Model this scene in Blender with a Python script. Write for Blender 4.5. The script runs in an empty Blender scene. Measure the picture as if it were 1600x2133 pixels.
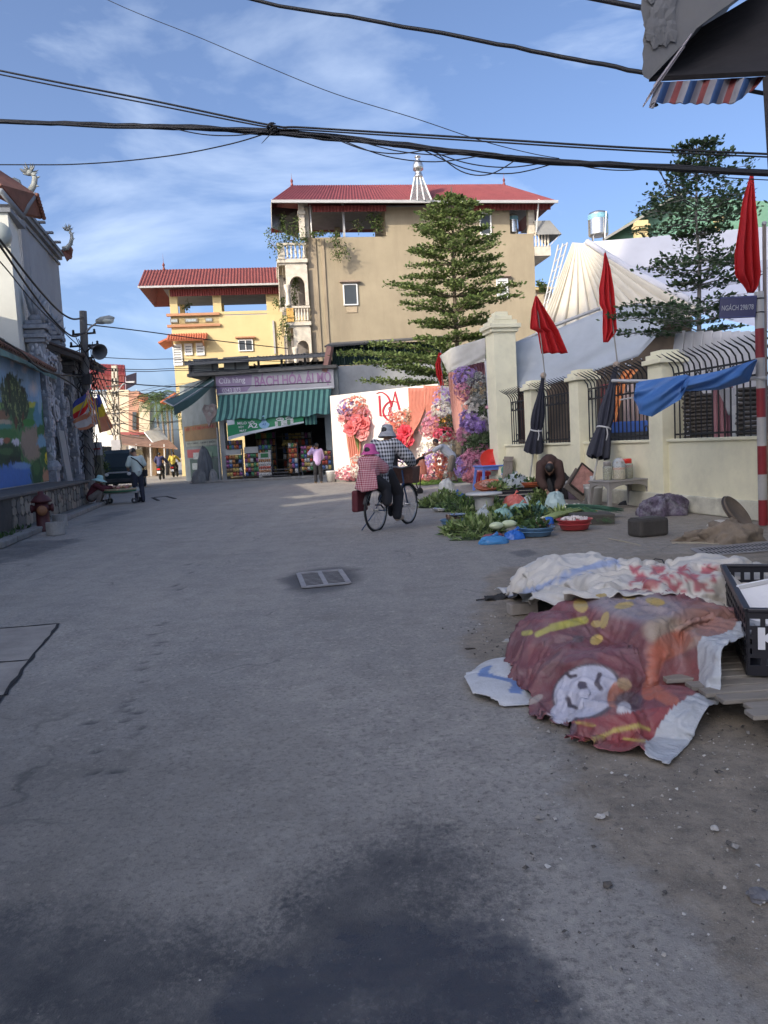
import bpy,bmesh,math,random
import numpy as np
from mathutils import Vector,Matrix,Euler,noise as mnoise
random.seed(7);rng=np.random.default_rng(7)
sc=bpy.context.scene
COL=sc.collection
rad=math.radians
# ------------------------------------------------------------------ camera
F,PITCH,ROLL,CAMH=1611.0,rad(4.9),rad(3.0),1.35
_fw=Vector((0,math.cos(PITCH),-math.sin(PITCH)));_u0=Vector((0,math.sin(PITCH),math.cos(PITCH)));_r0=Vector((1,0,0))
_R=_r0*math.cos(ROLL)-_u0*math.sin(ROLL);_U=_u0*math.cos(ROLL)+_r0*math.sin(ROLL)
cam=bpy.data.cameras.new('camera');co=bpy.data.objects.new('camera',cam);COL.objects.link(co)
cam.sensor_fit='VERTICAL';cam.sensor_height=24;cam.sensor_width=18;cam.lens=24*F/2133
cam.clip_start=.05;cam.clip_end=2000
mw=Matrix((_R,_U,-_fw)).transposed().to_4x4();mw.translation=(0,0,CAMH);co.matrix_world=mw
sc.camera=co
# ------------------------------------------------------------------ world, sun, exposure
SUN_EL,SUN_AZ=rad(29),rad(222)
w=bpy.data.worlds.new('World');sc.world=w;w.use_nodes=True
nt=w.node_tree;nt.nodes.clear()
out=nt.nodes.new('ShaderNodeOutputWorld');bg=nt.nodes.new('ShaderNodeBackground');sky=nt.nodes.new('ShaderNodeTexSky')
sky.sky_type='NISHITA';sky.sun_disc=False;sky.sun_elevation=SUN_EL;sky.sun_rotation=SUN_AZ
sky.air_density=.6;sky.dust_density=4.0;sky.ozone_density=3.2;sky.altitude=10
tc=nt.nodes.new('ShaderNodeTexCoord');mp=nt.nodes.new('ShaderNodeMapping')
mp.inputs['Scale'].default_value=(1.5,1.1,4.2);mp.inputs['Rotation'].default_value=(0,rad(24),rad(14));mp.inputs['Location'].default_value=(.6,1.7,.3)
n1=nt.nodes.new('ShaderNodeTexNoise');n1.inputs['Scale'].default_value=1.5;n1.inputs['Detail'].default_value=7;n1.inputs['Roughness'].default_value=.55;n1.inputs['Distortion'].default_value=.5
rp=nt.nodes.new('ShaderNodeValToRGB');rp.color_ramp.elements[0].position=.57;rp.color_ramp.elements[1].position=.86
rp.color_ramp.elements[1].color=(.50,.50,.50,1)
mx=nt.nodes.new('ShaderNodeMixRGB');mx.inputs['Color2'].default_value=(5.0,5.6,6.3,1)
nt.links.new(tc.outputs['Generated'],mp.inputs['Vector']);nt.links.new(mp.outputs[0],n1.inputs['Vector'])
nt.links.new(n1.outputs['Fac'],rp.inputs['Fac']);nt.links.new(rp.outputs[0],mx.inputs['Fac'])
nt.links.new(sky.outputs[0],mx.inputs['Color1']);nt.links.new(mx.outputs[0],bg.inputs['Color'])
bg.inputs['Strength'].default_value=.122
nt.links.new(bg.outputs[0],out.inputs['Surface'])
sl=bpy.data.lights.new('sun','SUN');sl.energy=2.0;sl.angle=rad(.5);sl.color=(1,.89,.72)
so=bpy.data.objects.new('sun',sl);COL.objects.link(so);so.location=(-20,-20,30)
SUND=Vector((math.sin(SUN_AZ)*math.cos(SUN_EL),math.cos(SUN_AZ)*math.cos(SUN_EL),math.sin(SUN_EL)))
so.rotation_euler=(-SUND).to_track_quat('-Z','Y').to_euler()
vs=sc.view_settings;vs.view_transform='Standard';vs.look='None';vs.gamma=1;vs.exposure=1.3;vs.use_curve_mapping=False
sc.render.engine='CYCLES';sc.cycles.use_denoising=True;sc.cycles.max_bounces=7;sc.cycles.transparent_max_bounces=12
sc.cycles.sample_clamp_indirect=6

# ------------------------------------------------------------------ helpers
def P(x,y,d):
    r=_fw+_R*((x-800)/F)+_U*((1066.5-y)/F);t=d/r.y
    return Vector((t*r.x,d,CAMH+t*r.z))
def G(x,y,z=0.):
    r=_fw+_R*((x-800)/F)+_U*((1066.5-y)/F);t=(z-CAMH)/r.z
    return Vector((t*r.x,t*r.y,z))
V=Vector
WM={}
def RZ(a):return Matrix.Rotation(a,4,'Z')
def LOC(p):return Matrix.Translation(V(p))
def frame(o,ax,ay=None):
    """matrix with local x along ax, z up-ish"""
    x=V(ax).normalized();z=V((0,0,1)) if ay is None else V(ay)
    y=z.cross(x).normalized();z=x.cross(y)
    m=Matrix((x,y,z)).transposed().to_4x4();m.translation=V(o);return m
def thing(name,label,cat,loc=(0,0,0),rz=0.,group=None):
    o=bpy.data.objects.new(name,None);COL.objects.link(o);o.empty_display_size=.1
    o.location=loc;o.rotation_euler=(0,0,rz);WM[o]=LOC(loc) @ RZ(rz)
    o['label']=label;o['category']=cat
    if group:o['group']=group
    return o
def tag(o,label=None,cat=None,group=None,kind=None):
    for k,v_ in (('label',label),('category',cat),('group',group),('kind',kind)):
        if v_:o[k]=v_
    return o
def link(name,me,parent=None,world=False):
    o=bpy.data.objects.new(name,me);COL.objects.link(o)
    if parent is not None:
        o.parent=parent
        if world:o.matrix_parent_inverse=WM[parent].inverted();WM[o]=Matrix()
        else:WM[o]=WM[parent]
    else:WM[o]=Matrix()
    return o
def copy_tree(o,parent=None,**kw):
    c=o.copy();COL.objects.link(c);c.parent=parent
    for ch in list(o.children):copy_tree(ch,c)
    for k,v_ in kw.items():c[k]=v_
    return c
def inst(o,parent,m):
    """another piece sharing o's mesh, at matrix m in the parent's frame"""
    c=o.copy();COL.objects.link(c);c.parent=parent;c.matrix_parent_inverse=Matrix();c.matrix_basis=m;return c
class MB:
    def __init__(s):s.v=[];s.f=[];s.m=[];s.c=[]
    def add(s,vs_,fs,mi=0,M=None):
        n=len(s.v)
        if M is not None:vs_=[M @ V(p) for p in vs_]
        s.v+=[tuple(p) for p in vs_];s.f+=[tuple(i+n for i in f) for f in fs];s.m+=[mi]*len(fs);return s
    def box(s,c,size,rz=0.,mi=0,M=None,top=1.):
        hx,hy,hz=size[0]/2,size[1]/2,size[2]/2
        vs_=[V((x*hx*(top if z>0 else 1),y*hy*(top if z>0 else 1),z*hz)) for z in (-1,1) for y in (-1,1) for x in (-1,1)]
        m=LOC(c) @ RZ(rz)
        if M is not None:m=M @ m
        return s.add([m @ p for p in vs_],[(0,2,3,1),(4,5,7,6),(0,1,5,4),(2,6,7,3),(0,4,6,2),(1,3,7,5)],mi)
    def bar(s,a,b,wd,ht=None,mi=0,up=(0,0,1)):
        a,b=V(a),V(b);ht=ht or wd;x=(b-a);L=x.length;x.normalize();u=V(up)
        if abs(x.dot(u))>.98:u=V((0,1,0))
        y=u.cross(x).normalized();z=x.cross(y)
        m=Matrix((x,y,z)).transposed().to_4x4();m.translation=(a+b)/2
        return s.box((0,0,0),(L,wd,ht),M=m,mi=mi)
    def tube(s,pts,r,n=8,mi=0,cap=True,M=None,flat=1.):
        pts=[V(p) for p in pts]
        if M is not None:pts=[M @ p for p in pts]
        k=len(pts);rr=[r]*k if isinstance(r,(int,float)) else list(r)
        vs_=[];fs=[];prev=None
        for i in range(k):
            t=(pts[min(i+1,k-1)]-pts[max(i-1,0)])
            t=t.normalized() if t.length>1e-9 else V((0,0,1))
            if prev is None:
                a=V((0,0,1)) if abs(t.z)<.9 else V((1,0,0));xx=t.cross(a).normalized()
            else:
                xx=(prev-t*prev.dot(t));xx=xx.normalized() if xx.length>1e-6 else prev
            yy=t.cross(xx);prev=xx
            for j in range(n):
                a=2*math.pi*j/n;vs_.append(pts[i]+(xx*math.cos(a)*flat+yy*math.sin(a))*rr[i])
        for i in range(k-1):
            for j in range(n):
                j2=(j+1) % n;fs.append((i*n+j,i*n+j2,(i+1)*n+j2,(i+1)*n+j))
        if cap:fs+=[tuple(reversed(range(n))),tuple((k-1)*n+j for j in range(n))]
        return s.add(vs_,fs,mi)
    def lathe(s,prof,c=(0,0,0),n=16,mi=0,M=None,cap=True,sx=1.,sy=1.,wob=None):
        vs_=[];fs=[];k=len(prof)
        m=LOC(c)
        if M is not None:m=M @ m
        for i,(r,z) in enumerate(prof):
            for j in range(n):
                a=2*math.pi*j/n;q=r*(wob(a,i) if wob else 1)
                vs_.append(m @ V((q*math.cos(a)*sx,q*math.sin(a)*sy,z)))
        for i in range(k-1):
            for j in range(n):
                j2=(j+1) % n;fs.append((i*n+j,i*n+j2,(i+1)*n+j2,(i+1)*n+j))
        if cap:fs+=[tuple(reversed(range(n))),tuple((k-1)*n+j for j in range(n))]
        return s.add(vs_,fs,mi)
    def prism(s,poly,M,depth,mi=0):
        n=len(poly)
        vs_=[M @ V((p[0],p[1],z)) for z in (0,depth) for p in poly]
        fs=[tuple(reversed(range(n))),tuple(range(n,2*n))]+[(i,(i+1) % n,n+(i+1) % n,n+i) for i in range(n)]
        return s.add(vs_,fs,mi)
    def grid(s,fn,nu,nv,mi=0,closed_u=False):
        vs_=[V(fn(i/nu,j/nv)) for j in range(nv+1) for i in range(nu+1)]
        w_=nu+1
        return s.add(vs_,[(j*w_+i,j*w_+i+1,(j+1)*w_+i+1,(j+1)*w_+i) for j in range(nv) for i in range(nu)],mi)
    def ell(s,c,r,n=12,k=8,mi=0,M=None):
        if isinstance(r,(int,float)):r=(r,r,r)
        m=LOC(c)
        if M is not None:m=m @ M
        vs_=[m @ V((0,0,-r[2]))];fs=[]
        for i in range(1,k):
            a=math.pi*i/k-math.pi/2
            for j in range(n):
                b=2*math.pi*j/n;vs_.append(m @ V((r[0]*math.cos(a)*math.cos(b),r[1]*math.cos(a)*math.sin(b),r[2]*math.sin(a))))
        vs_.append(m @ V((0,0,r[2])));L=len(vs_)-1
        for j in range(n):
            j2=(j+1) % n
            fs.append((0,1+j2,1+j));fs.append((L,1+(k-2)*n+j,1+(k-2)*n+j2))
            for i in range(k-2):fs.append((1+i*n+j,1+i*n+j2,1+(i+1)*n+j2,1+(i+1)*n+j))
        return s.add(vs_,fs,mi)
    def mesh(s,name,mats,smooth=False):
        me=bpy.data.meshes.new(name);me.from_pydata([tuple(p) for p in s.v],[],s.f)
        for m in (mats if isinstance(mats,(list,tuple)) else [mats]):me.materials.append(m)
        if any(s.m):me.polygons.foreach_set('material_index',s.m)
        if smooth:me.polygons.foreach_set('use_smooth',[True]*len(me.polygons))
        me.update();return me
    def build(s,name,mats,parent=None,smooth=False,world=False,bevel=0,solid=0,sub=0):
        o=link(name,s.mesh(name,mats,smooth),parent,world)
        if solid:md=o.modifiers.new('solid','SOLIDIFY');md.thickness=solid;md.offset=0
        if sub:md=o.modifiers.new('sub','SUBSURF');md.levels=sub;md.render_levels=sub
        if bevel:md=o.modifiers.new('bevel','BEVEL');md.width=bevel;md.segments=2;md.limit_method='ANGLE';md.angle_limit=rad(40)
        return o
def setcol(o,cols):
    """per-vertex colour (a painted or printed picture)"""
    at=o.data.color_attributes.new('Col','FLOAT_COLOR','POINT')
    a=np.ones((len(o.data.vertices),4),dtype=np.float32);a[:,:3]=np.asarray(cols,dtype=np.float32)[:,:3]
    at.data.foreach_set('color',a.ravel())
def s2l(*c):
    f=lambda u:(u/255/12.92 if u/255<=.04045 else ((u/255+.055)/1.055)**2.4)
    return tuple(f(u) for u in c)
MATS={}
def mat(name,col,rough=.75,var=.18,scale=2.5,bump=.15,bscale=30,metal=0.,dirt=0.,dcol=(.09,.08,.065),dscale=.9,trans=0.,spec=.5,attr=None,streak=0.,alpha=1.,stretch=(1,1,1)):
    if name in MATS:return MATS[name]
    m=bpy.data.materials.new(name);m.use_nodes=True;MATS[name]=m
    t=m.node_tree;N=t.nodes;L=t.links;b=N['Principled BSDF']
    b.inputs['Roughness'].default_value=rough;b.inputs['Metallic'].default_value=metal;b.inputs['Specular IOR Level'].default_value=spec
    tc=N.new('ShaderNodeTexCoord');mp=N.new('ShaderNodeMapping');mp.inputs['Scale'].default_value=stretch
    L.new(tc.outputs['Object'],mp.inputs['Vector'])
    n=N.new('ShaderNodeTexNoise');n.inputs['Scale'].default_value=scale;n.inputs['Detail'].default_value=6;n.inputs['Roughness'].default_value=.62
    L.new(mp.outputs[0],n.inputs['Vector'])
    ra=N.new('ShaderNodeMapRange');ra.inputs[1].default_value=.28;ra.inputs[2].default_value=.72;ra.inputs[3].default_value=1-var;ra.inputs[4].default_value=1+var*.7
    L.new(n.outputs['Fac'],ra.inputs[0])
    mu=N.new('ShaderNodeMixRGB');mu.blend_type='MULTIPLY';mu.inputs['Fac'].default_value=1
    if attr:
        a=N.new('ShaderNodeAttribute');a.attribute_name=attr;L.new(a.outputs['Color'],mu.inputs['Color1'])
    else:mu.inputs['Color1'].default_value=(*col[:3],1)
    L.new(ra.outputs[0],mu.inputs['Color2']);last=mu.outputs[0]
    if dirt>0:
        d=N.new('ShaderNodeTexNoise');d.inputs['Scale'].default_value=dscale;d.inputs['Detail'].default_value=8;d.inputs['Roughness'].default_value=.7
        if streak:
            m2=N.new('ShaderNodeMapping');m2.inputs['Scale'].default_value=(1,1,1-streak);L.new(tc.outputs['Object'],m2.inputs['Vector']);L.new(m2.outputs[0],d.inputs['Vector'])
        else:L.new(tc.outputs['Object'],d.inputs['Vector'])
        r2=N.new('ShaderNodeMapRange');r2.inputs[1].default_value=.46;r2.inputs[2].default_value=.74;r2.inputs[3].default_value=0;r2.inputs[4].default_value=dirt
        L.new(d.outputs['Fac'],r2.inputs[0])
        mm=N.new('ShaderNodeMixRGB');mm.inputs['Color2'].default_value=(*dcol,1);L.new(r2.outputs[0],mm.inputs['Fac']);L.new(last,mm.inputs['Color1']);last=mm.outputs[0]
    L.new(last,b.inputs['Base Color'])
    if bump>0:
        bn=N.new('ShaderNodeTexNoise');bn.inputs['Scale'].default_value=bscale;bn.inputs['Detail'].default_value=4
        L.new(mp.outputs[0],bn.inputs['Vector'])
        bp=N.new('ShaderNodeBump');bp.inputs['Strength'].default_value=bump;bp.inputs['Distance'].default_value=.02
        L.new(bn.outputs['Fac'],bp.inputs['Height']);L.new(bp.outputs[0],b.inputs['Normal'])
    if alpha<1:b.inputs['Alpha'].default_value=alpha
    if trans>0:
        tr=N.new('ShaderNodeBsdfTranslucent');ms=N.new('ShaderNodeMixShader');ms.inputs[0].default_value=trans
        L.new(last,tr.inputs['Color']);L.new(b.outputs[0],ms.inputs[1]);L.new(tr.outputs[0],ms.inputs[2])
        L.new(ms.outputs[0],N['Material Output'].inputs['Surface'])
    return m
def glassmat(name,col=(.05,.06,.07),rough=.08):
    return mat(name,col,rough,var=.05,bump=.02,bscale=3,spec=.8)
def clear(name,col=(1,1,1),mixf=.7):
    if name in MATS:return MATS[name]
    m=bpy.data.materials.new(name);m.use_nodes=True;MATS[name]=m;t=m.node_tree;N=t.nodes;L=t.links
    b=N['Principled BSDF'];b.inputs['Base Color'].default_value=(*col,1);b.inputs['Roughness'].default_value=.25
    tr=N.new('ShaderNodeBsdfTransparent');tr.inputs['Color'].default_value=(*[.5+.5*c for c in col],1);ms=N.new('ShaderNodeMixShader');ms.inputs[0].default_value=mixf
    L.new(b.outputs[0],ms.inputs[1]);L.new(tr.outputs[0],ms.inputs[2]);L.new(ms.outputs[0],N['Material Output'].inputs['Surface']);return m
def text_mesh(s,size=1.,extrude=.004,align='LEFT',shear=0.,bold=0.,spacing=1.):
    cu=bpy.data.curves.new('t','FONT');cu.body=s;cu.size=size;cu.extrude=extrude;cu.align_x=align;cu.shear=shear;cu.offset=bold;cu.space_character=spacing
    cu.resolution_u=4
    o=bpy.data.objects.new('t',cu);COL.objects.link(o)
    me=bpy.data.meshes.new_from_object(o.evaluated_get(bpy.context.evaluated_depsgraph_get()))
    bpy.data.objects.remove(o);bpy.data.curves.remove(cu);return me
def lettering(name,s,m,parent,M,width=None,height=None,world=False,**kw):
    """a line of letters in local XY of M, scaled to the given width and height"""
    me=text_mesh(s,**kw);me.materials.clear();me.materials.append(m);me.name=name
    xs=[v.co.x for v in me.vertices];ys=[v.co.y for v in me.vertices]
    sx=width/(max(xs)-min(xs)) if width else 1;sy=height/(max(ys)-min(ys)) if height else sx
    me.transform(Matrix.Diagonal((sx,sy,1,1)) @ LOC((-min(xs),-min(ys),0)));me.transform(M)
    return link(name,me,parent,world)
def bake(o):
    """apply modifiers"""
    dg=bpy.context.evaluated_depsgraph_get();me=bpy.data.meshes.new_from_object(o.evaluated_get(dg));o.modifiers.clear();o.data=me;return o
def smoothstep(a,b,x):
    t=np.clip((x-a)/(b-a),0,1);return t*t*(3-2*t)
def leaves_mesh(name,cen,dirs,size,m,wid=.5,fold=.25,seed=1):
    """one leaf (two triangles folded along the rib) at each centre; cen (n,3), dirs (n,3), size scalar or (n,)"""
    r=np.random.default_rng(seed);n=len(cen);cen=np.asarray(cen,float);d=np.asarray(dirs,float)
    d=d/np.maximum(np.linalg.norm(d,axis=1,keepdims=True),1e-6)
    a=r.normal(size=(n,3));a[:,2]+=1.2
    sdir=np.cross(d,a);sdir/=np.maximum(np.linalg.norm(sdir,axis=1,keepdims=True),1e-6)
    up=np.cross(sdir,d);L=(np.ones(n)*size*r.uniform(.65,1.25,n))[:,None]
    p0=cen;p2=cen+d*L;mid=cen+d*L*.5-up*L*fold*.4
    p1=mid+sdir*L*wid*.5+up*L*fold*.4;p3=mid-sdir*L*wid*.5+up*L*fold*.4
    v_=np.stack([p0,p1,p2,p3],1).reshape(-1,3)
    i=np.arange(n)*4;f=np.stack([np.stack([i,i+1,i+2],1),np.stack([i,i+2,i+3],1)],1).reshape(-1,3)
    me=bpy.data.meshes.new(name);me.vertices.add(len(v_));me.vertices.foreach_set('co',v_.astype(np.float32).ravel())
    me.loops.add(f.size);me.loops.foreach_set('vertex_index',f.ravel().astype(np.int32))
    me.polygons.add(len(f));me.polygons.foreach_set('loop_start',(np.arange(len(f))*3).astype(np.int32));me.polygons.foreach_set('loop_total',np.full(len(f),3,dtype=np.int32))
    me.update(calc_edges=True);me.materials.append(m)
    c=np.repeat(r.uniform(.55,1.35,n),4);at=me.color_attributes.new('Var','FLOAT_COLOR','POINT')
    ca=np.ones((len(v_),4),np.float32);ca[:,0]=c;ca[:,1]=np.repeat(r.uniform(0,1,n),4);at.data.foreach_set('color',ca.ravel())
    return me
def leafmat(name,c1,c2,trans=.35,rough=.55):
    if name in MATS:return MATS[name]
    m=bpy.data.materials.new(name);m.use_nodes=True;MATS[name]=m;t=m.node_tree;N=t.nodes;L=t.links;b=N['Principled BSDF']
    b.inputs['Roughness'].default_value=rough;b.inputs['Specular IOR Level'].default_value=.35
    a=N.new('ShaderNodeAttribute');a.attribute_name='Var';sp=N.new('ShaderNodeSeparateColor');L.new(a.outputs['Color'],sp.inputs[0])
    mx=N.new('ShaderNodeMixRGB');mx.inputs['Color1'].default_value=(*c1,1);mx.inputs['Color2'].default_value=(*c2,1);L.new(sp.outputs[1],mx.inputs['Fac'])
    mu=N.new('ShaderNodeMixRGB');mu.blend_type='MULTIPLY';mu.inputs['Fac'].default_value=1;L.new(mx.outputs[0],mu.inputs['Color1']);L.new(sp.outputs[0],mu.inputs['Color2'])
    L.new(mu.outputs[0],b.inputs['Base Color'])
    tr=N.new('ShaderNodeBsdfTranslucent');ms=N.new('ShaderNodeMixShader');ms.inputs[0].default_value=trans
    L.new(mu.outputs[0],tr.inputs['Color']);L.new(b.outputs[0],ms.inputs[1]);L.new(tr.outputs[0],ms.inputs[2]);L.new(ms.outputs[0],N['Material Output'].inputs['Surface']);return m
def fbm(x,y,s=1.,o=4,seed=0):
    t=0;a=.5
    for k in range(o):
        t+=a*mnoise.noise((x*s+seed*7.3,y*s-seed*3.1,seed*1.7));s*=2.1;a*=.5
    return t
def npnoise(X,Y,s=1.,o=4,seed=0):
    return np.vectorize(lambda a,b:fbm(a,b,s,o,seed))(X,Y)
# ------------------------------------------------------------------ ground
def _axis(*segs):
    a=[]
    for lo,hi,st in segs:a+=list(np.arange(lo,hi-1e-6,st))
    return np.array(a+[segs[-1][1]])
gx=_axis((-600,-60,90),(-60,-12,6),(-12,-3.4,.25),(-3.4,3.4,.04),(3.4,12,.2),(12,60,6),(60,600,90))
gy=_axis((-400,-20,60),(-20,.4,1.7),(.4,6.4,.04),(6.4,16,.12),(16,60,1.),(60,600,60))
GX,GY=np.meshgrid(gx,gy)
def vnoise(X,Y,s,seed=0,o=3):
    """cheap value noise on arrays"""
    r=np.random.default_rng(seed);tab=r.uniform(-1,1,(256,256));t=np.zeros_like(X,dtype=float);a=.6
    for k in range(o):
        x=X*s;y=Y*s;xi=np.floor(x).astype(int);yi=np.floor(y).astype(int);fx=x-xi;fy=y-yi
        fx=fx*fx*(3-2*fx);fy=fy*fy*(3-2*fy);g=lambda i,j:tab[(yi+j) % 256,(xi+i) % 256]
        t+=a*((g(0,0)*(1-fx)+g(1,0)*fx)*(1-fy)+(g(0,1)*(1-fx)+g(1,1)*fx)*fy);s*=2.17;a*=.55
    return t
near=1-smoothstep(12,40,np.hypot(GX,GY))
GZ=(vnoise(GX,GY,.35,1,2)*.012+vnoise(GX,GY,3.,2,3)*.0035)*near
def polydist(X,Y,pts):
    """signed-ish inside mask (1 inside) of a polygon and distance to its edge"""
    pts=np.array([(p[0],p[1]) for p in pts]);ins=np.zeros(X.shape,bool);dm=np.full(X.shape,1e9)
    for (x1,y1),(x2,y2) in zip(pts,np.roll(pts,-1,0)):
        c=((y1>Y) !=(y2>Y)) & (X<(x2-x1)*(Y-y1)/((y2-y1) if y2 !=y1 else 1e-9)+x1);ins ^=c
        L=(x2-x1)**2+(y2-y1)**2;t=np.clip(((X-x1)*(x2-x1)+(Y-y1)*(y2-y1))/L,0,1)
        dm=np.minimum(dm,np.hypot(X-x1-t*(x2-x1),Y-y1-t*(y2-y1)))
    return np.where(ins,dm,-dm)
g2=lambda*ps:[G(*p)[:2] for p in ps]
wob=vnoise(GX,GY,1.6,5,4)
# wet, darker foreground
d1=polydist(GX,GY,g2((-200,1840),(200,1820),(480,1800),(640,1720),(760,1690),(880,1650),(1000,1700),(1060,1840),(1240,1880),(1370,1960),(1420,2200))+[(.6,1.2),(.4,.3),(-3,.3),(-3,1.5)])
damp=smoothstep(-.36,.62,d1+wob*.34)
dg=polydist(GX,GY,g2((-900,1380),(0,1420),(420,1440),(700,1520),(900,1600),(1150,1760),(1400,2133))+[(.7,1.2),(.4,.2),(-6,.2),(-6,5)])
near_dark=smoothstep(-.5,1.5,dg+wob*.5)  # broad soft darkening of the road towards the near left
d2=polydist(GX,GY,g2((330,2010),(560,1950),(760,1890),(900,1890),(1030,1860),(1230,1900),(1330,1990),(1360,2160))+[(.5,1.2),(.3,.3),(-.5,.3)])
wet=smoothstep(-.08,.30,d2+wob*.20)
# water run from the hydrant and stains on the road
for pts,s in ((((-40,1150),(60,1118),(120,1122),(190,1105),(180,1125),(110,1150),(60,1165),(-40,1190)),.5),
               (((150,1096),(200,1072),(300,1056),(280,1066),(230,1082),(180,1098)),.5),
               (((560,1215),(600,1195),(640,1190),(735,1187),(760,1196),(740,1212),(690,1222),(610,1228)),.30),
               (((1050,1150),(1110,1142),(1130,1155),(1090,1166)),.12)):
    damp=np.maximum(damp,.8*smoothstep(-s*.3,s*.5,polydist(GX,GY,g2(*pts))+wob*s*.5))
# earth and dirt at the right-hand side
d3=polydist(GX,GY,g2((1020,1180),(940,1285),(1000,1400),(1090,1500),(1160,1590),(1190,1690),(1230,1800),(1330,1930),(1440,2133))+[(.75,1.3),(.7,.3),(6,.3),(6,8),(3.5,8.5)])
dirt=smoothstep(-.18,.30,d3+wob*.22)
d4=polydist(GX,GY,g2((880,1060),(900,1120),(1060,1165),(1500,1200),(1700,1200),(1700,1080),(1300,1010),(1000,1000)))
dirt=np.maximum(dirt,.55*smoothstep(-.6,.8,d4+wob*.6))
# dusty pale bands and the row of holes along the old joint
pale=smoothstep(.1,.75,vnoise(GX,GY*.6,.5,9,4)+.25)
hole=np.zeros_like(GX)
a_,b_=G(440,1095),G(196,1650)
rr=random.Random(3)
for k in range(70):
    t=rr.random()**.6;p=a_.lerp(b_,t);r=rr.uniform(.012,.034);x0=p.x+rr.gauss(0,.05);y0=p.y+rr.gauss(0,.05)
    hole=np.maximum(hole,1-smoothstep(.5,1.,np.hypot((GX-x0)/(r*1.5),(GY-y0)/r)))
dr_=polydist(GX,GY,g2((578,1213),(600,1196),(650,1184),(715,1176),(768,1186),(770,1200),(744,1219),(700,1234),(640,1240),(592,1230)));GZ*=smoothstep(.5,1.2,np.hypot(GX+.66,GY-7.94));GZ-=hole*.012;hole=np.maximum(hole,.85*smoothstep(-.08,.14,dr_+wob*.16));GZ+=dirt*vnoise(GX,GY,9.,12,3)*.006
GZ-=wet*.006
nyg,nxg=GX.shape
vs_=np.stack([GX,GY,GZ],-1).reshape(-1,3)
ii=np.arange(nyg*nxg).reshape(nyg,nxg);fq=np.stack([ii[:-1,:-1],ii[:-1,1:],ii[1:,1:],ii[1:,:-1]],-1).reshape(-1,4)
gm=bpy.data.meshes.new('ground');gm.from_pydata(vs_.tolist(),[],fq.tolist());gm.polygons.foreach_set('use_smooth',[True]*len(gm.polygons))
ground=link('ground',gm);ground['kind']='structure'
for nm,arrs in (('Mask',(damp,dirt,wet)),('Mask2',(pale,hole,near_dark))):
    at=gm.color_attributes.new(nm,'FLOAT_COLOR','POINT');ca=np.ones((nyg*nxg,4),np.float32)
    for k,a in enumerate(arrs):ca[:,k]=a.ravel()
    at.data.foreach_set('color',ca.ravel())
m=bpy.data.materials.new('road_surface');m.use_nodes=True;gm.materials.append(m);t=m.node_tree;N=t.nodes;L=t.links;b=N['Principled BSDF']
def nd(k,**kw):
    n=N.new('ShaderNode'+k)
    for a,v_ in kw.items():n.inputs[a].default_value=v_
    return n
def mixc(fac,c1,c2,bt='MIX'):
    n=N.new('ShaderNodeMixRGB');n.blend_type=bt
    for i,v_ in (('Fac',fac),('Color1',c1),('Color2',c2)):
        if hasattr(v_,'links'):L.new(v_,n.inputs[i])
        else:n.inputs[i].default_value=v_ if isinstance(v_,float) else (*v_,1)
    return n.outputs[0]
def rng_(v_,a,b_,c=0.,d=1.):
    n=N.new('ShaderNodeMapRange');L.new(v_,n.inputs[0])
    for i,q in enumerate((a,b_,c,d)):n.inputs[i+1].default_value=q
    n.clamp=True;return n.outputs[0]
def mth(op,a,b_):
    n=N.new('ShaderNodeMath');n.operation=op
    for i,v_ in enumerate((a,b_)):
        if hasattr(v_,'links'):L.new(v_,n.inputs[i])
        else:n.inputs[i].default_value=v_
    return n.outputs[0]
tcn=nd('TexCoord');geo=tcn.outputs['Object']
def nz(scale,det=6,rough=.6,stretch=None):
    n=nd('TexNoise',Scale=scale,Detail=det,Roughness=rough);src=geo
    if stretch:
        mpn=nd('Mapping');mpn.inputs['Scale'].default_value=stretch;L.new(geo,mpn.inputs['Vector']);src=mpn.outputs[0]
    L.new(src,n.inputs['Vector']);return n.outputs['Fac']
def att(nm):
    a=nd('Attribute');a.attribute_name=nm;s=nd('SeparateColor');L.new(a.outputs['Color'],s.inputs[0]);return s.outputs
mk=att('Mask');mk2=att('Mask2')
big=nz(.45);mid=nz(3.5);fine=nz(38,5,.7);grain=nz(190,3,.7);speck=nz(60,4,.75,(1,.8,1))
c=mixc(rng_(big,.3,.7),(.27,.275,.285),(.35,.35,.355))
c=mixc(mth('MULTIPLY',mk2[0],.55),c,(.42,.415,.41))
c=mixc(rng_(nz(.16,4,.6),.35,.68,0,.5),c,(.23,.235,.245));c=mixc(rng_(mid,.42,.70,0,.55),c,(.185,.185,.19));c=mixc(rng_(nz(7.5,7,.72),.50,.72,0,.55),c,(.43,.425,.415));c=mixc(rng_(nz(13,6,.75),.56,.70,0,.6),c,(.15,.15,.155))
pt=nz(1.1,8,.68);c=mixc(rng_(pt,.53,.66,0,.45),c,(.18,.178,.175))
c=mixc(rng_(nz(1.7,8,.7,(1,.35,1)),.57,.72,0,.4),c,(.45,.44,.42))
c=mixc(rng_(fine,.50,.68,0,.8),c,(.115,.115,.12));c=mixc(rng_(nz(21,5,.7),.55,.68,0,.6),c,(.50,.49,.47))
c=mixc(rng_(grain,.56,.74,0,.7),c,(.52,.51,.49))
c=mixc(rng_(nz(2.0,6,.65,(1,.10,1)),.48,.70,0,.35),c,(.40,.395,.38));c=mixc(rng_(nz(85,3,.6),.60,.72,0,.7),c,(.09,.09,.09));c=mixc(mth('MULTIPLY',mk2[2],.45),c,(.115,.113,.11));c=mixc(.999,c,(1.0,.93,.82),'MULTIPLY')
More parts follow.
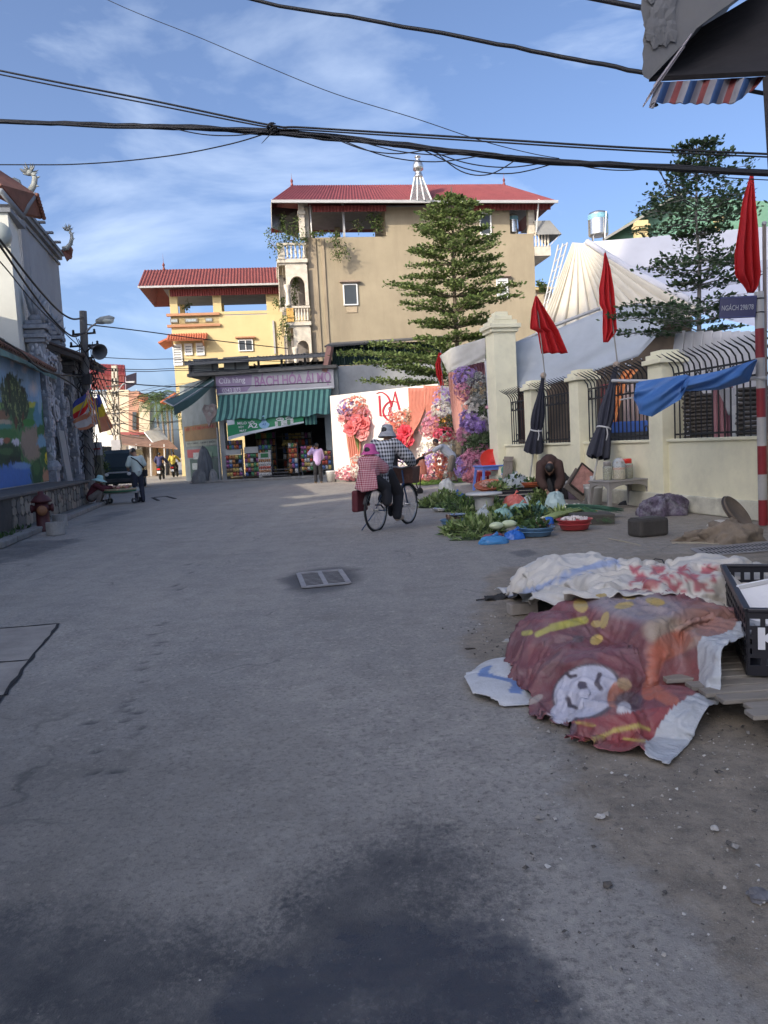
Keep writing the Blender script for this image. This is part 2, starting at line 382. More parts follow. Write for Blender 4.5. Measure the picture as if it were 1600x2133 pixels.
dc=mixc(rng_(nz(6,8,.7),.3,.7),(.125,.105,.08),(.36,.30,.225));dc=mixc(rng_(grain,.5,.75,0,.7),dc,(.40,.37,.32));dc=mixc(rng_(nz(26,6,.75),.52,.68,0,.7),dc,(.09,.08,.068))
c=mixc(rng_(mth('ADD',mk[1],mth('MULTIPLY',mth('SUBTRACT',nz(9,6,.7),.5),1.1)),.30,.75,0,.92),c,dc)
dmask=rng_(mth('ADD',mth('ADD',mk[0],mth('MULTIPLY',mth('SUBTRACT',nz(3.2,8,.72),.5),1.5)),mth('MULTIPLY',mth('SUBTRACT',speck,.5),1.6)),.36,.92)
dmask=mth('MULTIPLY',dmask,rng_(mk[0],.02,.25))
wetm=rng_(mth('ADD',mk[2],mth('MULTIPLY',mth('SUBTRACT',nz(14,6,.65),.5),.9)),.42,.70)
wetm=mth('MULTIPLY',wetm,rng_(mk[2],.02,.2))
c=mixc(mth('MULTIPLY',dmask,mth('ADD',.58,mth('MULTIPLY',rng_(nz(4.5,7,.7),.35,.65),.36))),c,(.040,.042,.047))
c=mixc(mth('MULTIPLY',wetm,mth('ADD',.45,mth('MULTIPLY',rng_(nz(5,7,.7,(1,2.2,1)),.35,.62),.5))),c,(.034,.039,.050))
c=mixc(mth('MULTIPLY',mk2[1],.8),c,(.04,.04,.045))
# hairline cracks
vo=N.new('ShaderNodeTexVoronoi');vo.feature='DISTANCE_TO_EDGE';vo.inputs['Scale'].default_value=.55
wv=nd('Mapping');mixv=N.new('ShaderNodeVectorMath');mixv.operation='ADD';nn=nd('TexNoise',Scale=2.2,Detail=5.);L.new(geo,nn.inputs['Vector'])
scl=N.new('ShaderNodeVectorMath');scl.operation='SCALE';scl.inputs['Scale'].default_value=.55;L.new(nn.outputs['Color'],scl.inputs[0]);L.new(geo,mixv.inputs[0]);L.new(scl.outputs[0],mixv.inputs[1]);L.new(mixv.outputs[0],vo.inputs['Vector'])
crk=rng_(vo.outputs['Distance'],.002,.010,1,0);crk=mth('MULTIPLY',crk,rng_(nz(.8),.52,.62));c=mixc(mth('MULTIPLY',crk,.55),c,(.05,.05,.05))
L.new(c,b.inputs['Base Color'])
ro=mth('SUBTRACT',.72,mth('MULTIPLY',dmask,.20));ro=mth('SUBTRACT',ro,mth('MULTIPLY',wetm,.30));L.new(ro,b.inputs['Roughness'])
b.inputs['Specular IOR Level'].default_value=.45
hgt=mth('ADD',mth('MULTIPLY',fine,.5),mth('MULTIPLY',grain,.35));hgt=mth('ADD',hgt,mth('MULTIPLY',mid,.6))
bp=nd('Bump',Strength=.55,Distance=.012);L.new(hgt,bp.inputs['Height']);L.new(bp.outputs[0],b.inputs['Normal'])
st_=mth('SUBTRACT',.85,mth('MULTIPLY',wetm,.25));L.new(st_,bp.inputs['Strength'])
# concrete trench patch on the left with open joints
M_CONC=mat('concrete',(.30,.29,.27),.85,.25,3,.3,40,dirt=.35)
M_CONCD=mat('concrete_dark',(.15,.145,.135),.9,.3,3,.35,35,dirt=.5)
M_DARK=mat('dark_void',(.012,.012,.014),.9,.1,bump=0)
mb=MB();pp=[G(-190,1325),G(123,1301),G(8,1450),G(-190,1660)]
mb.add([p+V((0,0,.006)) for p in pp],[(0,3,2,1)]);o=mb.build('road_patch',mat('patch_concrete',(.31,.285,.255),.88,.25,4,.3,60,dirt=.3),world=True);o['kind']='structure'
mb=MB()
for a,b_ in ((pp[0],pp[1]),(pp[1],pp[2]),(pp[2],pp[3]),(G(-190,1398),G(66,1376))):
    k=14;pts=[a.lerp(b_,i/k)+V((random.gauss(0,.006),random.gauss(0,.006),.004)) for i in range(k+1)]
    mb.tube(pts,[random.uniform(.008,.02) for _ in pts],6,flat=1)
for v_i in range(len(mb.v)):p=mb.v[v_i];mb.v[v_i]=(p[0],p[1],.0085+(p[2]-.004)*.12)
mb.build('joint',M_DARK,o,world=True)
mb=MB();q=[G(318,1037),G(346,1034),G(365,1039),G(330,1043)]
for a,b_ in ((q[3],q[0]),(q[0],q[1]),(q[1],q[2])):mb.bar(a+V((0,0,.006)),b_+V((0,0,.006)),.10,.012)
o=mb.build('trench_joint',M_DARK,world=True);o['kind']='structure'
# gravel and grit
mb=MB();r=random.Random(11)
def pebble(mb,c,s,r,mi=0):
    k=[V((r.gauss(0,1),r.gauss(0,1),r.gauss(0,.7))).normalized()*s*r.uniform(.7,1.2) for _ in range(6)]
    b_=[V((s,0,0)),V((0,s,0)),V((-s,0,0)),V((0,-s,0)),V((0,0,s*.7)),V((0,0,-s*.5))]
    q=[V(c)+x*.75+y*.35 for x,y in zip(b_,k)]
    mb.add(q,[(0,1,4),(1,2,4),(2,3,4),(3,0,4),(1,0,5),(2,1,5),(3,2,5),(0,3,5)],mi)
for k in range(6500):
    x=r.uniform(.2,3.2);y=r.uniform(1.5,6.0)
    lim=.55+.22*math.sin(y*2.)+.0*y
    if x<lim+r.gauss(0,.12):continue
    s=min(.02,.0025+r.expovariate(1/.0026));pebble(mb,(x,y,s*.35),s,r,r.choice((0,0,1,1,2)))
for k in range(900):
    x=r.uniform(-3,3);y=r.uniform(1.6,10);s=.002+r.expovariate(1/.0012);pebble(mb,(x,y,s*.3),min(s,.012),r,r.choice((0,1,2)))
o=mb.build('gravel',[mat('grit_grey',(.30,.28,.25),.9),mat('grit_dark',(.10,.09,.08),.9),mat('grit_pale',(.48,.46,.43),.9)]);o['kind']='stuff';o['label']='loose grit and small stones scattered over the earth';
def crumple(name,c,s,m,label,cat,seed):
    r=random.Random(seed);bm=bmesh.new();bmesh.ops.create_icosphere(bm,subdivisions=2,radius=1)
    for v_ in bm.verts:v_.co=V((v_.co.x*s[0],v_.co.y*s[1],max(v_.co.z,-.3)*s[2]))*(1+r.uniform(-.35,.35))
    me=bpy.data.meshes.new(name);bm.to_mesh(me);bm.free();me.materials.append(m);o=link(name,me);o.location=V(c)+V((0,0,s[2]*.3));return tag(o,label,cat)
crumple('crumpled_paper',G(1578,1868),(.032,.036,.013),mat('litter_grey',(.17,.165,.17),.8,.5,30),'crumpled grey scrap of litter at the right edge of the earth','litter',1)
crumple('pebble',G(1488,1728),(.014,.012,.01),MATS['grit_pale'],'pale pebble on the earth right of the wet patch','pebble',2)
crumple('stone_chip',G(1250,1703),(.016,.012,.01),MATS['grit_pale'],'pale stone chip on the earth in front of the wet road','stone chip',3)
crumple('coal_lump',G(1265,1846),(.014,.012,.012),MATS['grit_dark'],'small black lump on grit beside the wet stain','lump',4)
crumple('dry_leaf',G(978,1352),(.035,.016,.006),mat('dry_leaf',(.05,.04,.03),.8),'dark dry leaf on the road left of the printed tarpaulin','leaf',5)
crumple('torn_scrap',G(1062,1336),(.05,.025,.014),mat('scrap_white',(.42,.42,.42),.8),'torn pale scrap beside the white sacks','scrap',6)
# ------------------------------------------------------------------ left side: local frame (t along the street, y away from it, z)
OL=V((-9.2,18.5,0));RL=math.atan2(.981,-.196)
ML=LOC(OL) @ RZ(RL);MLI=ML.inverted()
M_STONE=[mat('wall_stone_%d' % i,c,.85,.25,6,.4,30,dirt=.3) for i,c in enumerate(((.20,.19,.165),(.26,.24,.20),(.15,.145,.135),(.30,.27,.22)))]
M_MORT=mat('mortar',(.085,.082,.076),.95,.3,4,.4,30,dirt=.4)
# plinth wall faced with flat stones
pw=thing('stone_wall','low plinth wall faced with irregular flat stones under the mural','wall',OL,RL)
MB().box((-1.75,-.575,.35),(14.5,1.13,.70)).build('wall_core',M_MORT,pw)
MB().box((-1.75,-.585,.735),(14.6,1.25,.07)).build('coping',mat('coping_concrete',(.135,.13,.125),.88,.3,2,.3,25,dirt=.5),pw,bevel=.015)
r=random.Random(5);x=-3.4;nst=0
while x<5.45:
    wd=r.uniform(.26,.46);z=.03
    while z<.66:
        h=r.uniform(.18,.34);h=min(h,.68-z)
        if h<.09:break
        k=6;pts=[]
        for j in range(k):
            a=2*math.pi*j/k+.5;pts.append((x+wd/2+math.cos(a)*wd*.56*r.uniform(.78,1.),z+h/2+math.sin(a)*h*.60*r.uniform(.8,1.)))
        pts=[(min(max(p[0],-3.4),5.45),min(max(p[1],.01),.69)) for p in pts]
        s_=MB();s_.prism(pts,Matrix(((1,0,0,0),(0,0,-1,-1.135),(0,1,0,0),(0,0,0,1))),r.uniform(.012,.03))
        s_.build('stone',r.choice(M_STONE),pw);nst+=1
        z+=h*.98
    x+=wd*.97
mb=MB()
for k in range(12):mb.box((-6.4+k*1.0+.49,-1.62,.055),(.97,.22,.11),rz=r.gauss(0,.008))
kb=mb.build('kerb',mat('kerb_stone',(.24,.235,.22),.88,.25,3,.35,30,dirt=.4),thing('kerb_row','row of pale kerb stones along the foot of the plinth wall','kerb',OL,RL),bevel=.02)
o=MB().box((-1,-1.32,.03),(13,.38,.05)).build('gutter_strip',M_CONCD);o.matrix_world=ML;o['kind']='structure'
# mural wall
mu=thing('mural_wall','long garden wall painted with a landscape of trees, lake and fields','wall',OL,RL)
MB().box((-1.2,.15,2.45),(13.6,.28,3.42)).build('wall',mat('mural_render',(.4,.42,.42),.8,.15,3,.2,30,dirt=.3),mu)
def ppx(p):
    v_=p-V((0,0,CAMH));z=v_.dot(_fw);return 800+F*v_.dot(_R)/z,1066.5-F*v_.dot(_U)/z
def paint(x,y,n1,n2):
    """landscape painting; the wall's visible stretch is laid out in picture units"""
    c=np.array(s2l(128,165,200))*(1-.25*min(1,max(0,(y-700)/140)))+np.array(s2l(165,195,215))*.25*min(1,max(0,(y-700)/140))
    c=c*(1+.25*n1)
    def lay(col,f):
        nonlocal c;f=min(1.,max(0.,f));c=c*(1-f)+np.array(s2l(*col))*f
    def ell(cx,cy,rx,ry,e=.25):
        d=math.hypot((x-cx)/rx,(y-cy)/ry)+n2*.35;return (1-d)/e+.5
    for cx,cy,rx,ry in ((26,750,5,12),(70,810,9,14),(93,795,6,12),(52,768,6,8)):lay((205,200,205),.7*ell(cx,cy,rx,ry,.8))
    if y>838+n1*5:lay((120,160,90),1);lay((190,190,80),.6*ell(66,842,10,8))
    if y>850+n1*6:lay((70,130,90),.9)
    lay((95,150,175),ell(80,880,10,45,.2));lay((140,175,195),ell(83,845,4,18))
    if y>890:lay((80,120,70),.8*(n2+.6))
    lay((150,135,120),ell(66,925,22,38,.2))
    lay((130,100,80),ell(4,865,16,12));lay((170,160,140),ell(8,880,18,6));lay((70,135,125),ell(8,890,15,8))
    tr=max(ell(24,822,24,42),ell(40,845,20,45),ell(18,800,8,22));lay((38,66,48),tr);
    if tr>.5:lay((120,140,90),.9 if n2>.28 else 0);lay((22,40,32),.9 if n1<-.25 else 0)
    lay((90,65,50),.8*max(ell(34,880,3,16),ell(48,875,3,16)))
    lay((45,95,50),ell(97,866,11,24));lay((70,130,60),ell(95,858,6,14));lay((60,110,60),ell(86,900,9,16))
    lay((60,130,60),ell(60,880,12,8));lay((55,115,65),ell(12,905,26,12));lay((205,205,215),ell(33,922,9,9,.1));lay((200,195,205),ell(3,920,7,8,.1));lay((150,95,70),ell(14,918,7,7,.15))
    lay((120,165,190),ell(90,920,13,14));lay((160,140,125),ell(102,905,10,12));lay((45,85,50),ell(100,938,18,8))
    lay((30,66,44),ell(14,950,34,28));lay((60,100,60),.8*ell(12,940,16,8));lay((22,48,36),.8*ell(30,960,18,10))
    lay((70,118,190),max(ell(28,992,48,26,.2),ell(10,1010,62,28,.2)));lay((110,150,200),.6*ell(45,970,20,8))
    lay((35,80,48),ell(78,985,14,28));lay((60,105,60),.7*ell(76,975,8,14));lay((190,140,110),ell(100,985,10,30));lay((200,155,125),ell(115,1000,16,14));lay((40,85,50),ell(108,1008,14,8))
    lay((50,95,50),ell(106,955,20,28,.15));lay((215,200,40),max(0,ell(110,952,15,20,.12)) if (x-92)*1.1>(y-960)*.8 else 0)
    return c
nu,nv=190,150
mb=MB();mb.grid(lambda u,v_:(-3.2+u*8.75,-.004,.80+v_*3.3),nu,nv)
o=mb.build('mural',mat('mural_paint',(1,1,1),.7,.12,8,.12,60,attr='Col',dirt=.15,dscale=2),mu)
cols=[]
for p in mb.v:
    x,y=ppx(ML @ V(p));y+=.05*x*0
    if x<0:x=-x*.7
    cols.append(paint(x,y,fbm(p[0],p[2],2.2,4,1)*1.6,fbm(p[0],p[2],6.5,4,2)*1.8))
setcol(o,cols)
# tiled coping roof over the mural
M_TILE=mat('old_red_tile',(.17,.085,.065),.8,.35,5,.3,20,dirt=.5)
cr=MB().add([(-8,-.45,4.13),(5.5,-.45,4.13),(5.5,.2,4.55),(-8,.2,4.55),(-8,-.45,4.05),(5.5,-.45,4.05),(5.5,.2,4.45),(-8,.2,4.45)],[(0,1,2,3),(7,6,5,4),(0,4,5,1),(1,5,6,2)]).build('coping_roof',mat('coping_boards',(.10,.075,.06),.85,.3,4),mu)
tl=MB();tl.tube([(0,-.50,4.145),(0,.15,4.575)],.055,6);to=tl.build('tile',M_TILE,cr)
to.matrix_basis=LOC((-3.1,0,0))
for k in range(1,62):inst(to,cr,LOC((-3.1+k*.14,r.gauss(0,.012),r.gauss(0,.006))))
MB().tube([(-8,.25,4.6),(5.5,.25,4.6)],.09,8).build('ridge_tile',M_TILE,mu)
MB().grid(lambda u,v_:(-3+u*8.4,-.52-.02*math.sin(u*60)*v_,4.02-.14*v_-.03*math.sin(u*9)*v_),60,3).build('torn_awning',mat('green_sheet',(.10,.20,.19),.7,.3),mu,solid=.008)
# ---- ornament helpers
M_GATE=mat('carved_stone',(.33,.35,.385),.8,.3,5,.5,25,dirt=.5,dcol=(.045,.05,.06),dscale=4)
M_GATEL=mat('carved_stone_light',(.50,.51,.54),.8,.25,6,.4,30,dirt=.4)
def relief(mb,x0,x1,z0,z1,y,n,r,s=.05):
    for k in range(n):
        mb.ell((r.uniform(x0,x1),y,r.uniform(z0,z1)),(s*r.uniform(.5,1.2),.035,s*r.uniform(.5,1.2)),7,4)
def flame(mb,c,h,n,r,yspread=.5):
    """a spray of curling leaf points, as on temple finials"""
    for k in range(n):
        a=2*math.pi*k/n;lean=r.uniform(.25,.6)*h;hh=h*r.uniform(.55,1.)
        pts=[V(c)+V((math.cos(a)*lean*s_,math.sin(a)*lean*s_*yspread,hh*(s_**.8)))+V((-math.cos(a)*.12*h*(s_**3),0,0)) for s_ in (0,.35,.7,1.)]
        mb.tube(pts,[h*.05,h*.075,h*.045,h*.006],6)
gate=thing('temple_gate','carved grey stone temple gate of tall pillars with flame finials','gate',OL,RL)
def pillar(t,y,wd,zb,zt,seed,rel=40,fin=1.2,mid=None):
    r=random.Random(seed)
    mb=MB();h=zt-zb
    mb.box((t,y,zb+h/2),(wd*.8,wd*.8,h));mb.box((t,y,zb+.2),(wd*1.1,wd*1.1,.4));mb.lathe([(wd*.75,0),(wd*.8,.12),(wd*.6,.3)],(t,y,zb+.4),12)
    for z in (zb+h*.34,zb+h*.62):mb.box((t,y,z),(wd*1.0,wd*1.0,.10));mb.box((t,y,z+.09),(wd*.92,wd*.92,.06))
    p=mb.build('pillar',M_GATE,gate,bevel=.012)
    mb=MB()
    for sy,sx in ((-1,0),(0,-1)):
        for k in range(rel):
            z=r.uniform(zb+.75,zt-.1);u=r.uniform(-.3,.3)*wd
            c_=(t+u,y-wd*.41,z) if sx==0 else (t-wd*.41,y+u,z)
            mb.ell(c_,(.05*r.uniform(.5,1.3),.05,.09*r.uniform(.5,1.4)) if sx==0 else (.05,.05*r.uniform(.5,1.3),.09*r.uniform(.5,1.4)),7,4)
    tag(mb.build('relief_carving',M_GATEL,p,smooth=True),kind='stuff')
    mb=MB()
    for k,(s_,z) in enumerate(((1.15,0),(1.4,.13),(1.15,.26),(1.55,.40),(1.0,.55))):mb.box((t,y,zt+z),(wd*s_,wd*s_,.12))
    cp=mb.build('capital',M_GATE,gate,bevel=.015)
    mb=MB();relief(mb,t-wd*.6,t+wd*.6,zt,zt+.6,y-wd*.72,16,r,.07);relief(mb,t-wd*.6,t+wd*.6,zt,zt+.6,y-wd*.6,8,r,.07)
    for q in (-1,1):flame(mb,(t+q*wd*.6,y-wd*.6,zt+.5),.5,5,r)
    tag(mb.build('scroll',M_GATE,cp,smooth=True),kind='stuff')
    if fin:
        mb=MB();mb.lathe([(.16,0),(.22,.12),(.10,.25),(.2,.42),(.12,.6),(.03,.8),(.015,fin+.25),(.002,fin+.45)],(t,y,zt+.58),10);flame(mb,(t,y,zt+.62),fin*.85,9,r,1.);flame(mb,(t,y,zt+.8),fin*.55,7,r,1.)
        tag(mb.build('finial',M_GATE,gate,smooth=True),kind='stuff')
pillar(5.85,.05,.50,.72,5.1,1,46,1.25)
pillar(8.1,.05,.48,.1,5.1,2,46,.9)
pillar(10.3,.1,.5,.1,4.5,3,30,0)
pillar(12.2,.1,.5,.1,4.5,4,30,0)
# carved lintel, medallion screen between the pillars
lt=MB().box((7.0,.05,4.75),(1.7,.3,.35)).box((7.0,.05,4.2),(1.7,.22,.12)).build('lintel',M_GATE,gate,bevel=.01)
mb=MB();relief(mb,6.2,7.8,4.25,4.95,-.14,26,r,.08);tag(mb.build('lintel_carving',M_GATEL,lt,smooth=True),kind='stuff')
MB().box((9.2,.1,4.3),(1.7,.3,.35)).build('lintel',M_GATE,gate,bevel=.01)
for t,z,s_ in ((6.7,3.55,.36),(7.4,3.1,.36),(6.6,2.55,.30),(9.2,3.3,.32),(6.85,1.9,.30)):
    mb=MB();M_=LOC((t,-.02,z)) @ Matrix.Rotation(math.pi/2,4,'X')
    mb.tube([M_ @ V((math.cos(a)*s_,math.sin(a)*s_,0)) for a in np.linspace(0,2*math.pi,20)],.05,6);relief(mb,t-s_*.6,t+s_*.6,z-s_*.6,z+s_*.6,-.06,10,r,.09)
    tag(mb.build('medallion',M_GATEL,gate,smooth=True),kind='stuff')
MB().box((7.0,.35,2.3),(1.7,.12,3.8)).build('screen_wall',mat('screen_wall',(.17,.165,.16),.85,.3,3,.3,20,dirt=.5),gate)
for z in (.9,):
    MB().lathe([(.30,0),(.42,.15),(.45,.35),(.36,.6),(.22,.72),(.26,.8)],(9.1,-.25,.1),16).build('drum_base',M_GATE,gate,smooth=True)
# tiled eaves of the gate house running back from the pillars
mb=MB()
mb.add([(7.6,-.85,4.85),(13.2,-.85,4.95),(13.2,1.6,5.9),(7.6,1.6,5.9),(7.6,-.85,4.72),(13.2,-.85,4.82),(13.2,1.6,5.7),(7.6,1.6,5.7)],[(0,1,2,3),(7,6,5,4),(0,4,5,1),(1,5,6,2),(3,7,4,0)])
ev=mb.build('eaves_roof',mat('eaves_boards',(.07,.06,.055),.85,.3),gate)
tl=MB();tl.tube([(0,-.92,4.90),(0,1.55,5.93)],.06,6);to=tl.build('tile',mat('dark_tile',(.10,.075,.068),.8,.35,5),ev);to.matrix_basis=LOC((7.7,0,0))
for k in range(1,34):inst(to,ev,LOC((7.7+k*.165,r.gauss(0,.015),k*.003)))
MB().box((10.3,.6,2.3),(4.6,.2,4.4)).build('gatehouse_wall',mat('gatehouse_wall',(.27,.25,.22),.85,.3,2,.3,25,dirt=.6),gate)
# pale board leaning by the gate
bd=thing('leaning_board','tall pale grey board leaning beside the first gate pillar','board',ML @ V((7.05,-.32,.70)),RL)
pn_=MB().box((0,0,.85),(1.05,.035,1.7),M=Matrix.Rotation(rad(-5),4,'X')).build('panel',mat('pale_board',(.33,.34,.35),.6,.15,2,.1,20),bd)
for xx in (-.5,.5):
    MB().box((xx,-.025,.85),(.04,.02,1.7),M=Matrix.Rotation(rad(-5),4,'X')).build('edge_strip',mat('strip_grey',(.22,.23,.24),.5),bd)
# white house above the mural with a crumbling balcony
wh=thing('white_house','pale plastered house behind the mural with a weathered balcony parapet','house',ML @ V((4.6,1.8,0)),RL)
M_GREYX=mat('slab_grey',(.22,.24,.27),.85,.2,1,.15,15,dirt=.4)
M_WHT=mat('white_plaster',(.62,.63,.58),.85,.08,1,.12,20,dirt=.10,dscale=.7)
a,b_=MLI @ P(30,600,23),MLI @ P(50,600,24.3)
mb=MB();mb.add([(a.x,a.y,0),(a.x,a.y+6,0),(a.x+1.6,a.y+6,0),(a.x+1.6,a.y+.12,0),(a.x,a.y,8.6),(a.x,a.y+6,8.6),(a.x+1.6,a.y+6,8.6),(a.x+1.6,a.y+.12,8.6)],[(0,1,5,4),(1,2,6,5),(2,3,7,6),(3,0,4,7),(4,5,6,7)],M=ML)
mb.build('wall',M_WHT,wh,world=True)
MB().box((a.x+.8,a.y+3,8.66),(1.75,6.2,.12),M=ML).build('roof_slab',M_GREYX,wh,world=True)
# balcony: solid parapet with a row of notches, stepping down
bl=MLI @ P(0,700,21);
for (t0,t1,y0,zt) in ((-1.2,3.1,.7,5.15),(3.15,5.0,.75,4.95)):
    mb=MB();mb.box(((t0+t1)/2,y0,zt-.45),(t1-t0,.14,.55));mb.box(((t0+t1)/2,y0+.05,zt+.02),(t1-t0+.1,.26,.07));mb.box(((t0+t1)/2,y0+.6,zt-.78),(t1-t0,1.3,.14))
    pr=mb.build('balcony_parapet',mat('weathered_parapet',(.32,.30,.25),.9,.3,2,.35,25,dirt=.7,dscale=1.5,streak=.6),wh,world=False)
    pr.matrix_parent_inverse=WM[wh].inverted() @ ML;
    k=int((t1-t0)/.24)
    bs=MB();bs.box((0,0,0),(.10,.1,.16));bo=None
    for j in range(k):
        m_=LOC((t0+.12+j*.24,y0,zt-.095))
        if bo is None:bo=bs.build('notch_block',mat('parapet_block',(.42,.39,.31),.9,.25,4),pr);bo.matrix_basis=m_
        else:inst(bo,pr,m_)
# grey temple hall
th=thing('temple_hall','tall plain grey temple hall with red tiled roof and dragon ridge ends','temple',V((-12.5,29,0)),RL)
MT=LOC((-11.8,27,0)) @ RZ(RL)
M_GREY=mat('grey_render',(.31,.33,.36),.85,.12,.8,.12,15,dirt=.25,dscale=.5,streak=.5)
M_GREYD=mat('grey_trim',(.22,.24,.27),.85,.2,1,.15,15,dirt=.4)
MB().box((3.1,4,4.9),(6.2,8,9.8),M=MT).build('wall',M_GREY,th,world=True)
mb=MB();mb.box((3.1,3.98,9.86),(6.45,8.25,.16),M=MT);mb.box((3.1,3.98,9.6),(6.3,8.1,.1),M=MT);mb.box((3.1,3.98,10.0),(6.6,8.4,.12),M=MT)
for k in range(5):mb.box((.6+k*1.35,-.28,10.08),(.16,.3,.07),M=MT)
mb.build('parapet_moulding',M_GREYD,th,world=True)
M_ROOFR=mat('temple_roof_tile',(.20,.085,.06),.8,.3,4,.3,20,dirt=.4)
mb=MB()
mb.add([(-1.6,1.6,10.5),(6.6,1.2,10.2),(6.3,5,13.6),(-.6,5,13.9),(6.6,9,10.2),(-1.6,9,10.2)],[(0,1,2,3),(3,2,4,5),(0,3,5),(1,4,2)],M=MT);rf=mb.build('roof',M_ROOFR,th,world=True,solid=.12)
# near upturned roof corner with its eaves
c0=P(0,388,24.5);c1=P(48,446,25.6);c2=P(88,455,26.6);c3=P(74,408,26.0)
mb=MB();bk=P(-160,330,27)
mb.add([c0,c1,c2,c3,P(-60,320,25.4),bk],[(0,1,3,4),(1,2,3),(4,3,2,5)]);mb.build('upturned_eave',M_ROOFR,th,world=True,solid=.14)
MB().tube([c0+V((0,0,-.12)),c1+V((0,0,-.1))],.09,6).tube([c1,c1+V((.12,.1,.28)),c3+V((0,0,.06))],.09,6).build('hip_ridge',M_GREYD,th,world=True,smooth=True)
for k in range(8):
    p=c2.lerp(c3,k/7.);MB().ell(p+V((.08,-.05,0)),.075,8,5).build('tile_end',M_ROOFR,rf,world=True,smooth=True)
def dragon(tail,neck,head,flip,s,nm='dragon'):
    """ridge-end dragon: upswept scaly neck, head with open snout, horns and mane"""
    mb=MB();pts=[V(p) for p in tail];k=len(pts)
    mb.tube(pts,[s*(.34-.16*i/(k-1)) for i in range(k)],9,flat=.7)
    for i in range(1,k-1):
        t_=(pts[i+1]-pts[i-1]).normalized();n_=V((t_.z,0,-t_.x))*flip
        mb.tube([pts[i]+n_*s*.22,pts[i]+n_*s*.42+t_*s*.05],[s*.09,s*.01],5)
    body=mb.build(nm,mat('dragon_ceramic',(.30,.32,.30),.6,.4,9,.5,30,dirt=.4),th,smooth=True,world=True)
    h=V(head);mb=MB();q=-flip
    mb.ell(h,(s*.30,s*.22,s*.24),10,7);mb.tube([h+V((q*s*.15,0,s*.05)),h+V((q*s*.55,0,s*.20)),h+V((q*s*.72,0,s*.34))],[s*.19,s*.12,s*.05],7)
    mb.tube([h+V((q*s*.1,0,-s*.12)),h+V((q*s*.45,0,-s*.05)),h+V((q*s*.55,0,-s*.0))],[s*.12,s*.08,s*.03],6)
    for a in range(8):
        an=rad(-40+a*25);d=V((-q*math.cos(an),(a % 3-1)*.3,math.sin(an)));mb.tube([h+d*s*.15,h+d*s*.45+V((0,0,s*.05)),h+d*s*.66+V((0,0,s*.16))],[s*.10,s*.07,s*.005],5)
    mb.build('dragon_head',MATS['dragon_ceramic'],body,smooth=True,world=True)
d=26.0
dragon([P(24,412,d),P(45,408,d),P(62,400,d),P(71,385,d),P(73,370,d),P(68,361,d)],None,P(62,360,d),1,.42)
MB().tube([P(28,408,d),P(36,398,d),P(41,388,d),P(38,379,d),P(30,376,d),P(22,379,d),P(22,384,d)],[.10,.11,.10,.09,.10,.12,.06],8).build('tail_scroll',MATS['dragon_ceramic'],th,smooth=True,world=True)
d=31.3
dragon([P(131,519,d),P(140,516,d),P(147,508,d),P(150,497,d),P(149,487,d),P(145,483,d)],None,P(142,478,d),1,.30)
MB().add([P(128,520,d),P(146,512,d),P(149,535,d+.2),P(140,545,d),P(150,520,d+1.),P(146,540,d+1)],[(0,1,2,3),(1,4,5,2)]).build('corner_tiles',M_ROOFR,th,world=True,solid=.1)
# round lantern drum at the frame edge
lp=thing('loudspeaker_drum','round grey drum fixed high on the white house','drum',P(2,488,22.2))
mb=MB();M_=LOC(P(-2,488,22.4)) @ RZ(rad(20)) @ Matrix.Rotation(math.pi/2,4,'X');mb.lathe([(.02,-.3),(.26,-.3),(.33,-.2),(.33,.05),(.30,.12),(.02,.14)],n=18,M=M_);mb.build('drum_shell',mat('drum_grey',(.36,.40,.38),.5,.15),lp,smooth=True,world=True)
MB().bar(P(-2,488,22.4),P(-2,505,23),.06).build('bracket',M_GREYD,lp,world=True)
# ---- houses along the left side, outside the frame, whose shadow fills the near street
M_H1=mat('cream_render',(.72,.68,.60),.85,.12,1,.15,20,dirt=.3)
def side_house(name,label,t0,t1,y0,y1,h,roofh=1.4):
    o=thing(name,label,'house',ML @ V(((t0+t1)/2,(y0+y1)/2,0)),RL)
    wl=MB().box(((t0+t1)/2,(y0+y1)/2,h/2),(t1-t0,y1-y0,h),M=ML).build('wall',M_H1,o,world=True)
    mb=MB();cx,cy=(t0+t1)/2,(y0+y1)/2
    mb.add([(t0-.3,y0-.3,h+.003),(t1+.3,y0-.3,h+.003),(t1+.3,y1+.3,h+.003),(t0-.3,y1+.3,h+.003),(t0-.3,cy,h+roofh),(t1+.3,cy,h+roofh)],[(0,1,5,4),(2,3,4,5),(0,4,3),(1,2,5),(3,2,1,0)],M=ML);mb.build('roof',M_TILE,o,world=True)
    for fl in range(int(h//3.3)):
        mb=MB();z=1.9+fl*3.3;mb.box(((t0+t1)/2,y0-.02,z),(1.1,.06,1.3),M=ML);wn=mb.build('window',glassmat('dark_glass'),o,world=True)
        MB().box(((t0+t1)/2,y0-.05,z-.72),(1.4,.16,.08),M=ML).build('sill',M_H1,wn,world=True)
side_house('low_house','low cream house beside the road left of the camera',-33,-6.2,1.6,8,5.5,1.)
side_house('low_house','narrow low cream house next to the painted wall',-5.85,-4.3,1.8,8,6.0,.8)
side_house('low_house','two storey cream house behind the painted wall',-4.2,2.6,2.4,8,7.0,.9)
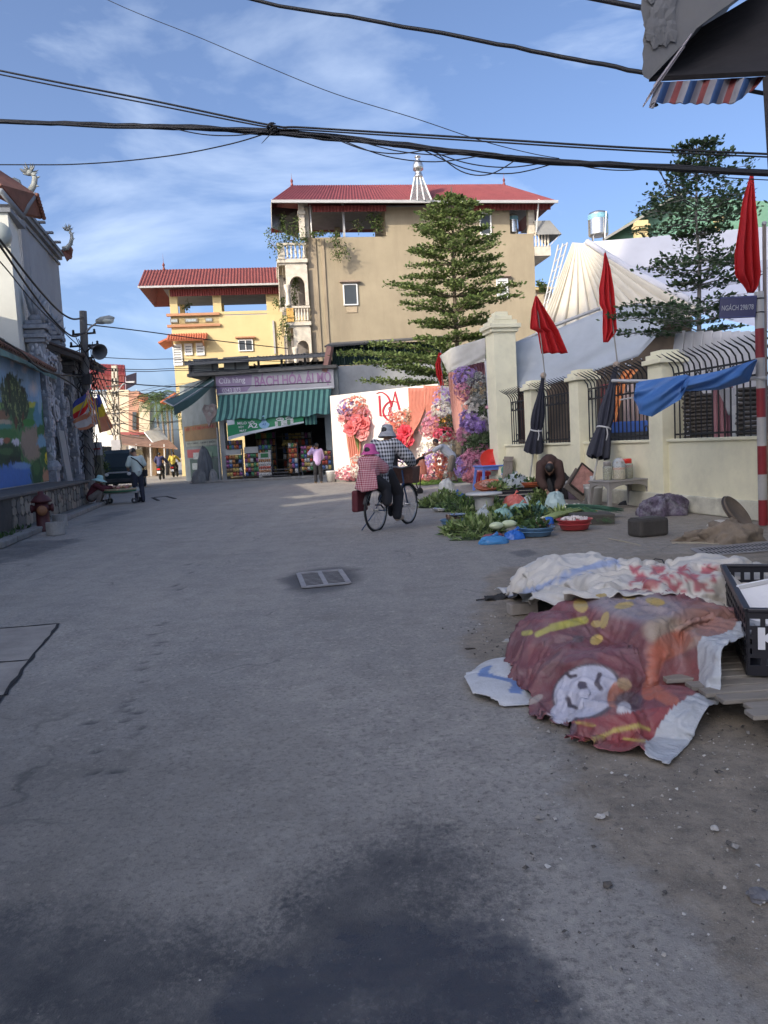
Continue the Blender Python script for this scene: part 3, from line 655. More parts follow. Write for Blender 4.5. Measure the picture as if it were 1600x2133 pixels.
# unseen tall blocks added well behind the camera to shade street and shop
def tower(label,c0,c1,at,D,H):
    """block across the sun's azimuth, spanning cross-sun coordinates c0..c1, D metres sunward of the point at"""
    ux=V((math.cos(SUN_AZ)*-1,math.sin(SUN_AZ),0));ux=V((-math.cos(SUN_AZ),math.sin(SUN_AZ),0))
    sd=V((math.sin(SUN_AZ),math.cos(SUN_AZ),0));base=sd*((V(at)*1).dot(sd)+D);cm=(c0+c1)/2
    o=thing('shade_block',label,'building',base+ux*cm,math.atan2(ux.y,ux.x));W=c1-c0
    MB().box((0,0,H/2),(W,9,H)).build('wall',M_H1,o)
    MB().box((0,0,H+.3),(W,9,.6)).build('parapet',M_GREYD,o)
    gl=MB();gl.box((0,0,0),(1.4,.08,1.5));g0=None
    for fl in range(int(H//3.4)):
        for k in range(int(W//3)):
            for sy in (-4.53,4.53):
                m_=LOC((-W/2+1.5+k*W/int(W//3),sy,2+fl*3.4))
                if g0 is None:g0=gl.build('window',glassmat('dark_glass'),o);g0.matrix_basis=m_
                else:inst(g0,o,m_)
tower('unseen wide block added far behind the camera to shade the street',-11.2,4,(1,12,0),62,52)
tower('unseen lower block added beside the wide one to shade the street',-14.3,-11.25,(1,12,0),62,43)
tower('unseen slim block added beside a gap that lets a sun streak through',-16.2,-14.75,(1,12,0),62,43)
tower('unseen block added beyond the painted wall to shade the shop',-32,-25.5,(-5,38,0),60,39.5)
# ------------------------------------------------------------------ corrugated sheets, arches, balusters
def corr(mb,p00,p10,p01,n,amp,nv=1,mi=0):
    """corrugated sheet: ridges run from p0x to p1.., u across"""
    p00,p10,p01=V(p00),V(p10),V(p01);du=p10-p00;dv=p01-p00;nn=du.cross(dv).normalized()
    mb.grid(lambda u,v_:p00+du*u+dv*v_+nn*amp*math.sin(u*n*2*math.pi),n*6,nv,mi)
M_RED=mat('red_metal_roof',(.185,.042,.043),.5,.15,1.5,.05,20,dirt=.15,dcol=(.2,.08,.06))
M_REDO=mat('old_red_roof',(.20,.05,.04),.6,.25,2.5,.1,20,dirt=.35,dcol=(.12,.06,.05),dscale=2)
M_GUT=mat('gutter_grey',(.42,.42,.42),.5,.1)
M_YEL=mat('yellow_render',(.60,.48,.25),.85,.08,.8,.1,20,dirt=.12,dcol=(.45,.33,.16),dscale=.6,streak=.6)
M_YELT=mat('yellow_trim',(.45,.23,.13),.8,.15,2,.1,20)
M_BROWN=mat('tan_render',(.34,.285,.195),.88,.12,.7,.18,18,dirt=.6,dcol=(.20,.16,.11),dscale=.7,streak=.85)
M_WHITE=mat('white_frame',(.72,.72,.70),.5,.05)
M_GLASS=mat('pane_glass',(.06,.07,.08),.3,.1,3,.02,spec=.3)
M_SHUT=mat('grey_louvre',(.26,.27,.27),.6,.1)
M_CREAM=mat('cream_stone',(.62,.56,.46),.8,.2,3,.25,25,dirt=.4,dcol=(.25,.22,.17),dscale=2)
def window(parent,M,x,z,wd,h,louv=False,hood=True,two=False,trim=None):
    """window on the wall plane y=0 of frame M (outside is -y)"""
    wn=MB().box((x,-.02,z),(wd,.05,h),M=M).build('window',M_GLASS if not louv else M_SHUT,parent,world=True)
    f=.07
    for (cx,cz,sx,sz) in ((x-wd/2,z,f,h+f),(x+wd/2,z,f,h+f),(x,z-h/2,wd-f,f),(x,z+h/2,wd-f,f))+(((x,z,f*.8,h-f),) if two else ()):
        MB().box((cx,-.045,cz),(sx,.09,sz),M=M).build('frame',M_WHITE,wn,world=True)
    if louv:
        k=max(4,int(h/.16))
        for j in range(k):
            MB().box((x,-.06,z-h/2+h*(j+.5)/k),(wd-f,.03,h/k*.55),M=M).build('slat',M_WHITE,wn,world=True)
    if hood:
        MB().box((x,-.12,z+h/2+.17),(wd+.42,.24,.09),M=M).box((x,-.08,z+h/2+.10),(wd+.25,.16,.06),M=M).build('hood',trim or mat('hood_brown',(.33,.25,.19),.8,.2),wn,world=True)
    return wn
def baluster_mesh():
    mb=MB();mb.lathe([(.055,0),(.055,.06),(.03,.1),(.06,.24),(.05,.34),(.025,.48),(.045,.56),(.05,.62)],n=8);return mb
# ------------------------------------------------------------------ yellow house
YA=rad(7.8);Y0=P(380,990,52);Y0.z=0;MY=LOC(Y0) @ RZ(YA)
zY=lambda y,x=420:P(x,y,52.3).z
def xY(px_,y=760):
    """local x of a picture column on the yellow front"""
    o_,d_=V((0,0,CAMH)),(P(px_,y,10)-V((0,0,CAMH)));n_=MY.to_3x3() @ V((0,1,0));t_=(Y0-o_).dot(n_)/d_.dot(n_);return (MY.inverted() @ (o_+d_*t_)).x
yb=thing('yellow_house','tall yellow house with open roof terrace under a red metal roof','house',Y0,YA)
x0,x1=0.,9.6;zp=zY(655);dep=5.6
MB().box(((x0+x1)/2,dep/2,(zp-.1)/2),(x1-x0,dep,zp-.1),M=MY).build('wall',M_YEL,yb,world=True)
zr=zY(604);
cols_=[xY(336,630),xY(452,630),xY(572,630)]
for cx,cw in zip(cols_,(.5,.55,1.1)):
    for yy in (.2,dep-.25):
        MB().box((max(cx,.25),yy,(zp+zr)/2),(cw if yy<1 else .35,.36,zr-zp+.2),M=MY).build('column',M_YEL,yb,world=True)
MB().box((8.6,.3,(zp+zr)/2),(1.8,.4,zr-zp),M=MY).build('terrace_wall',M_YEL,yb,world=True)
xm=xY(455,640)
for y_,hh in ((655,.16),(678,.16)):
    MB().box((xm/2-.1,-.02,zY(y_)),(xm+.3,.3,hh),M=MY).build('cornice',M_YELT,yb,world=True)
MB().box((xm/2,.05,zY(666)),(xm,.1,zY(656)-zY(677)),M=MY).build('parapet_band',M_YEL,yb,world=True)
MB().box(((xm+x1)/2,.09,zp+.05),(x1-xm,.17,.2),M=MY).build('parapet_wall',M_YEL,yb,world=True)
for a,b_ in ((355,371),(385,412),(428,443)):
    mb=MB();c_,w_=(xY(a,668)+xY(b_,668))/2,xY(b_,668)-xY(a,668);mb.box((c_,-.02,zY(667)),(w_,.08,.27),M=MY);vt=mb.build('vent_frame',mat('vent_brown',(.22,.19,.15),.8),yb,world=True)
    MB().box((c_,-.05,zY(667)),(w_*.8,.05,.16),M=MY).build('vent_grille',mat('vent_blue',(.35,.40,.42),.6,.4,12),vt,world=True)
# roof
xl=xY(305,600)-.2;ze=zY(600);zt=P(420,566,Y0.y+dep*.45+.6).z
mb=MB();corr(mb,MY @ V((xl-.2,-.9,ze)),MY @ V((x1+1.,-.9,ze)),MY @ V((xl-.2,dep*.45,zt+.1)),60,.03);
mb.add([MY @ V(p) for p in ((xl-.2,-.9,ze),(xl+1.1,dep*.45,zt+.1),(xl-.2,dep+.6,ze),(x1+1,dep*.45,zt+.1),(x1+1,dep+.6,ze))],[(0,1,2),(1,3,4,2)])
mb.build('roof',M_REDO,yb,world=True,solid=.03)
MB().bar(MY @ V((xl-.2,-.95,ze-.05)),MY @ V((x1+1,-.95,ze-.05)),.12,.12).build('gutter',M_GUT,yb,world=True)
mb=MB();corr(mb,MY @ V((.1,-.25,ze-.1)),MY @ V((x1,-.25,ze-.1)),MY @ V((.1,-.22,ze-.55)),60,.03);mb.build('valance',mat('bright_red_sheet',(.24,.045,.042),.5,.15),yb,world=True,solid=.02)
MB().box(((x0+x1)/2,dep/2,ze-.06),(x1-x0+.6,dep+.4,.04),M=MY).build('ceiling',mat('ceiling_grey',(.19,.19,.20),.8),yb,world=True)
MB().lathe([(.12,0),(.05,.2),(.1,.32),(.015,.5),(.003,1.1)],MY @ V((xl+1.1,dep*.45,zt+.1)),8).build('ridge_finial',M_REDO,yb,world=True)
# tiled window hood and windows
ha,hb=xY(350,702),xY(433,702);hz=zY(697)
hd=MB().add([MY @ V(p) for p in ((ha,-.85,hz-.45),(hb,-.85,hz-.45),(hb,-.02,hz+.02),(ha,-.02,hz+.02))],[(0,1,2,3)]).build('window_hood',mat('orange_tile',(.48,.15,.08),.75,.2,4),yb,world=True,solid=.09)
hr_=MB();hr_.tube([(0,-.9,-.39),(0,0,.08)],.05,6);ho=hr_.build('tile',MATS['orange_tile'],hd);ho.matrix_parent_inverse=Matrix();ho.matrix_basis=MY @ LOC((ha+.08,0,hz))
ho.matrix_parent_inverse=WM[yb].inverted() @ Matrix() if False else Matrix()
for k in range(1,int((hb-ha)/.16)):inst(ho,hd,MY @ LOC((ha+.08+k*.16,0,hz)))
for hx in (ha+.3,hb-.3):
    MB().bar(MY @ V((hx,-.7,hz-.42)),MY @ V((hx,0,hz-.75)),.1).build('bracket',M_YELT,hd,world=True)
def ywin(a,b_,ya,yb_,**k):
    xa,xb=xY(a,(ya+yb_)/2),xY(b_,(ya+yb_)/2);za,zb=zY(yb_,a),zY(ya,a);window(yb,MY,(xa+xb)/2,(za+zb)/2,xb-xa,zb-za,hood=False,**k)
ywin(362,379,720,762,louv=True);ywin(386,400,718,740,louv=True);ywin(410,425,716,740,louv=True)
wx=xY(512,720);window(yb,MY,wx,zY(718,512),.9,.7,two=True,trim=M_YELT)
MB().box((xY(571,700),-.06,zY(700,571)),(.12,.12,2.2),M=MY).build('drainpipe',M_GUT,yb,world=True)
ywin(386,400,925,968,louv=False)
MB().add([MY @ V(p) for p in ((-.9,-.2,zY(712)),(-.9,3,zY(712)),(0,3,zY(700)),(0,-.2,zY(700)))],[(0,1,2,3)]).build('side_hood',MATS['orange_tile'],yb,world=True,solid=.1)
MB().add([MY @ V(p) for p in ((-1.0,-.6,zY(836)),(-1.0,1.5,zY(836)),(0,1.5,zY(818)),(0,-.6,zY(818)))],[(0,1,2,3)]).build('side_hood',MATS['orange_tile'],yb,world=True,solid=.1)
# ------------------------------------------------------------------ tan house
BA=rad(8);B0=P(648,700,47);B0.z=0;MBn=LOC(B0) @ RZ(BA)
zB=lambda y,x=700:P(x,y,47.8).z
def xB(px_,y=600):
    o_,d_=V((0,0,CAMH)),(P(px_,y,10)-V((0,0,CAMH)));n_=MBn.to_3x3() @ V((0,1,0));t_=(B0-o_).dot(n_)/d_.dot(n_);return (MBn.inverted() @ (o_+d_*t_)).x
def zBx(px_,y):
    o_,d_=V((0,0,CAMH)),(P(px_,y,10)-V((0,0,CAMH)));n_=MBn.to_3x3() @ V((0,1,0));t_=(B0-o_).dot(n_)/d_.dot(n_);return (o_+d_*t_).z
tb=thing('tan_house','tall tan rendered house with red hipped metal roof and arched white balconies','house',B0,BA)
bx1=xB(1114,560);bd_=4.6;zw=zBx(720,494);ztop=zBx(820,430)
oa,ob=xB(644,465),xB(803,460);oc,od=xB(1062,460),xB(1101,460)
mb=MB();mb.box((bx1/2,bd_/2,zw/2),(bx1,bd_,zw),M=MBn)
mb.box(((ob+oc)/2,bd_/2,(zw+ztop)/2+.002),(oc-ob,bd_-.02,ztop-zw),M=MBn)
zs=zBx(1080,487);mb.box(((oc+bx1)/2,bd_/2,(zw+zs)/2+.004),(bx1-oc,bd_-.01,max(.05,zs-zw)),M=MBn)
mb.build('wall',M_BROWN,tb,world=True)
for cx,cw in ((xB(637,465),.38),(xB(716,465)+.02,.10),(xB(1108,460),.38)):
    MB().box((cx,.25,(zw+ztop)/2+.1),(cw,.4,ztop-zw+.3),M=MBn).build('column',M_CREAM if cw>.3 else M_GUT,tb,world=True)
for cx in (oa+.3,ob-2.5):
    MB().box((cx,bd_-.3,(zw+ztop)/2),(.35,.35,ztop-zw),M=MBn).build('column',M_BROWN,tb,world=True)
MB().box((.35,-.03,zw/2),(.5,.09,zw-.1),M=MBn).box((1.0,-.03,zw/2),(.16,.09,zw-.1),M=MBn).build('corner_strip',mat('tan_strip',(.36,.29,.20),.88,.2,.8,.2,18,dirt=.5,dcol=(.16,.125,.085),dscale=.8,streak=.8),tb,world=True)
MB().box((bx1/2,bd_/2,zBx(820,427)-.09),(bx1+.5,bd_+.2,.04),M=MBn).build('ceiling',MATS['ceiling_grey'],tb,world=True)
# hipped roof
ez=zBx(820,427);rz_=P(820,389,B0.y+1.1+bd_*.45).z;exl,exr=xB(572,430)-.2,xB(1143,425)+.2
rl,rr_=xB(612,391),xB(1072,388)
mb=MB();A=[MBn @ V(p) for p in ((exl,-1.,ez),(exr,-1.,ez-.15),(exr,bd_+1,ez-.15),(exl,bd_+1,ez),(rl,bd_*.45,rz_),(rr_,bd_*.45,rz_))]
n=90
def slope(u,v_):
    a=A[0].lerp(A[1],u);b_=A[4].lerp(A[5],u);return a.lerp(b_,v_)+V((0,0,.03*math.sin(u*n*2*math.pi)))
mb.grid(slope,n*6,2);mb.add(A,[(1,2,5),(2,3,4,5),(3,0,4)]);mb.build('roof',M_RED,tb,world=True,solid=.03)
MB().bar(A[0]+V((0,-.05,-.06)),A[1]+V((0,-.05,-.06)),.12,.16).build('gutter',M_GUT,tb,world=True)
MB().add([MBn @ V(p) for p in ((exl,-.7,ez-.02),(exl-.05,-.6,ez-1.4),(-.3,1.8,ez-1.4),(-.3,1.8,ez+.35),(exl,1.6,ez+.45))],[(0,1,2,3,4)]).build('side_awning',mat('awning_grey',(.26,.26,.25),.7,.15),tb,world=True,solid=.04)
for a,b_ in ((650,803),(985,1143)):
    mb=MB();corr(mb,MBn @ V((xB(a,440),-.35,ez-.12)),MBn @ V((xB(b_,440),-.35,ez-.12)),MBn @ V((xB(a,440),-.32,ez-.46)),22,.04);mb.build('valance',MATS['bright_red_sheet'],tb,world=True,solid=.02)
for p in (A[4],A[5]):
    MB().lathe([(.10,0),(.05,.15),(.09,.28),(.015,.42),(.003,.75)],p,8).build('ridge_finial',M_RED,tb,world=True)
MB().bar(MBn @ V((xB(648,470),-.1,zw)),MBn @ V((xB(646,440),-.1,ez)),.07).build('downpipe',M_WHITE,tb,world=True)
MB().bar(MBn @ V((xB(1113,470),-.3,zs)),MBn @ V((xB(1112,425),-.9,ez)),.07).build('downpipe',M_WHITE,tb,world=True)
def bwin(px_,y,wp,hp,**k):
    s_=(B0.y+1)/F;window(tb,MBn,xB(px_,y),zBx(px_,y),wp*s_,hp*s_,**k)
bwin(730,614,27,40);bwin(1011,467,22,42);bwin(1046,601,22,38,louv=True)
MB().box((xB(733,645),-.02,zBx(733,645)),(.65,.04,.35),M=MBn).build('patch_plate',mat('tan_patch',(.40,.32,.22),.85),tb,world=True)
# skylight tower with turning vent on the ridge
sk=thing('roof_ventilator','silver turbine ventilator on a glazed pyramid above the red roof','ventilator',P(876,418,47.0))
b0,t0=[P(x,y,d) for x,y,d in ((855,418,46.8),(899,416,46.8),(896,416,48.4),(858,418,48.4))],[P(x,y,d) for x,y,d in ((864,369,47.3),(880,369,47.3),(879,369,47.9),(865,369,47.9))]
for i in range(4):
    MB().add([b0[i],b0[(i+1) % 4],t0[(i+1) % 4],t0[i]],[(0,1,2,3)]).build('pane',clear('skylight_glass',(.35,.40,.42),.72),sk,world=True)
for i in range(4):
    for q in (0.,.33,.66):
        MB().bar(b0[i].lerp(b0[(i+1) % 4],q),t0[i].lerp(t0[(i+1) % 4],q),.06).build('glazing_bar',M_WHITE,sk,world=True)
M_STEEL=mat('stainless',(.62,.62,.60),.25,.1,6,.05,30,metal=.9)
c_=P(872,369,47.6);MB().lathe([(.30,-.05),(.30,.12),(.24,.14),(.24,.35),(.36,.4),(.38,.62),(.30,.85),(.16,.98),(.15,1.12),(.22,1.14),(.2,1.2),(.02,1.22)],c_,18,sx=.85,sy=.85).build('turbine',M_STEEL,sk,world=True,smooth=True)
# water tank in the roof opening
def tank(name,label,c,r_,h,band=None):
    t_=thing(name,label,'water tank',c)
    pr=[(.02,0),(r_*.9,0),(r_,.04)]
    for k in range(7):z=.06+k*(h-.3)/7;pr+=[(r_,z),(r_*1.02,z+(h-.3)/14),(r_,z+(h-.3)/7-.01)]
    pr+=[(r_,h-.22),(r_*.9,h-.12),(r_*.35,h-.03),(.02,h)]
    MB().lathe(pr,(0,0,.25),20).build('vessel',M_STEEL,t_,smooth=True)
    MB().lathe([(r_*1.03,h*.66),(r_*1.035,h*.84)],(0,0,.22),20,cap=False).build('label_band',mat('tank_band',(.20,.42,.52),.5,.3,10),t_)
    for a in range(4):
        an=a*math.pi/2+.6;MB().bar((math.cos(an)*r_*.8,math.sin(an)*r_*.8,0),(math.cos(an)*r_*.8,math.sin(an)*r_*.8,.28),.05).build('leg',M_GUT,t_)
    return t_
p=MBn @ V((xB(1079,470),1.0,zs+.02));tank('water_tank','steel water tank inside the roof opening of the tan house',p,.34,1.25)
# left-hand balconies with arches
def arch_panel(mb,M,x0,x1,z0,z1,ax,aw,az,th=.25,n=14):
    """wall panel in the xz plane of M with an arched opening centred on ax, springing at az"""
    arc=[(ax-aw/2,z0)]+[(ax-aw/2*math.cos(math.pi*i/n),az+aw/2*math.sin(math.pi*i/n)*1.15) for i in range(n+1)]+[(ax+aw/2,z0)]
    outr=[]
    for (x,z) in arc:
        t_=(x-(ax-aw/2))/aw;outr.append((x0+(x1-x0)*t_,z1) if 0<t_<1 else ((x0,z0) if t_<=0 and z<=z0 else ((x1,z0) if z<=z0 else ((x0,z1) if t_<=0 else (x1,z1)))))
    k=len(arc);vs_=[]
    for yy in (0,th):vs_+=[M @ V((x,yy,z)) for x,z in arc]+[M @ V((x,yy,z)) for x,z in outr]
    fs=[]
    for i in range(k-1):
        fs+=[(i,k+i,k+i+1,i+1),(2*k+i+1,3*k+i+1,3*k+i,2*k+i),(i+1,2*k+i+1,2*k+i,i)]
    mb.add(vs_,fs)
bw=1.55
lev=[(zBx(620,548)-.1,zBx(620,655)-.0,'upper'),(zBx(625,672),zBx(625,760),'lower')]
def balcony(zf,seed,x0=-bw,x1=-.02,dep=4.5,yel=True):
    sl_=MB().box(((x0+x1)/2,dep/2-.4,zf),(x1-x0+.1,dep,.22),M=MBn).box(((x0+x1)/2,dep/2-.4,zf-.16),(x1-x0-.1,dep-.2,.14),M=MBn).build('balcony_slab',M_CREAM,tb,world=True)
    MB().box(((x0+x1)/2,-.35,zf+.95),(x1-x0+.06,.2,.12),M=MBn).build('handrail',M_CREAM,sl_,world=True)
    MB().box((x0+.22,-.35,zf+.5),(.40,.22,.8),M=MBn).build('pedestal',mat('ochre_panel',(.62,.36,.10),.8,.15) if yel else M_CREAM,sl_,world=True)
    bm_=baluster_mesh();bo=bm_.build('baluster',M_CREAM,sl_,smooth=True);bo.matrix_parent_inverse=WM[tb].inverted();k=5
    bo.matrix_parent_inverse=Matrix();
    ms=[MBn @ LOC((x0+.58+j*(x1-x0-.7)/(k-1),-.35,zf+.15)) @ Matrix.Diagonal((1.3,1.3,1.2,1)) for j in range(k)]
    bo.matrix_basis=ms[0]
    for m_ in ms[1:]:inst(bo,sl_,m_)
    return sl_
z1,z2=zBx(612,546),zBx(622,676)
balcony(z1,1,-bw-.15,-.02,yel=False);balcony(z2,2,-bw+.15)
for (za,zb_,xo) in ((z2+1.05,z1-.25,-bw),(z2-2.6,z2-.25,-bw+.25)):
    mb=MB();arch_panel(mb,MBn @ LOC((0,-.35,0)),xo+.25,-.02,za,zb_,(xo+.25)/2,-(xo+.25)*.68,zb_-1.15);mb.build('arch',M_CREAM,tb,world=True)
    mb=MB();arch_panel(mb,MBn @ LOC((xo+.1,-.3,0)) @ RZ(math.pi/2),0,2.2,za,zb_,1.1,1.5,zb_-1.15);mb.build('arch',M_CREAM,tb,world=True)
    MB().lathe([(.17,0),(.17,.12),(.13,.2),(.115,zb_-za-1.5),(.16,zb_-za-1.35),(.20,zb_-za-1.15),(.2,zb_-za-1.1)],MBn @ V((xo+.3,-.42,za-.05)),12).build('balcony_column',M_CREAM,tb,world=True,smooth=True)
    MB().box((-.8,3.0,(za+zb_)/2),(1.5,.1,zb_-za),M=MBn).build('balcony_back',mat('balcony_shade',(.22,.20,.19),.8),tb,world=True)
MB().box((-.16,-.2,(zw+ez)/2),(.34,.34,ez-zw+.3),M=MBn).box((-.16,-.2,ez-.5),(.46,.46,.2),M=MBn).build('column',M_CREAM,tb,world=True,bevel=.02)
# right-hand balcony
zb_=zBx(1130,535);sb=MB().box((bx1+.55,1.6,zb_+.35),(1.05,3.2,.55),M=MBn).build('balcony_slab',M_CREAM,tb,world=True)
MB().box((bx1+.55,.05,zb_+1.5),(1.1,.16,.1),M=MBn).build('handrail',M_CREAM,sb,world=True)
bo=baluster_mesh().build('baluster',M_CREAM,sb,smooth=True);bo.matrix_parent_inverse=Matrix();ms=[MBn @ LOC((bx1+.15+j*.2,.05,zb_+.62)) @ Matrix.Diagonal((1.3,1.3,1.35,1)) for j in range(5)];bo.matrix_basis=ms[0]
for m_ in ms[1:]:inst(bo,sb,m_)
za=zBx(1118,462);aw=MB().add([MBn @ V(p) for p in ((bx1,-.2,za),(bx1+1.,-.2,za),(bx1+1.7,-.3,za-.85),(bx1+.1,-.3,za-.85),(bx1,2.5,za),(bx1+1,2.5,za),(bx1+1.7,2.5,za-.85))],[(0,1,2,3),(0,4,5,1),(1,5,6,2)]).build('side_awning',MATS['awning_grey'],tb,world=True,solid=.03)
MB().bar(MBn @ V((bx1+1.6,-.2,za-.85)),MBn @ V((bx1+.9,.2,za-1.6)),.04).build('stay',M_GUT,aw,world=True)
# potted climbers on the terrace edges
M_LEAF1=leafmat('shrub_leaf',(.055,.10,.03),(.13,.17,.05));M_TWIG=mat('twig',(.16,.12,.08),.9)
def shrub(name,label,c,rx,ry,rz,n,ls,seed,m=None,stems=6,group=None,flowers=None):
    r=np.random.default_rng(seed);o=thing(name,label,'plant',c,group=group)
    mb=MB();rr=random.Random(seed);tips=[]
    for k in range(stems):
        tip=V((rr.gauss(0,rx*.6),rr.gauss(0,ry*.6),rz*rr.uniform(-.6,1.)));mb.tube([(0,0,0),tip*.5+V((0,0,abs(rz)*.15)),tip],[.02,.014,.005],5);tips.append(tip)
    mb.build('stem',M_TWIG,o)
    cl=r.normal(size=(max(5,n//40),3))*np.array([rx,ry,abs(rz)])*.5+np.array([0,0,rz*.4]);cen=cl[r.integers(0,len(cl),n)]+r.normal(size=(n,3))*np.array([rx,ry,abs(rz)])*.22
    d=r.normal(size=(n,3));d[:,2]-=.2
    link('foliage',leaves_mesh('foliage',cen,d,ls,m or M_LEAF1,seed=seed),o);return o
for i,(px_,y,d,rx,ry,rz,n) in enumerate(((612,500,46.6,.8,.5,.9,420),(575,520,46.4,.5,.4,.9,240),(590,480,46.8,.35,.4,.8,180),(705,505,46.6,.7,.25,-.9,300),(660,492,46.5,.5,.2,.25,160),(785,470,47.4,.5,.3,.8,260),(745,475,47.6,.5,.4,.5,80),(617,640,47.2,.35,.4,1.3,380),(590,700,46.2,.4,.4,1.2,300),(583,640,46.5,.3,.3,.6,160),(390,645,53.,.4,.3,.5,120))):
    lab=('large bushy plant overhanging the top arched balcony','loose green plant spilling left from the top balcony','leafy plant growing up to the soffit at the balcony corner','green creeper hanging down the tan wall below the terrace','small plants on the left end of the tan terrace edge','tall spiky plant at the right end of the tan roof terrace','thin twiggy plants in the middle of the tan terrace','tall plant inside the middle arched balcony','yellow green climber beside the lower arched balcony','small shrub hanging off the middle balcony corner','twiggy plant on the yellow terrace')[i]
    shrub('balcony_plant',lab,P(px_,y,d),rx,ry,rz,n,.16,40+i,group='plants on the house terraces')
# ------------------------------------------------------------------ corner shop
S0=V((-7.85,38.2,0));SA=math.atan2(-.55,5.5);MS=LOC(S0) @ RZ(SA);MSI=MS.inverted()
def onS(px_,y,off=0.):
    """point on the shop's front plane (offset outwards) at a picture position, in shop coordinates"""
    o_=V((0,0,CAMH));d_=P(px_,y,10)-o_;n_=MS.to_3x3() @ V((0,1,0));t_=(S0-n_*off-o_).dot(n_)/d_.dot(n_);return MSI @ (o_+d_*t_)
sx=lambda px_,y=900:onS(px_,y).x
sz=lambda y,px_=570:onS(px_,y).z
M_SHOPW=mat('shop_wall',(.27,.29,.29),.85,.2,1.5,.2,20,dirt=.4)
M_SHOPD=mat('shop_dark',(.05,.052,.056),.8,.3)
shop=thing('corner_shop','single storey corner shop with striped awning and lilac name board','shop',S0,SA)
xr=sx(697,880);zro=sz(775);
MSb=lambda mb,c,s_:mb.box(c,s_)
MB().box((.12,.2,zro/2),(.25,.4,zro)).build('pier',mat('pier_pale',(.42,.44,.44),.8,.15),shop)
MB().box((xr-.1,.2,zro/2),(.75,.4,zro)).build('pier',M_SHOPW,shop)
zl=sz(875);MB().box((xr/2,.2,(zl+zro)/2),(xr-.1,.38,zro-zl)).build('lintel_wall',M_SHOPW,shop)
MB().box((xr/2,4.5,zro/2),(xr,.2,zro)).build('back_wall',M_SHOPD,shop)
MB().box((xr-.02,2.6,zro/2),(.2,4.4,zro)).build('side_wall',M_SHOPW,shop)
MB().box((xr/2,2.4,.05),(xr,4.6,.1)).build('floor_slab',M_CONCD,shop)
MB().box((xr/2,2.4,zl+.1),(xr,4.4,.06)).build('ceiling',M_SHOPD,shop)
# left side wall, angled back along the lane
q0,q1=MSI @ V((-7.9,38.25,0)),MSI @ G(388,1001);q1.z=0
MB().add([(q0.x,q0.y,0),(q1.x,q1.y,0),(q1.x+.1,q1.y+4,0),(q0.x,q0.y+6,0)]+[(q0.x,q0.y,zro),(q1.x,q1.y,zro),(q1.x+.1,q1.y+4,zro),(q0.x,q0.y+6,zro)],[(0,1,5,4)[::-1],(1,2,6,5)[::-1],(4,5,6,7)]).build('lane_wall',mat('lane_wall',(.20,.23,.23),.85,.25,1.2,.2,20,dirt=.4),shop)
ea=(q1-q0).normalized();MW=frame(q0,-ea)
wl=(q1-q0).length
MWs=LOC(q1) @ RZ(math.atan2(-ea.y,-ea.x))
def board(name,x0,x1,z0,z1,m,th=.03,off=.02):
    mb=MB();mb.box(((x0+x1)/2,-off-th/2,(z0+z1)/2),(x1-x0,th,z1-z0),M=MWs);return mb.build(name,m,shop)
zz=lambda y:sz(y,470)
b1=board('signboard',wl*.08,wl*.98,zz(912),zz(878),mat('board_brown',(.20,.12,.045),.6,.2))
lettering('lettering','VẬT TƯ ĐIỆN NƯỚC',mat('letter_red',(.36,.03,.025),.5),b1,MWs @ LOC((wl*.11,-.058,zz(891))) @ Matrix.Rotation(math.pi/2,4,'X'),width=wl*.84,height=.27)
b2=board('signboard',wl*.10,wl*.98,zz(925),zz(913),mat('board_pale',(.22,.24,.20),.6,.3))
lettering('lettering','MÁY BƠM - QUẠT ĐIỆN',mat('letter_dark',(.05,.06,.06),.5),b2,MWs @ LOC((wl*.14,-.058,zz(921))) @ Matrix.Rotation(math.pi/2,4,'X'),width=wl*.78,height=.14)
board('signboard',wl*.12,wl*.6,zz(950),zz(932),mat('board_red',(.30,.06,.06),.6,.2));board('signboard',wl*.55,wl*.98,zz(950),zz(927),mat('board_green',(.07,.15,.10),.6,.3))
board('shutter',wl*.18,wl*.95,.15,zz(953),mat('shutter_green',(.04,.075,.06),.6,.3,4))
for i,(a,z) in enumerate(((.25,.6),(.55,.62),(.3,1.15),(.62,1.2))):board('notice',wl*a,wl*(a+.2),z,z+.35,mat('notice_%d' % (i % 2),((.35,.38,.36),(.12,.2,.14))[i % 2],.6,.5,9),.01,.055)
# doorstep
MB().box((xr/2-.6,-.45,.05),(xr+1.6,.9,.1)).build('door_step',M_CONC,shop,bevel=.02)
# name board
xa,xb=sx(452,800),sx(697,800);z0,z1=sz(816,570),sz(776,570)
nb=MB().box(((xa+xb)/2,-.10,(z0+z1)/2),(xb-xa,.16,z1-z0)).build('name_board',mat('name_board',(.50,.48,.50),.5,.12,1.5,.05),shop)
xm_=sx(528,800);mb=MB();k=10;mb.prism([(xa+.02,z0+.03),(xm_-.35,z0+.03),(xm_-.05,(z0+z1)/2-.1),(xm_,z1-.05),(xa+.02,z1-.05)],Matrix(((1,0,0,0),(0,0,-1,-.182),(0,1,0,0),(0,0,0,1))),.006);mb.build('lilac_panel',mat('lilac_panel',(.36,.27,.40),.5,.12),nb)
RX=Matrix.Rotation(math.pi/2,4,'X')
M_LIL=mat('lilac_letters',(.40,.22,.38),.45,.1)
hz_=z1-z0
lettering('lettering','BÁCH HÓA ÁI MỘ',M_LIL,nb,LOC((xm_+.12,-.186,z0+.14)) @ RX,width=xb-xm_-.25,height=hz_*.86,bold=.022,extrude=.01)
lettering('lettering','Cửa hàng',mat('white_letters',(.75,.72,.75),.5),nb,LOC((xa+.16,-.192,(z0+z1)/2-.02)) @ RX,width=(xm_-xa)*.72,height=hz_*.40,extrude=.006,bold=.01)
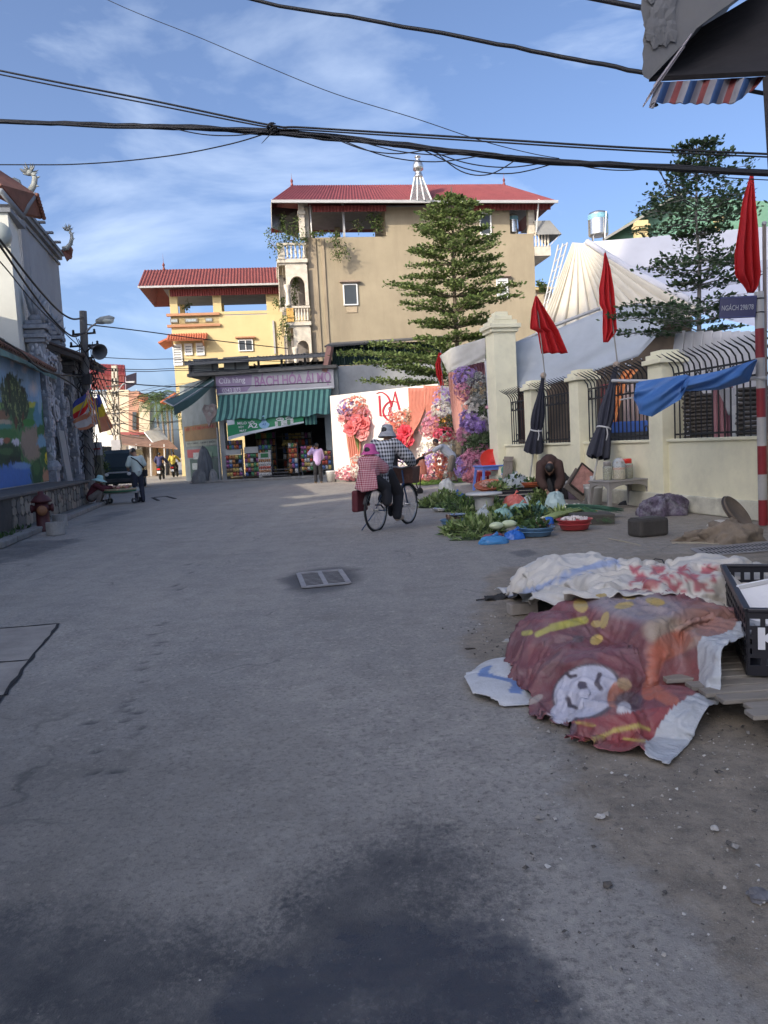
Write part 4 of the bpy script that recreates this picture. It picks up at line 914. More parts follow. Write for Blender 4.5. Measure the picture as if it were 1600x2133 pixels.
lettering('lettering','0243 873',MATS['white_letters'],nb,LOC((xa+.3,-.192,z0+.08)) @ RX,width=(xm_-xa)*.5,height=hz_*.22,extrude=.006,bold=.01)
# roof slab and low upper storey under a corrugated roof
MB().box((xr/2-.5,2.3,zro+.06),(xr+1.6,5.4,.14)).build('roof_slab',M_CONCD,shop)
xu0,xu1=sx(386,755),sx(680,750);zu=sz(738);
MB().box(((xu0+xu1)/2,2.6,zro+.2),(xu1-xu0,4.0,.2)).build('upper_kerb',M_SHOPW,shop)
for i in range(7):
    x=xu0+(xu1-xu0)*i/6;MB().box((x,.62,(zro+zu)/2+.1),(.10,.10,zu-zro-.1)).build('upper_post',mat('post_grey',(.13,.135,.14),.7),shop)
MB().box((xu0+.35,.7,(zro+zu)/2),(.9,.06,zu-zro-.1)).build('upper_panel',mat('upper_panel_grey',(.30,.31,.32),.7,.15),shop)
MB().box(((xu0+xu1)/2,4.2,(zro+zu)/2),(xu1-xu0,.1,zu-zro)).build('upper_back',mat('upper_back',(.06,.065,.07),.8,.3),shop)
for a,b_ in ((.03,.21),(.25,.43)):
    xc0,xc1=xu0+(xu1-xu0)*a,xu0+(xu1-xu0)*b_;wn=MB().box(((xc0+xc1)/2,.60,zro+.58),(xc1-xc0,.04,.62)).build('window',mat('dusty_pane',(.33,.36,.36),.3,.2),shop)
    for zq in (zro+.27,zro+.89):MB().box(((xc0+xc1)/2,.57,zq),(xc1-xc0,.06,.07)).build('frame',MATS['post_grey'],wn)
rr=random.Random(2)
for i in range(9):
    x=xu0+(xu1-xu0)*rr.uniform(.45,.98);MB().bar((x,1.2,zro+.25),(x+rr.uniform(-.3,.3),1.2,zu-.25),.07).build('stored_plank',mat('plank_pale',(.34,.33,.30),.8,.3),shop)
mb=MB();corr(mb,(xu0-.15,-.15,zu-.10),(xu1+.05,-.15,zu-.10),(xu0-.15,4.4,zu+.25),46,.022);mb.build('corrugated_roof',mat('roof_sheet_dark',(.13,.14,.145),.6,.2,2,.1,20,dirt=.4),shop,solid=.02)
MB().box(((xu0+xu1)/2,-.1,zu-.2),(xu1-xu0,.05,.16)).build('fascia',MATS['post_grey'],shop)
# striped awning
mA=[mat('awning_mint',(.17,.40,.33),.7,.12,3,.15,60,trans=.2),mat('awning_teal',(.035,.115,.115),.7,.15,3,.15,60,trans=.2),mat('awning_grime',(.30,.36,.36),.8,.2)]
ax0,ax1=sx(462,840),sx(694,840);az1,az0=sz(818),sz(872)
def awf(u,v_):
    x=ax0+(ax1-ax0)*u;dep_=.25+.95*v_;z=az1+(az0-az1)*v_-.05*math.sin(u*19)*v_*v_-.03*math.sin(u*47+1)*v_
    fold=.22*math.exp(-((u-.11)/.05)**2)*v_;return (x+fold*.7*math.sin(v_*3),-dep_-.03*math.sin(u*33)*v_+fold*.5,z+fold*.35)
n=126;mb=MB();mb.grid(awf,n,8)
for j in range(8):
    for i in range(n):mb.m[j*n+i]=1 if (i//3) % 2 else 0
mb.build('striped_awning',mA,shop,solid=.012)
MB().tube([(ax0-.1,-.24,az1+.06),(ax1+.1,-.24,az1+.06)],.05,8).build('awning_roller',M_WHITE,shop)
mb=MB();mb.grid(lambda u,v_:(sx(645,890)+u*.55,-1.0+.03*math.sin(u*20),az0+.04-v_*.45),18,3)
for j in range(3):
    for i in range(18):mb.m[j*18+i]=(i//3) % 2
mb.build('awning_flap',mA,shop,solid=.01)
# plastic mesh and stuff high on the left pier
MB().tube([(.0,-.5,.05),(.05,-.55,sz(885))],.03,8).build('awning_pole',M_GUT,shop)
# green banner
bn=thing('vinyl_banner','green and white vinyl banner sagging across the shop front','banner',MS @ V((sx(487,890),-1.05,sz(890))),SA)
bx0,bx1_=sx(487,890),sx(642,885);bz1=sz(872);MBN=MS
def bnf(u,v_):
    top=bz1+.10*u;bot=(sz(914)+(sz(886)-sz(914))*(u**.75));return (bx0+(bx1_-bx0)*u,-1.08+.05*math.sin(u*8)*v_,top+(bot-top)*v_)
mb=MB();mb.grid(lambda u,v_:MS @ V(bnf(u,v_)),40,16)
for j in range(16):
    for i in range(40):
        mb.m[j*40+i]=1 if (j>=13 or (i<4 and j<4)) else 0
bo_=mb.build('sheet',[mat('banner_green',(.03,.26,.11),.45,.12),mat('banner_white',(.66,.70,.72),.45,.08)],bn,world=True,solid=.006)
WHL=mat('banner_letters',(.78,.80,.80),.5)
def bl(s,u,v_,w_,h_,m_=WHL,tilt=-.0):
    p=V(bnf(u,v_));lettering('lettering',s,m_,bo_,MS @ LOC((p.x,p.y-.035,p.z)) @ RX,width=w_,height=h_,world=True,bold=.02,extrude=.004)
L_=bx1_-bx0
bl('MILO VỚI',.14,.30,L_*.22,.17);bl('BỘT',.15,.52,L_*.07,.13);bl('MÁT',.16,.72,L_*.09,.12);bl('A2',.27,.60,L_*.13,.22);bl('GIÀU DINH DƯỠNG',.17,.86,L_*.2,.06)
mb=MB();p=V(bnf(.49,.5));M_=MS @ LOC((p.x,p.y-.03,p.z)) @ RX
mb.prism([(math.cos(a)*.26*(1 if math.sin(a)<.3 else .55),math.sin(a)*.22+(.18 if math.sin(a)>.8 else 0)) for a in np.linspace(0,2*math.pi,17)[:-1]],M_,.006);mb.build('drop_emblem',mat('drop_blue',(.30,.52,.70),.4),bo_,world=True)
bl('A2',.465,.58,L_*.05,.10,mat('letter_blue',(.05,.12,.45),.5))
for u in (.66,.78):
    p=V(bnf(u+.04,.30));MB().prism([(math.cos(a)*.19,math.sin(a)*.085) for a in np.linspace(0,2*math.pi,15)[:-1]],MS @ LOC((p.x,p.y-.03,p.z)) @ RX,.006).build('oval_badge',WHL,bo_,world=True);
    lettering('lettering','MILO',mat('letter_green',(.02,.16,.05),.5),bo_,MS @ LOC((p.x-.13,p.y-.042,p.z-.035)) @ RX,width=.26,height=.075,world=True,bold=.02)
    for j in range(3):
        p=V(bnf(u-.01+j*.04,.62));MB().box((p.x,p.y-.03,p.z-.02),(.13,.02,.24),M=MS).build('pack_picture',mat('pack_%d' % (j % 2),((.70,.72,.70),(.12,.30,.16))[j % 2],.5,.5,14),bo_,world=True)
# folding dark green side awning
ga=thing('green_awning','dark green canvas awning hung out over the lane beside the shop','awning',MS @ V((-.5,-.4,sz(850))),SA)
pts=[P(440,785,38.8),P(341,836,38.2),P(362,846,36.8),P(446,792,37.3)]
g_=lambda u,v_:pts[0].lerp(pts[1],u).lerp(pts[3].lerp(pts[2],u),v_)+V((0,0,-.12*math.sin(math.pi*u)))
MB().grid(g_,10,6).build('canvas',mat('awning_canvas',(.06,.12,.115),.7,.2,2,.15,40,trans=.15),ga,world=True,solid=.015)
MB().grid(lambda u,v_:g_(u,1)+V((0,-.02,-.55*v_*(.35+.65*u)*(1-.2*u))),10,3).build('front_flap',MATS['awning_canvas'],ga,world=True,solid=.012)
for a,b_ in ((pts[0],pts[1]),(pts[3],pts[2]),(pts[1],pts[2])):MB().tube([a,b_],.03,6).build('frame_tube',M_GUT,ga,world=True)
# ice-cream shaped sign on the corner
ic=thing('ice_cream_sign','faded pink ice cream shaped sign on the shop corner','sign',MS @ V((-.25,-.3,sz(880))),SA)
zc=sz(856);pr=[(.0,-.62),(.16,-.2),(.30,-.05),(.36,.15),(.26,.3),(.30,.45),(.1,.52),(-.08,.42),(-.30,.44),(-.38,.2),(-.28,-.02),(-.17,-.2)]
MB().prism(pr,MS @ LOC((-.28,-.42,zc)) @ Matrix.Rotation(rad(8),4,'Y') @ RX,.1).build('board',mat('faded_pink',(.46,.36,.32),.6,.3,5),ic,world=True)
MB().bar(MS @ V((-.28,-.4,zc)),MS @ V((.02,0.02,zc)),.04).build('bracket',M_GUT,ic,world=True)
for (a,b_) in ((-.1,.28),(.12,.2),(0,0)):MB().ell(MS @ V((-.28+a,-.53,zc+b_)),(.1,.03,.12),8,5).build('scoop',mat('faded_cream',(.55,.48,.42),.6),ic,world=True,smooth=True)
# goods on racks
PK=[mat('packet_%d' % i,c,.45,.4,18,.1,30) for i,c in enumerate(((.55,.10,.06),(.60,.45,.15),(.12,.20,.42),(.62,.60,.56),(.10,.30,.14),(.50,.22,.08),(.35,.12,.28),(.28,.18,.1)))]
def pk_mesh(w_,h_):
    mb=MB();mb.add([(-w_/2,-.01,-h_/2),(w_/2,-.01,-h_/2),(w_/2,-.01,h_/2),(-w_/2,-.01,h_/2),(0,-.07,0),(-w_/2,.02,-h_/2),(w_/2,.02,-h_/2),(w_/2,.02,h_/2),(-w_/2,.02,h_/2)],[(0,1,4),(1,2,4),(2,3,4),(3,0,4),(0,5,6,1),(1,6,7,2),(2,7,8,3),(3,8,5,0)]);return mb
PKM=[pk_mesh(.20,.26).mesh('packet',m_,True) for m_ in PK]
def rack(label,px0,px1,y0,y1,rows,cols,off,seed,name='snack_rack',top=None):
    rr=random.Random(seed);a=onS(px0,(y0+y1)/2,off);b_=onS(px1,(y0+y1)/2,off);zt,zb_=onS((px0+px1)/2,y0,off).z,max(.12,onS((px0+px1)/2,y1,off).z)
    o=thing(name,label,'rack',MS @ V(((a.x+b_.x)/2,a.y,.1)),SA,group='goods racks in the shop front');w_=b_.x-a.x;h_=zt-zb_;zb_-=.1
    for s_ in (-1,1):MB().box((s_*w_/2,.08,(zb_+h_)/2),(.035,.12,zb_+h_)).build('upright',MATS['post_grey'],o)
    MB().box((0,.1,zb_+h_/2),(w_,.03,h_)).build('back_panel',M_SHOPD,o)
    for j in range(rows):
        MB().box((0,0,zb_+h_*(j+.06)/rows),(w_,.12,.02)).build('shelf',MATS['post_grey'],o)
        for i in range(cols):
            if rr.random()<.06:continue
            c=bpy.data.objects.new('packet',rr.choice(PKM));COL.objects.link(c);c.parent=o
            sc_=w_/cols/.21*rr.uniform(.85,1.05);c.matrix_basis=LOC((-w_/2+w_*(i+.5)/cols,-.05,zb_+h_*(j+.48)/rows)) @ Matrix.Rotation(rr.gauss(0,.12),4,'Y') @ Matrix.Diagonal((sc_,1,h_/rows/.30*rr.uniform(.85,1.05),1))
    if top:
        MB().box((0,-.02,zb_+h_+.16),(w_*.95,.10,.30)).build('header_board',top,o)
    return o
M_HD=mat('header_pale',(.50,.50,.47),.5,.2)
rack('snack rack with pale header at the left end of the shop front',472,505,948,992,5,5,.35,1,top=M_HD)
rack('bunch of brown snack bags hung above the left rack',473,503,917,936,2,6,.40,2,name='hanging_snacks')
rack('snack rack with pale header second from the left',511,541,944,992,5,5,.30,3,top=M_HD)
rack('slim shelf of snacks behind the price board',540,565,926,958,3,4,.15,4)
rack('narrow snack rack right of the shop doorway',602,620,922,986,6,3,.25,5)
rack('wide snack rack behind the woman in lilac',628,652,928,980,6,4,.2,6)
rack('small snack rack at the right pier of the shop',671,690,938,978,4,3,.35,7)
rack('dim shelves of goods at the back of the shop, left side',535,575,900,985,6,7,-2.2,8);rack('dim shelves of goods at the back of the shop, right side',590,650,900,985,6,9,-2.6,9)
pb=thing('price_board','white board covered with small sachets standing in the shop doorway','board',MS @ V((sx(556,960),-.5,.1)),SA)
mb=MB();w_=.62;mb.box((0,0,.62),(w_,.03,1.2),M=Matrix.Rotation(rad(-6),4,'X'));mb.build('board',mat('sachet_board',(.52,.50,.46),.5,.35,22),pb)
MB().box((0,-.02,1.08),(w_*.6,.02,.2),M=Matrix.Rotation(rad(-6),4,'X')).build('green_header',MATS['letter_green'],pb)
so_=None;smm=[pk_mesh(.075,.13).mesh('sachet',m_) for m_ in (PK[3],PK[0],PK[5])]
for j in range(5):
    for i in range(6):
        c=bpy.data.objects.new('sachet',smm[(i*3+j*2) % 3]);COL.objects.link(c);c.parent=pb;c.matrix_basis=Matrix.Rotation(rad(-6),4,'X') @ LOC((-.25+i*.10,-.025,.16+j*.17))
# inside: counter and dim shelves
for i in range(3):
    MB().box((sx(590)-.1,2.2,.9+.6*i),(1.4,.5,.05)).build('inner_shelf',mat('shelf_wood',(.12,.09,.07),.7,.3),shop)
for i,(a,b_) in enumerate(((sx(548),sx(600)),)):
    for j in range(3):MB().box(((a+b_)/2,-.12-.22*(2-j),.18+.14*j),(b_-a,.25,.06)).build('step_rail',mat('dark_steel',(.05,.05,.055),.5),shop)
# covered heap by the lane wall
def heap(name,label,cat,c,r3,m,seed,k=3,amp=.25):
    o=thing(name,label,cat,c);rr=random.Random(seed);mb=MB()
    n,kk=26,16
    def f(u,v_):
        a=u*2*math.pi;e=(v_)*math.pi/2;q=1+amp*fbm(math.cos(a)*1.3,math.sin(a)*1.3+v_*2,1.3,4,seed)*1.6
        fold=1+.10*math.sin(a*7+seed)*(1-v_)+.05*math.sin(a*13+v_*5)
        return (r3[0]*math.cos(a)*math.cos(e)*q*fold,r3[1]*math.sin(a)*math.cos(e)*q*fold,r3[2]*math.sin(e)**.8*q)
    mb.grid(f,n*2,kk);mb.build('cloth',m,o,smooth=True);return o
M_TARPG=mat('grey_sheet',(.13,.14,.15),.7,.25,3,.25,25)
h1=heap('sheeted_stack','stack of goods under grey sheeting at the shop corner','stack',MS @ V((-.75,-.35,.02)),(.36,.30,1.65),M_TARPG,3,amp=.18)
heap('grey_sack','full grey sack leaning at the foot of the sheeted stack','sack',MS @ V((-.95,-.75,.02)),(.38,.28,.62),mat('grey_sack',(.19,.19,.185),.85,.25),5)
heap('white_sack','small pale sack beside the shop corner post','sack',MS @ V((-.25,-.7,.02)),(.20,.2,.55),mat('pale_sack',(.28,.28,.27),.85,.2),8)
# wall and green railing right of the shop, behind the tree
gw=thing('green_shed','low shed with dark green corrugated wall behind the layered tree','shed',P(790,760,39.5))
a,b_=P(692,722,38.6),P(930,705,40.2)
mb=MB();corr(mb,P(692,762,38.6),P(930,752,40.2),P(692,718,38.6),40,.05);mb.build('corrugated_wall',mat('dark_green_sheet',(.03,.065,.055),.55,.2,2),gw,world=True)
MB().add([P(676,722,37.6),P(935,702,39.2),P(935,700,45),P(690,715,45)],[(0,1,2,3)]).build('roof',mat('shed_roof',(.09,.09,.09),.7,.3),gw,world=True,solid=.08)
MB().add([P(684,1000,37.9),P(940,990,39.6),P(940,752,39.6),P(684,764,37.9)],[(0,1,2,3)]).build('base_wall',mat('pale_grey_wall',(.40,.41,.42),.85,.2,1,.2,20,dirt=.3),gw,world=True,solid=.2)
MB().bar(P(678,775,37.6),P(688,722,37.5),.3,.25).build('corner_bracket',mat('rust_pink',(.33,.17,.14),.7,.3),gw,world=True)
for i in range(9):
    a=P(697+i*21,764-i*1.0,38.3);MB().bar(a,a+V((0,0,.95)),.03).build('rail_bar',mat('rail_green',(.025,.05,.045),.6),gw,world=True)
# ------------------------------------------------------------------ far end of the lane
fh=thing('red_roofed_house','distant white house with red corrugated top storey at the end of the lane','house',P(240,985,66))
def quadbox(mb,x0,y0,x1,y1,d,dep=4.,mi=0):
    """box whose front face fills the picture rectangle at depth d"""
    a,b_,c_,e_=P(x0,y1,d),P(x1,y1,d),P(x1,y0,d),P(x0,y0,d);k=V((-.2*dep,dep,0))
    mb.add([a,b_,c_,e_,a+k,b_+k,c_+k,e_+k],[(0,1,2,3),(5,4,7,6),(1,5,6,2),(4,0,3,7),(3,2,6,7),(1,0,4,5)],mi);return mb
M_FARW=mat('far_white',(.60,.60,.58),.8,.12);M_FARB=mat('far_beige',(.56,.47,.34),.85,.15,1,.1,10,dirt=.3)
mb=MB();quadbox(mb,190,815,268,990,66);mb.build('wall',M_FARW,fh,world=True)
mb=MB();corr(mb,P(188,780,65.5),P(262,783,65.5),P(188,758,67.5),24,.05);mb.build('roof',MATS['bright_red_sheet'],fh,world=True,solid=.05)
mb=MB();corr(mb,P(190,812,65.6),P(260,812,65.6),P(190,780,65.6),24,.05);mb.build('red_cladding',MATS['bright_red_sheet'],fh,world=True,solid=.05)
MB().add([P(262,783,65.6),P(284,776,69),P(284,800,69),P(262,812,65.6)],[(0,1,2,3)]).build('gable_sheet',mat('brown_sheet',(.22,.12,.11),.7),fh,world=True,solid=.05)
for i in range(9):
    a=P(197+i*7,812,65.3);MB().bar(a,a+V((0,0,-.55)),.09).build('grille_bar',mat('grille_dark',(.10,.10,.11),.6),fh,world=True)
for x in (262,284):
    MB().bar(P(x,812,65.6),P(x+1,862,65.6),.10).build('post',M_GUT,fh,world=True)
bh=thing('beige_house','sunlit cream and brick terrace house halfway down the lane','house',P(290,985,60))
mb=MB();quadbox(mb,222,812,268,905,61);mb.build('sunlit_wall',M_FARB,bh,world=True)
mb=MB();quadbox(mb,268,815,290,905,60.5);mb.build('brick_wall',mat('far_brick',(.36,.20,.14),.85,.25,3),bh,world=True)
mb=MB();quadbox(mb,290,835,312,930,60);mb.build('wall',M_FARB,bh,world=True)
MB().add([P(286,832,59.3),P(312,840,59.3),P(308,826,61),P(290,818,61)],[(0,1,2,3)]).build('roof',MATS['orange_tile'],bh,world=True,solid=.15)
mb=MB();quadbox(mb,276,858,284,895,60.3,.2);mb.build('window',M_GLASS,bh,world=True)
mb=MB();quadbox(mb,250,900,300,906,59.5,1.);mb.build('balcony_edge',MATS['bright_red_sheet'],bh,world=True)
for x,y in ((296,846),(302,847)):mb=MB();quadbox(mb,x,y,x+3,y+4,59.9,.2);mb.build('vent',M_SHOPD,bh,world=True)
sh=thing('lane_shack','row of tin roofed shacks with brown doors along the lane','shack',P(310,990,55))
mb=MB();quadbox(mb,250,922,345,992,57);mb.build('wall',mat('shack_wall',(.22,.18,.14),.85,.4,2,.2,15,dirt=.5),sh,world=True)
MB().add([P(245,905,57),P(352,918,57),P(370,935,54.5),P(250,925,54.5)],[(0,1,2,3)]).build('tin_roof',mat('rust_tin',(.20,.12,.09),.7,.35,3),sh,world=True,solid=.08)
MB().add([P(300,900,56),P(330,890,58),P(352,918,57.5),P(318,922,55.5)],[(0,1,2,3)]).build('white_sheet_roof',mat('bright_tin',(.60,.62,.64),.5,.2),sh,world=True,solid=.06)
for i,(x0,x1,c) in enumerate(((262,272,0),(278,296,1),(318,326,2),(330,345,3))):
    mb=MB();quadbox(mb,x0,930+i,x1,990,56.7,.15);mb.build('door',mat('shack_door_%d' % c,((.10,.09,.085),(.38,.36,.32),(.16,.10,.05),(.28,.16,.06))[c],.8,.3),sh,world=True)
for x in (284,313,342):MB().bar(P(x,925,54.6),P(x+2,992,54.6),.08).build('post',M_GUT,sh,world=True)
mb=MB();quadbox(mb,268,922,281,936,56.4,.1);mb.build('lit_board',M_WHITE,sh,world=True)
lw=thing('lane_wall','weathered wall and concrete post below the flags at the lane mouth','wall',P(205,1000,33))
mb=MB();quadbox(mb,190,930,226,1008,36,1.);mb.build('wall',mat('lane_stone',(.20,.18,.15),.9,.35,2,.3,15,dirt=.5),lw,world=True)
MB().box(P(206,975,33),(.34,.34,1.9)).build('post',mat('mossy_post',(.17,.16,.11),.9,.3),lw,world=True)
MB().box(P(198,935,32.5),(.5,.3,.55)).build('meter_box',mat('meter_box',(.33,.32,.33),.6,.15),lw,world=True)
MB().box(P(202,935,32.3),(.3,.02,.06)).build('stripe',MATS['letter_red'],lw,world=True)
# areca palms
def palm(c,h,seed,label,fr=9,L=1.6):
    o=thing('palm_tree',label,'palm',c);rr=random.Random(seed);lean=V((rr.uniform(-.3,.3),0,0))
    MB().tube([V((0,0,0)),lean*.5+V((0,0,h*.5)),lean+V((0,0,h))],[.10,.085,.07],8).build('trunk',mat('palm_trunk',(.20,.17,.14),.9,.3),o)
    mb=MB();top=lean+V((0,0,h))
    for k in range(fr):
        a=2*math.pi*k/fr+rr.random();el=rr.uniform(.1,1.);pts=[]
        for s_ in np.linspace(0,1,7):pts.append(top+V((math.cos(a)*L*s_,math.sin(a)*L*s_,L*(el*s_-1.15*s_*s_))))
        mb.tube(pts,[.02*(1-i/8) for i in range(7)],4)
        for i in range(1,7):
            for q in range(3):
                p=pts[i-1].lerp(pts[i],q/3.);t_=(pts[i]-pts[i-1]).normalized();sd=t_.cross(V((0,0,1))).normalized()
                for s_ in (-1,1):
                    tip=p+sd*s_*.42*L*.5+t_*.25+V((0,0,-.22));w_=t_*.035;mb.add([p-w_,p+w_,tip],[(0,1,2)])
    mb.build('crown',mat('palm_leaf',(.09,.14,.045),.6,.3,3,trans=.3),o)
for i,(x,yt,d,h) in enumerate(((328,830,58,0),(338,822,59,0),(345,840,57,0),(352,850,57.5,0))):
    top=P(x,yt,d);palm(V((top.x,d,0)),top.z,i+3,('leftmost slim palm in front of the yellow house edge','tallest slim palm beside the yellow house edge','slim palm close against the yellow house','short palm nearest the yellow house wall')[i],L=1.9)
for i,(px_,y,d,rx,rz) in enumerate(((372,860,51,.8,.5),(385,905,50.6,.45,1.2),(260,930,58,.8,.8),(215,960,33.5,.3,.5))):
    shrub('lane_shrub',('thin branchy shrub hanging on the yellow house corner','green bush beside the brown door of the yellow house','dark bush over the tin roofs of the lane','small mossy bush on the lane post')[i],P(px_,y,d),rx,.4,rz,220,.14,70+i)
# ------------------------------------------------------------------ wedding backdrop
A_=V((-1.95,31.4,0));B_=P(916,900,27.9);B_.z=0
WA=math.atan2(B_.y-A_.y,B_.x-A_.x);MWd=LOC(A_) @ RZ(WA);MWI=MWd.inverted();WLn=(B_-A_).length
def onW(px_,y,off=0.):
    o_=V((0,0,CAMH));d_=P(px_,y,10)-o_;n_=MWd.to_3x3() @ V((0,1,0));t_=(A_-n_*off-o_).dot(n_)/d_.dot(n_);return MWI @ (o_+d_*t_)
wb=thing('wedding_backdrop','white wedding backdrop panel with crimson monogram and coral drapes','backdrop',A_,WA)
HB=3.45
MB().box((WLn/2,.08,HB/2),(WLn,.1,HB)).build('panel',mat('panel_white',(.80,.75,.68),.6,.04),wb)
MB().box((WLn/2,.16,.06),(WLn,.5,.12)).build('foot',M_CONCD,wb)
for i in range(3):MB().bar((WLn*(.1+.4*i),.15,HB-.4),(WLn*(.1+.4*i),1.1,0),.05).build('stay',M_GUT,wb)
M_CRIM=mat('crimson_letters',(.42,.025,.05),.5,.05)
def stroke(pts,wds,name):
    """flat ribbon letter stroke with varying width on the panel"""
    q=[onW(x,y) for x,y in pts];xs=[]
    # Catmull-Rom resample
    k=len(q);P_=[]
    for i in range(k-1):
        p0,p1,p2,p3=q[max(i-1,0)],q[i],q[i+1],q[min(i+2,k-1)]
        for s_ in np.linspace(0,1,8,endpoint=False):
            P_.append((.5*((2*p1)+(p2-p0)*s_+(2*p0-5*p1+4*p2-p3)*s_**2+(3*p1-p0-3*p2+p3)*s_**3),wds[i]+(wds[i+1]-wds[i])*s_))
    P_.append((q[-1],wds[-1]));vs_=[];fs=[];n=len(P_)
    for i,(p,w_) in enumerate(P_):
        t_=P_[min(i+1,n-1)][0]-P_[max(i-1,0)][0];t_=V((t_.x,0,t_.z)).normalized();nn=V((-t_.z,0,t_.x))*w_*.5
        for yy in (.028,-.012):vs_+=[V((p.x,yy,p.z))+nn,V((p.x,yy,p.z))-nn]
    for i in range(n-1):
        a=i*4;b_=a+4;fs+=[(a+2,a+3,b_+3,b_+2),(a,a+2,b_+2,b_),(a+3,a+1,b_+1,b_+3)]
    mb=MB();mb.add(vs_,fs);return mb.build('letter_stroke',M_CRIM,wb)
stroke([(790,824),(792.5,866)],[.085,.085],'D');stroke([(784,819.5),(795,817),(807.5,826),(814,840),(815,848)],[.02,.03,.06,.09,.08],'D');stroke([(791,866),(812,865)],[.025,.02],'D')
stroke([(823,815.6),(816,847)],[.03,.02],'A');stroke([(822.5,815.6),(832.5,854)],[.06,.085],'A')
stroke([(827,838),(815,835.6),(804,842.5),(798,855),(801,867.5),(810,876),(819.5,879)],[.02,.03,.06,.075,.075,.06,.03],'C')
p=onW(809,867.5);lettering('ampersand','&',M_CRIM,wb,LOC((p.x,-.02,p.z)) @ RX,width=.24,height=.36)
# pleated drapes
M_CORAL=mat('coral_drape',(.72,.30,.22),.75,.1,4,.1,60,trans=.25);M_PINKD=mat('pink_drape',(.66,.33,.27),.75,.1,4,.1,60,trans=.25)
def drape(name,parent,rows,d0,d1,folds,amp,m,world=True,nu=70,nv=14,pl=onW):
    """cloth hanging between left and right outline points: rows of (y, xl, xr)"""
    rows=sorted(rows)
    def f(u,v_):
        y=rows[0][0]+(rows[-1][0]-rows[0][0])*v_;k=0
        while k<len(rows)-2 and rows[k+1][0]<y:k+=1
        (ya,la,ra),(yb_,lb,rb)=rows[k][:3],rows[k+1][:3];s_=(y-ya)/(yb_-ya+1e-9);xl_,xr_=la+(lb-la)*s_,ra+(rb-ra)*s_
        d=d0+(d1-d0)*u;p=P(xl_+(xr_-xl_)*u,y,d);w_=abs(xr_-xl_)/F*d
        return p+V((.0,math.sin(u*folds*2*math.pi+math.sin(v_*3)*.6)*min(amp,w_/folds*.5),0))
    mb=MB();mb.grid(f,nu,nv);return mb.build(name,m,parent,smooth=True,world=world,solid=.01)
def dW(px_,y):return (MWd @ onW(px_,y,.12)).y
drape('drape',wb,[(808,850,885),(850,852,886),(880,848,874),(905,838,858),(935,828,842)],dW(852,850),dW(885,850),12,.05,M_CORAL)
drape('drape',wb,[(803,882,918),(840,884,918),(870,890,917),(905,896,914)],dW(884,850),dW(916,850),12,.05,M_CORAL)
drape('drape',wb,[(860,716,740),(930,724,752),(985,734,744)],dW(720,900),dW(750,900),6,.04,M_CORAL)
drape('drape',wb,[(905,845,862),(940,846,852)],dW(845,900),dW(862,900),4,.03,M_CORAL)
# ---- flowers
def scatter(name,tv,tf,pos,nrm,size,m,parent,seed=0,world=True):
    r=np.random.default_rng(seed);n=len(pos);tv=np.asarray(tv,float);pos=np.asarray(pos,float);nz_=np.asarray(nrm,float);nz_/=np.maximum(np.linalg.norm(nz_,axis=1,keepdims=True),1e-6)
    a=r.normal(size=(n,3));x=np.cross(a,nz_);x/=np.maximum(np.linalg.norm(x,axis=1,keepdims=True),1e-6);y=np.cross(nz_,x)
    s_=(np.ones(n)*size*r.uniform(.7,1.25,n))[:,None,None]
    v_=pos[:,None,:]+s_*(tv[None,:,0:1]*x[:,None,:]+tv[None,:,1:2]*y[:,None,:]+tv[None,:,2:3]*nz_[:,None,:])
    k=len(tv);f=(np.asarray(tf)[None]+(np.arange(n)*k)[:,None,None]).reshape(-1,len(tf[0]))
    me=bpy.data.meshes.new(name);me.from_pydata(v_.reshape(-1,3).tolist(),[],f.tolist());me.materials.append(m)
    at=me.color_attributes.new('Var','FLOAT_COLOR','POINT');ca=np.ones((n*k,4),np.float32);ca[:,0]=np.repeat(r.uniform(.7,1.2,n),k);ca[:,1]=np.repeat(r.uniform(0,1,n),k);at.data.foreach_set('color',ca.ravel())
    o=link(name,me,parent,world);o['kind']='stuff';return o
def petal_rosette(k=5,cup=.45,layers=2):
    vs_,fs=[],[]
    for L2 in range(layers):
        for j in range(k):
            a=2*math.pi*(j+.5*L2)/k;w_=.62;rr_=1-.38*L2;b_=len(vs_);c_,s_=math.cos(a),math.sin(a)
            loc=[(0,0,0),(.55*rr_,-w_*.5*rr_,cup*.35+.15*L2),(rr_,0,cup+.25*L2),(.55*rr_,w_*.5*rr_,cup*.35+.15*L2)]
            vs_+=[(x*c_-y*s_,x*s_+y*c_,z) for x,y,z in loc];fs.append((b_,b_+1,b_+2,b_+3))
    return vs_,fs
ROS=petal_rosette();SPR=petal_rosette(4,.9,1)
def fm(nm,c1,c2,tr=.3):return leafmat(nm,c1,c2,tr,.7)
FM={'pink':fm('fl_pink',(.75,.30,.36),(.85,.48,.50)),'coral':fm('fl_coral',(.80,.25,.18),(.85,.42,.30)),'hot':fm('fl_hot',(.75,.09,.16),(.80,.20,.28)),'white':fm('fl_white',(.72,.66,.58),(.78,.74,.70)),'lilac':fm('fl_lilac',(.42,.28,.60),(.58,.42,.70)),
      'purple':fm('fl_purple',(.38,.24,.60),(.55,.40,.70)),'grey':fm('fl_grey',(.34,.36,.34),(.50,.50,.48)),'green':fm('fl_green',(.07,.11,.05),(.13,.18,.09)),'rose':fm('fl_rose',(.62,.25,.38),(.72,.40,.50)),'tan':fm('fl_tan',(.50,.40,.26),(.62,.52,.36)),'orange':fm('fl_orange',(.75,.32,.06),(.80,.45,.12))}
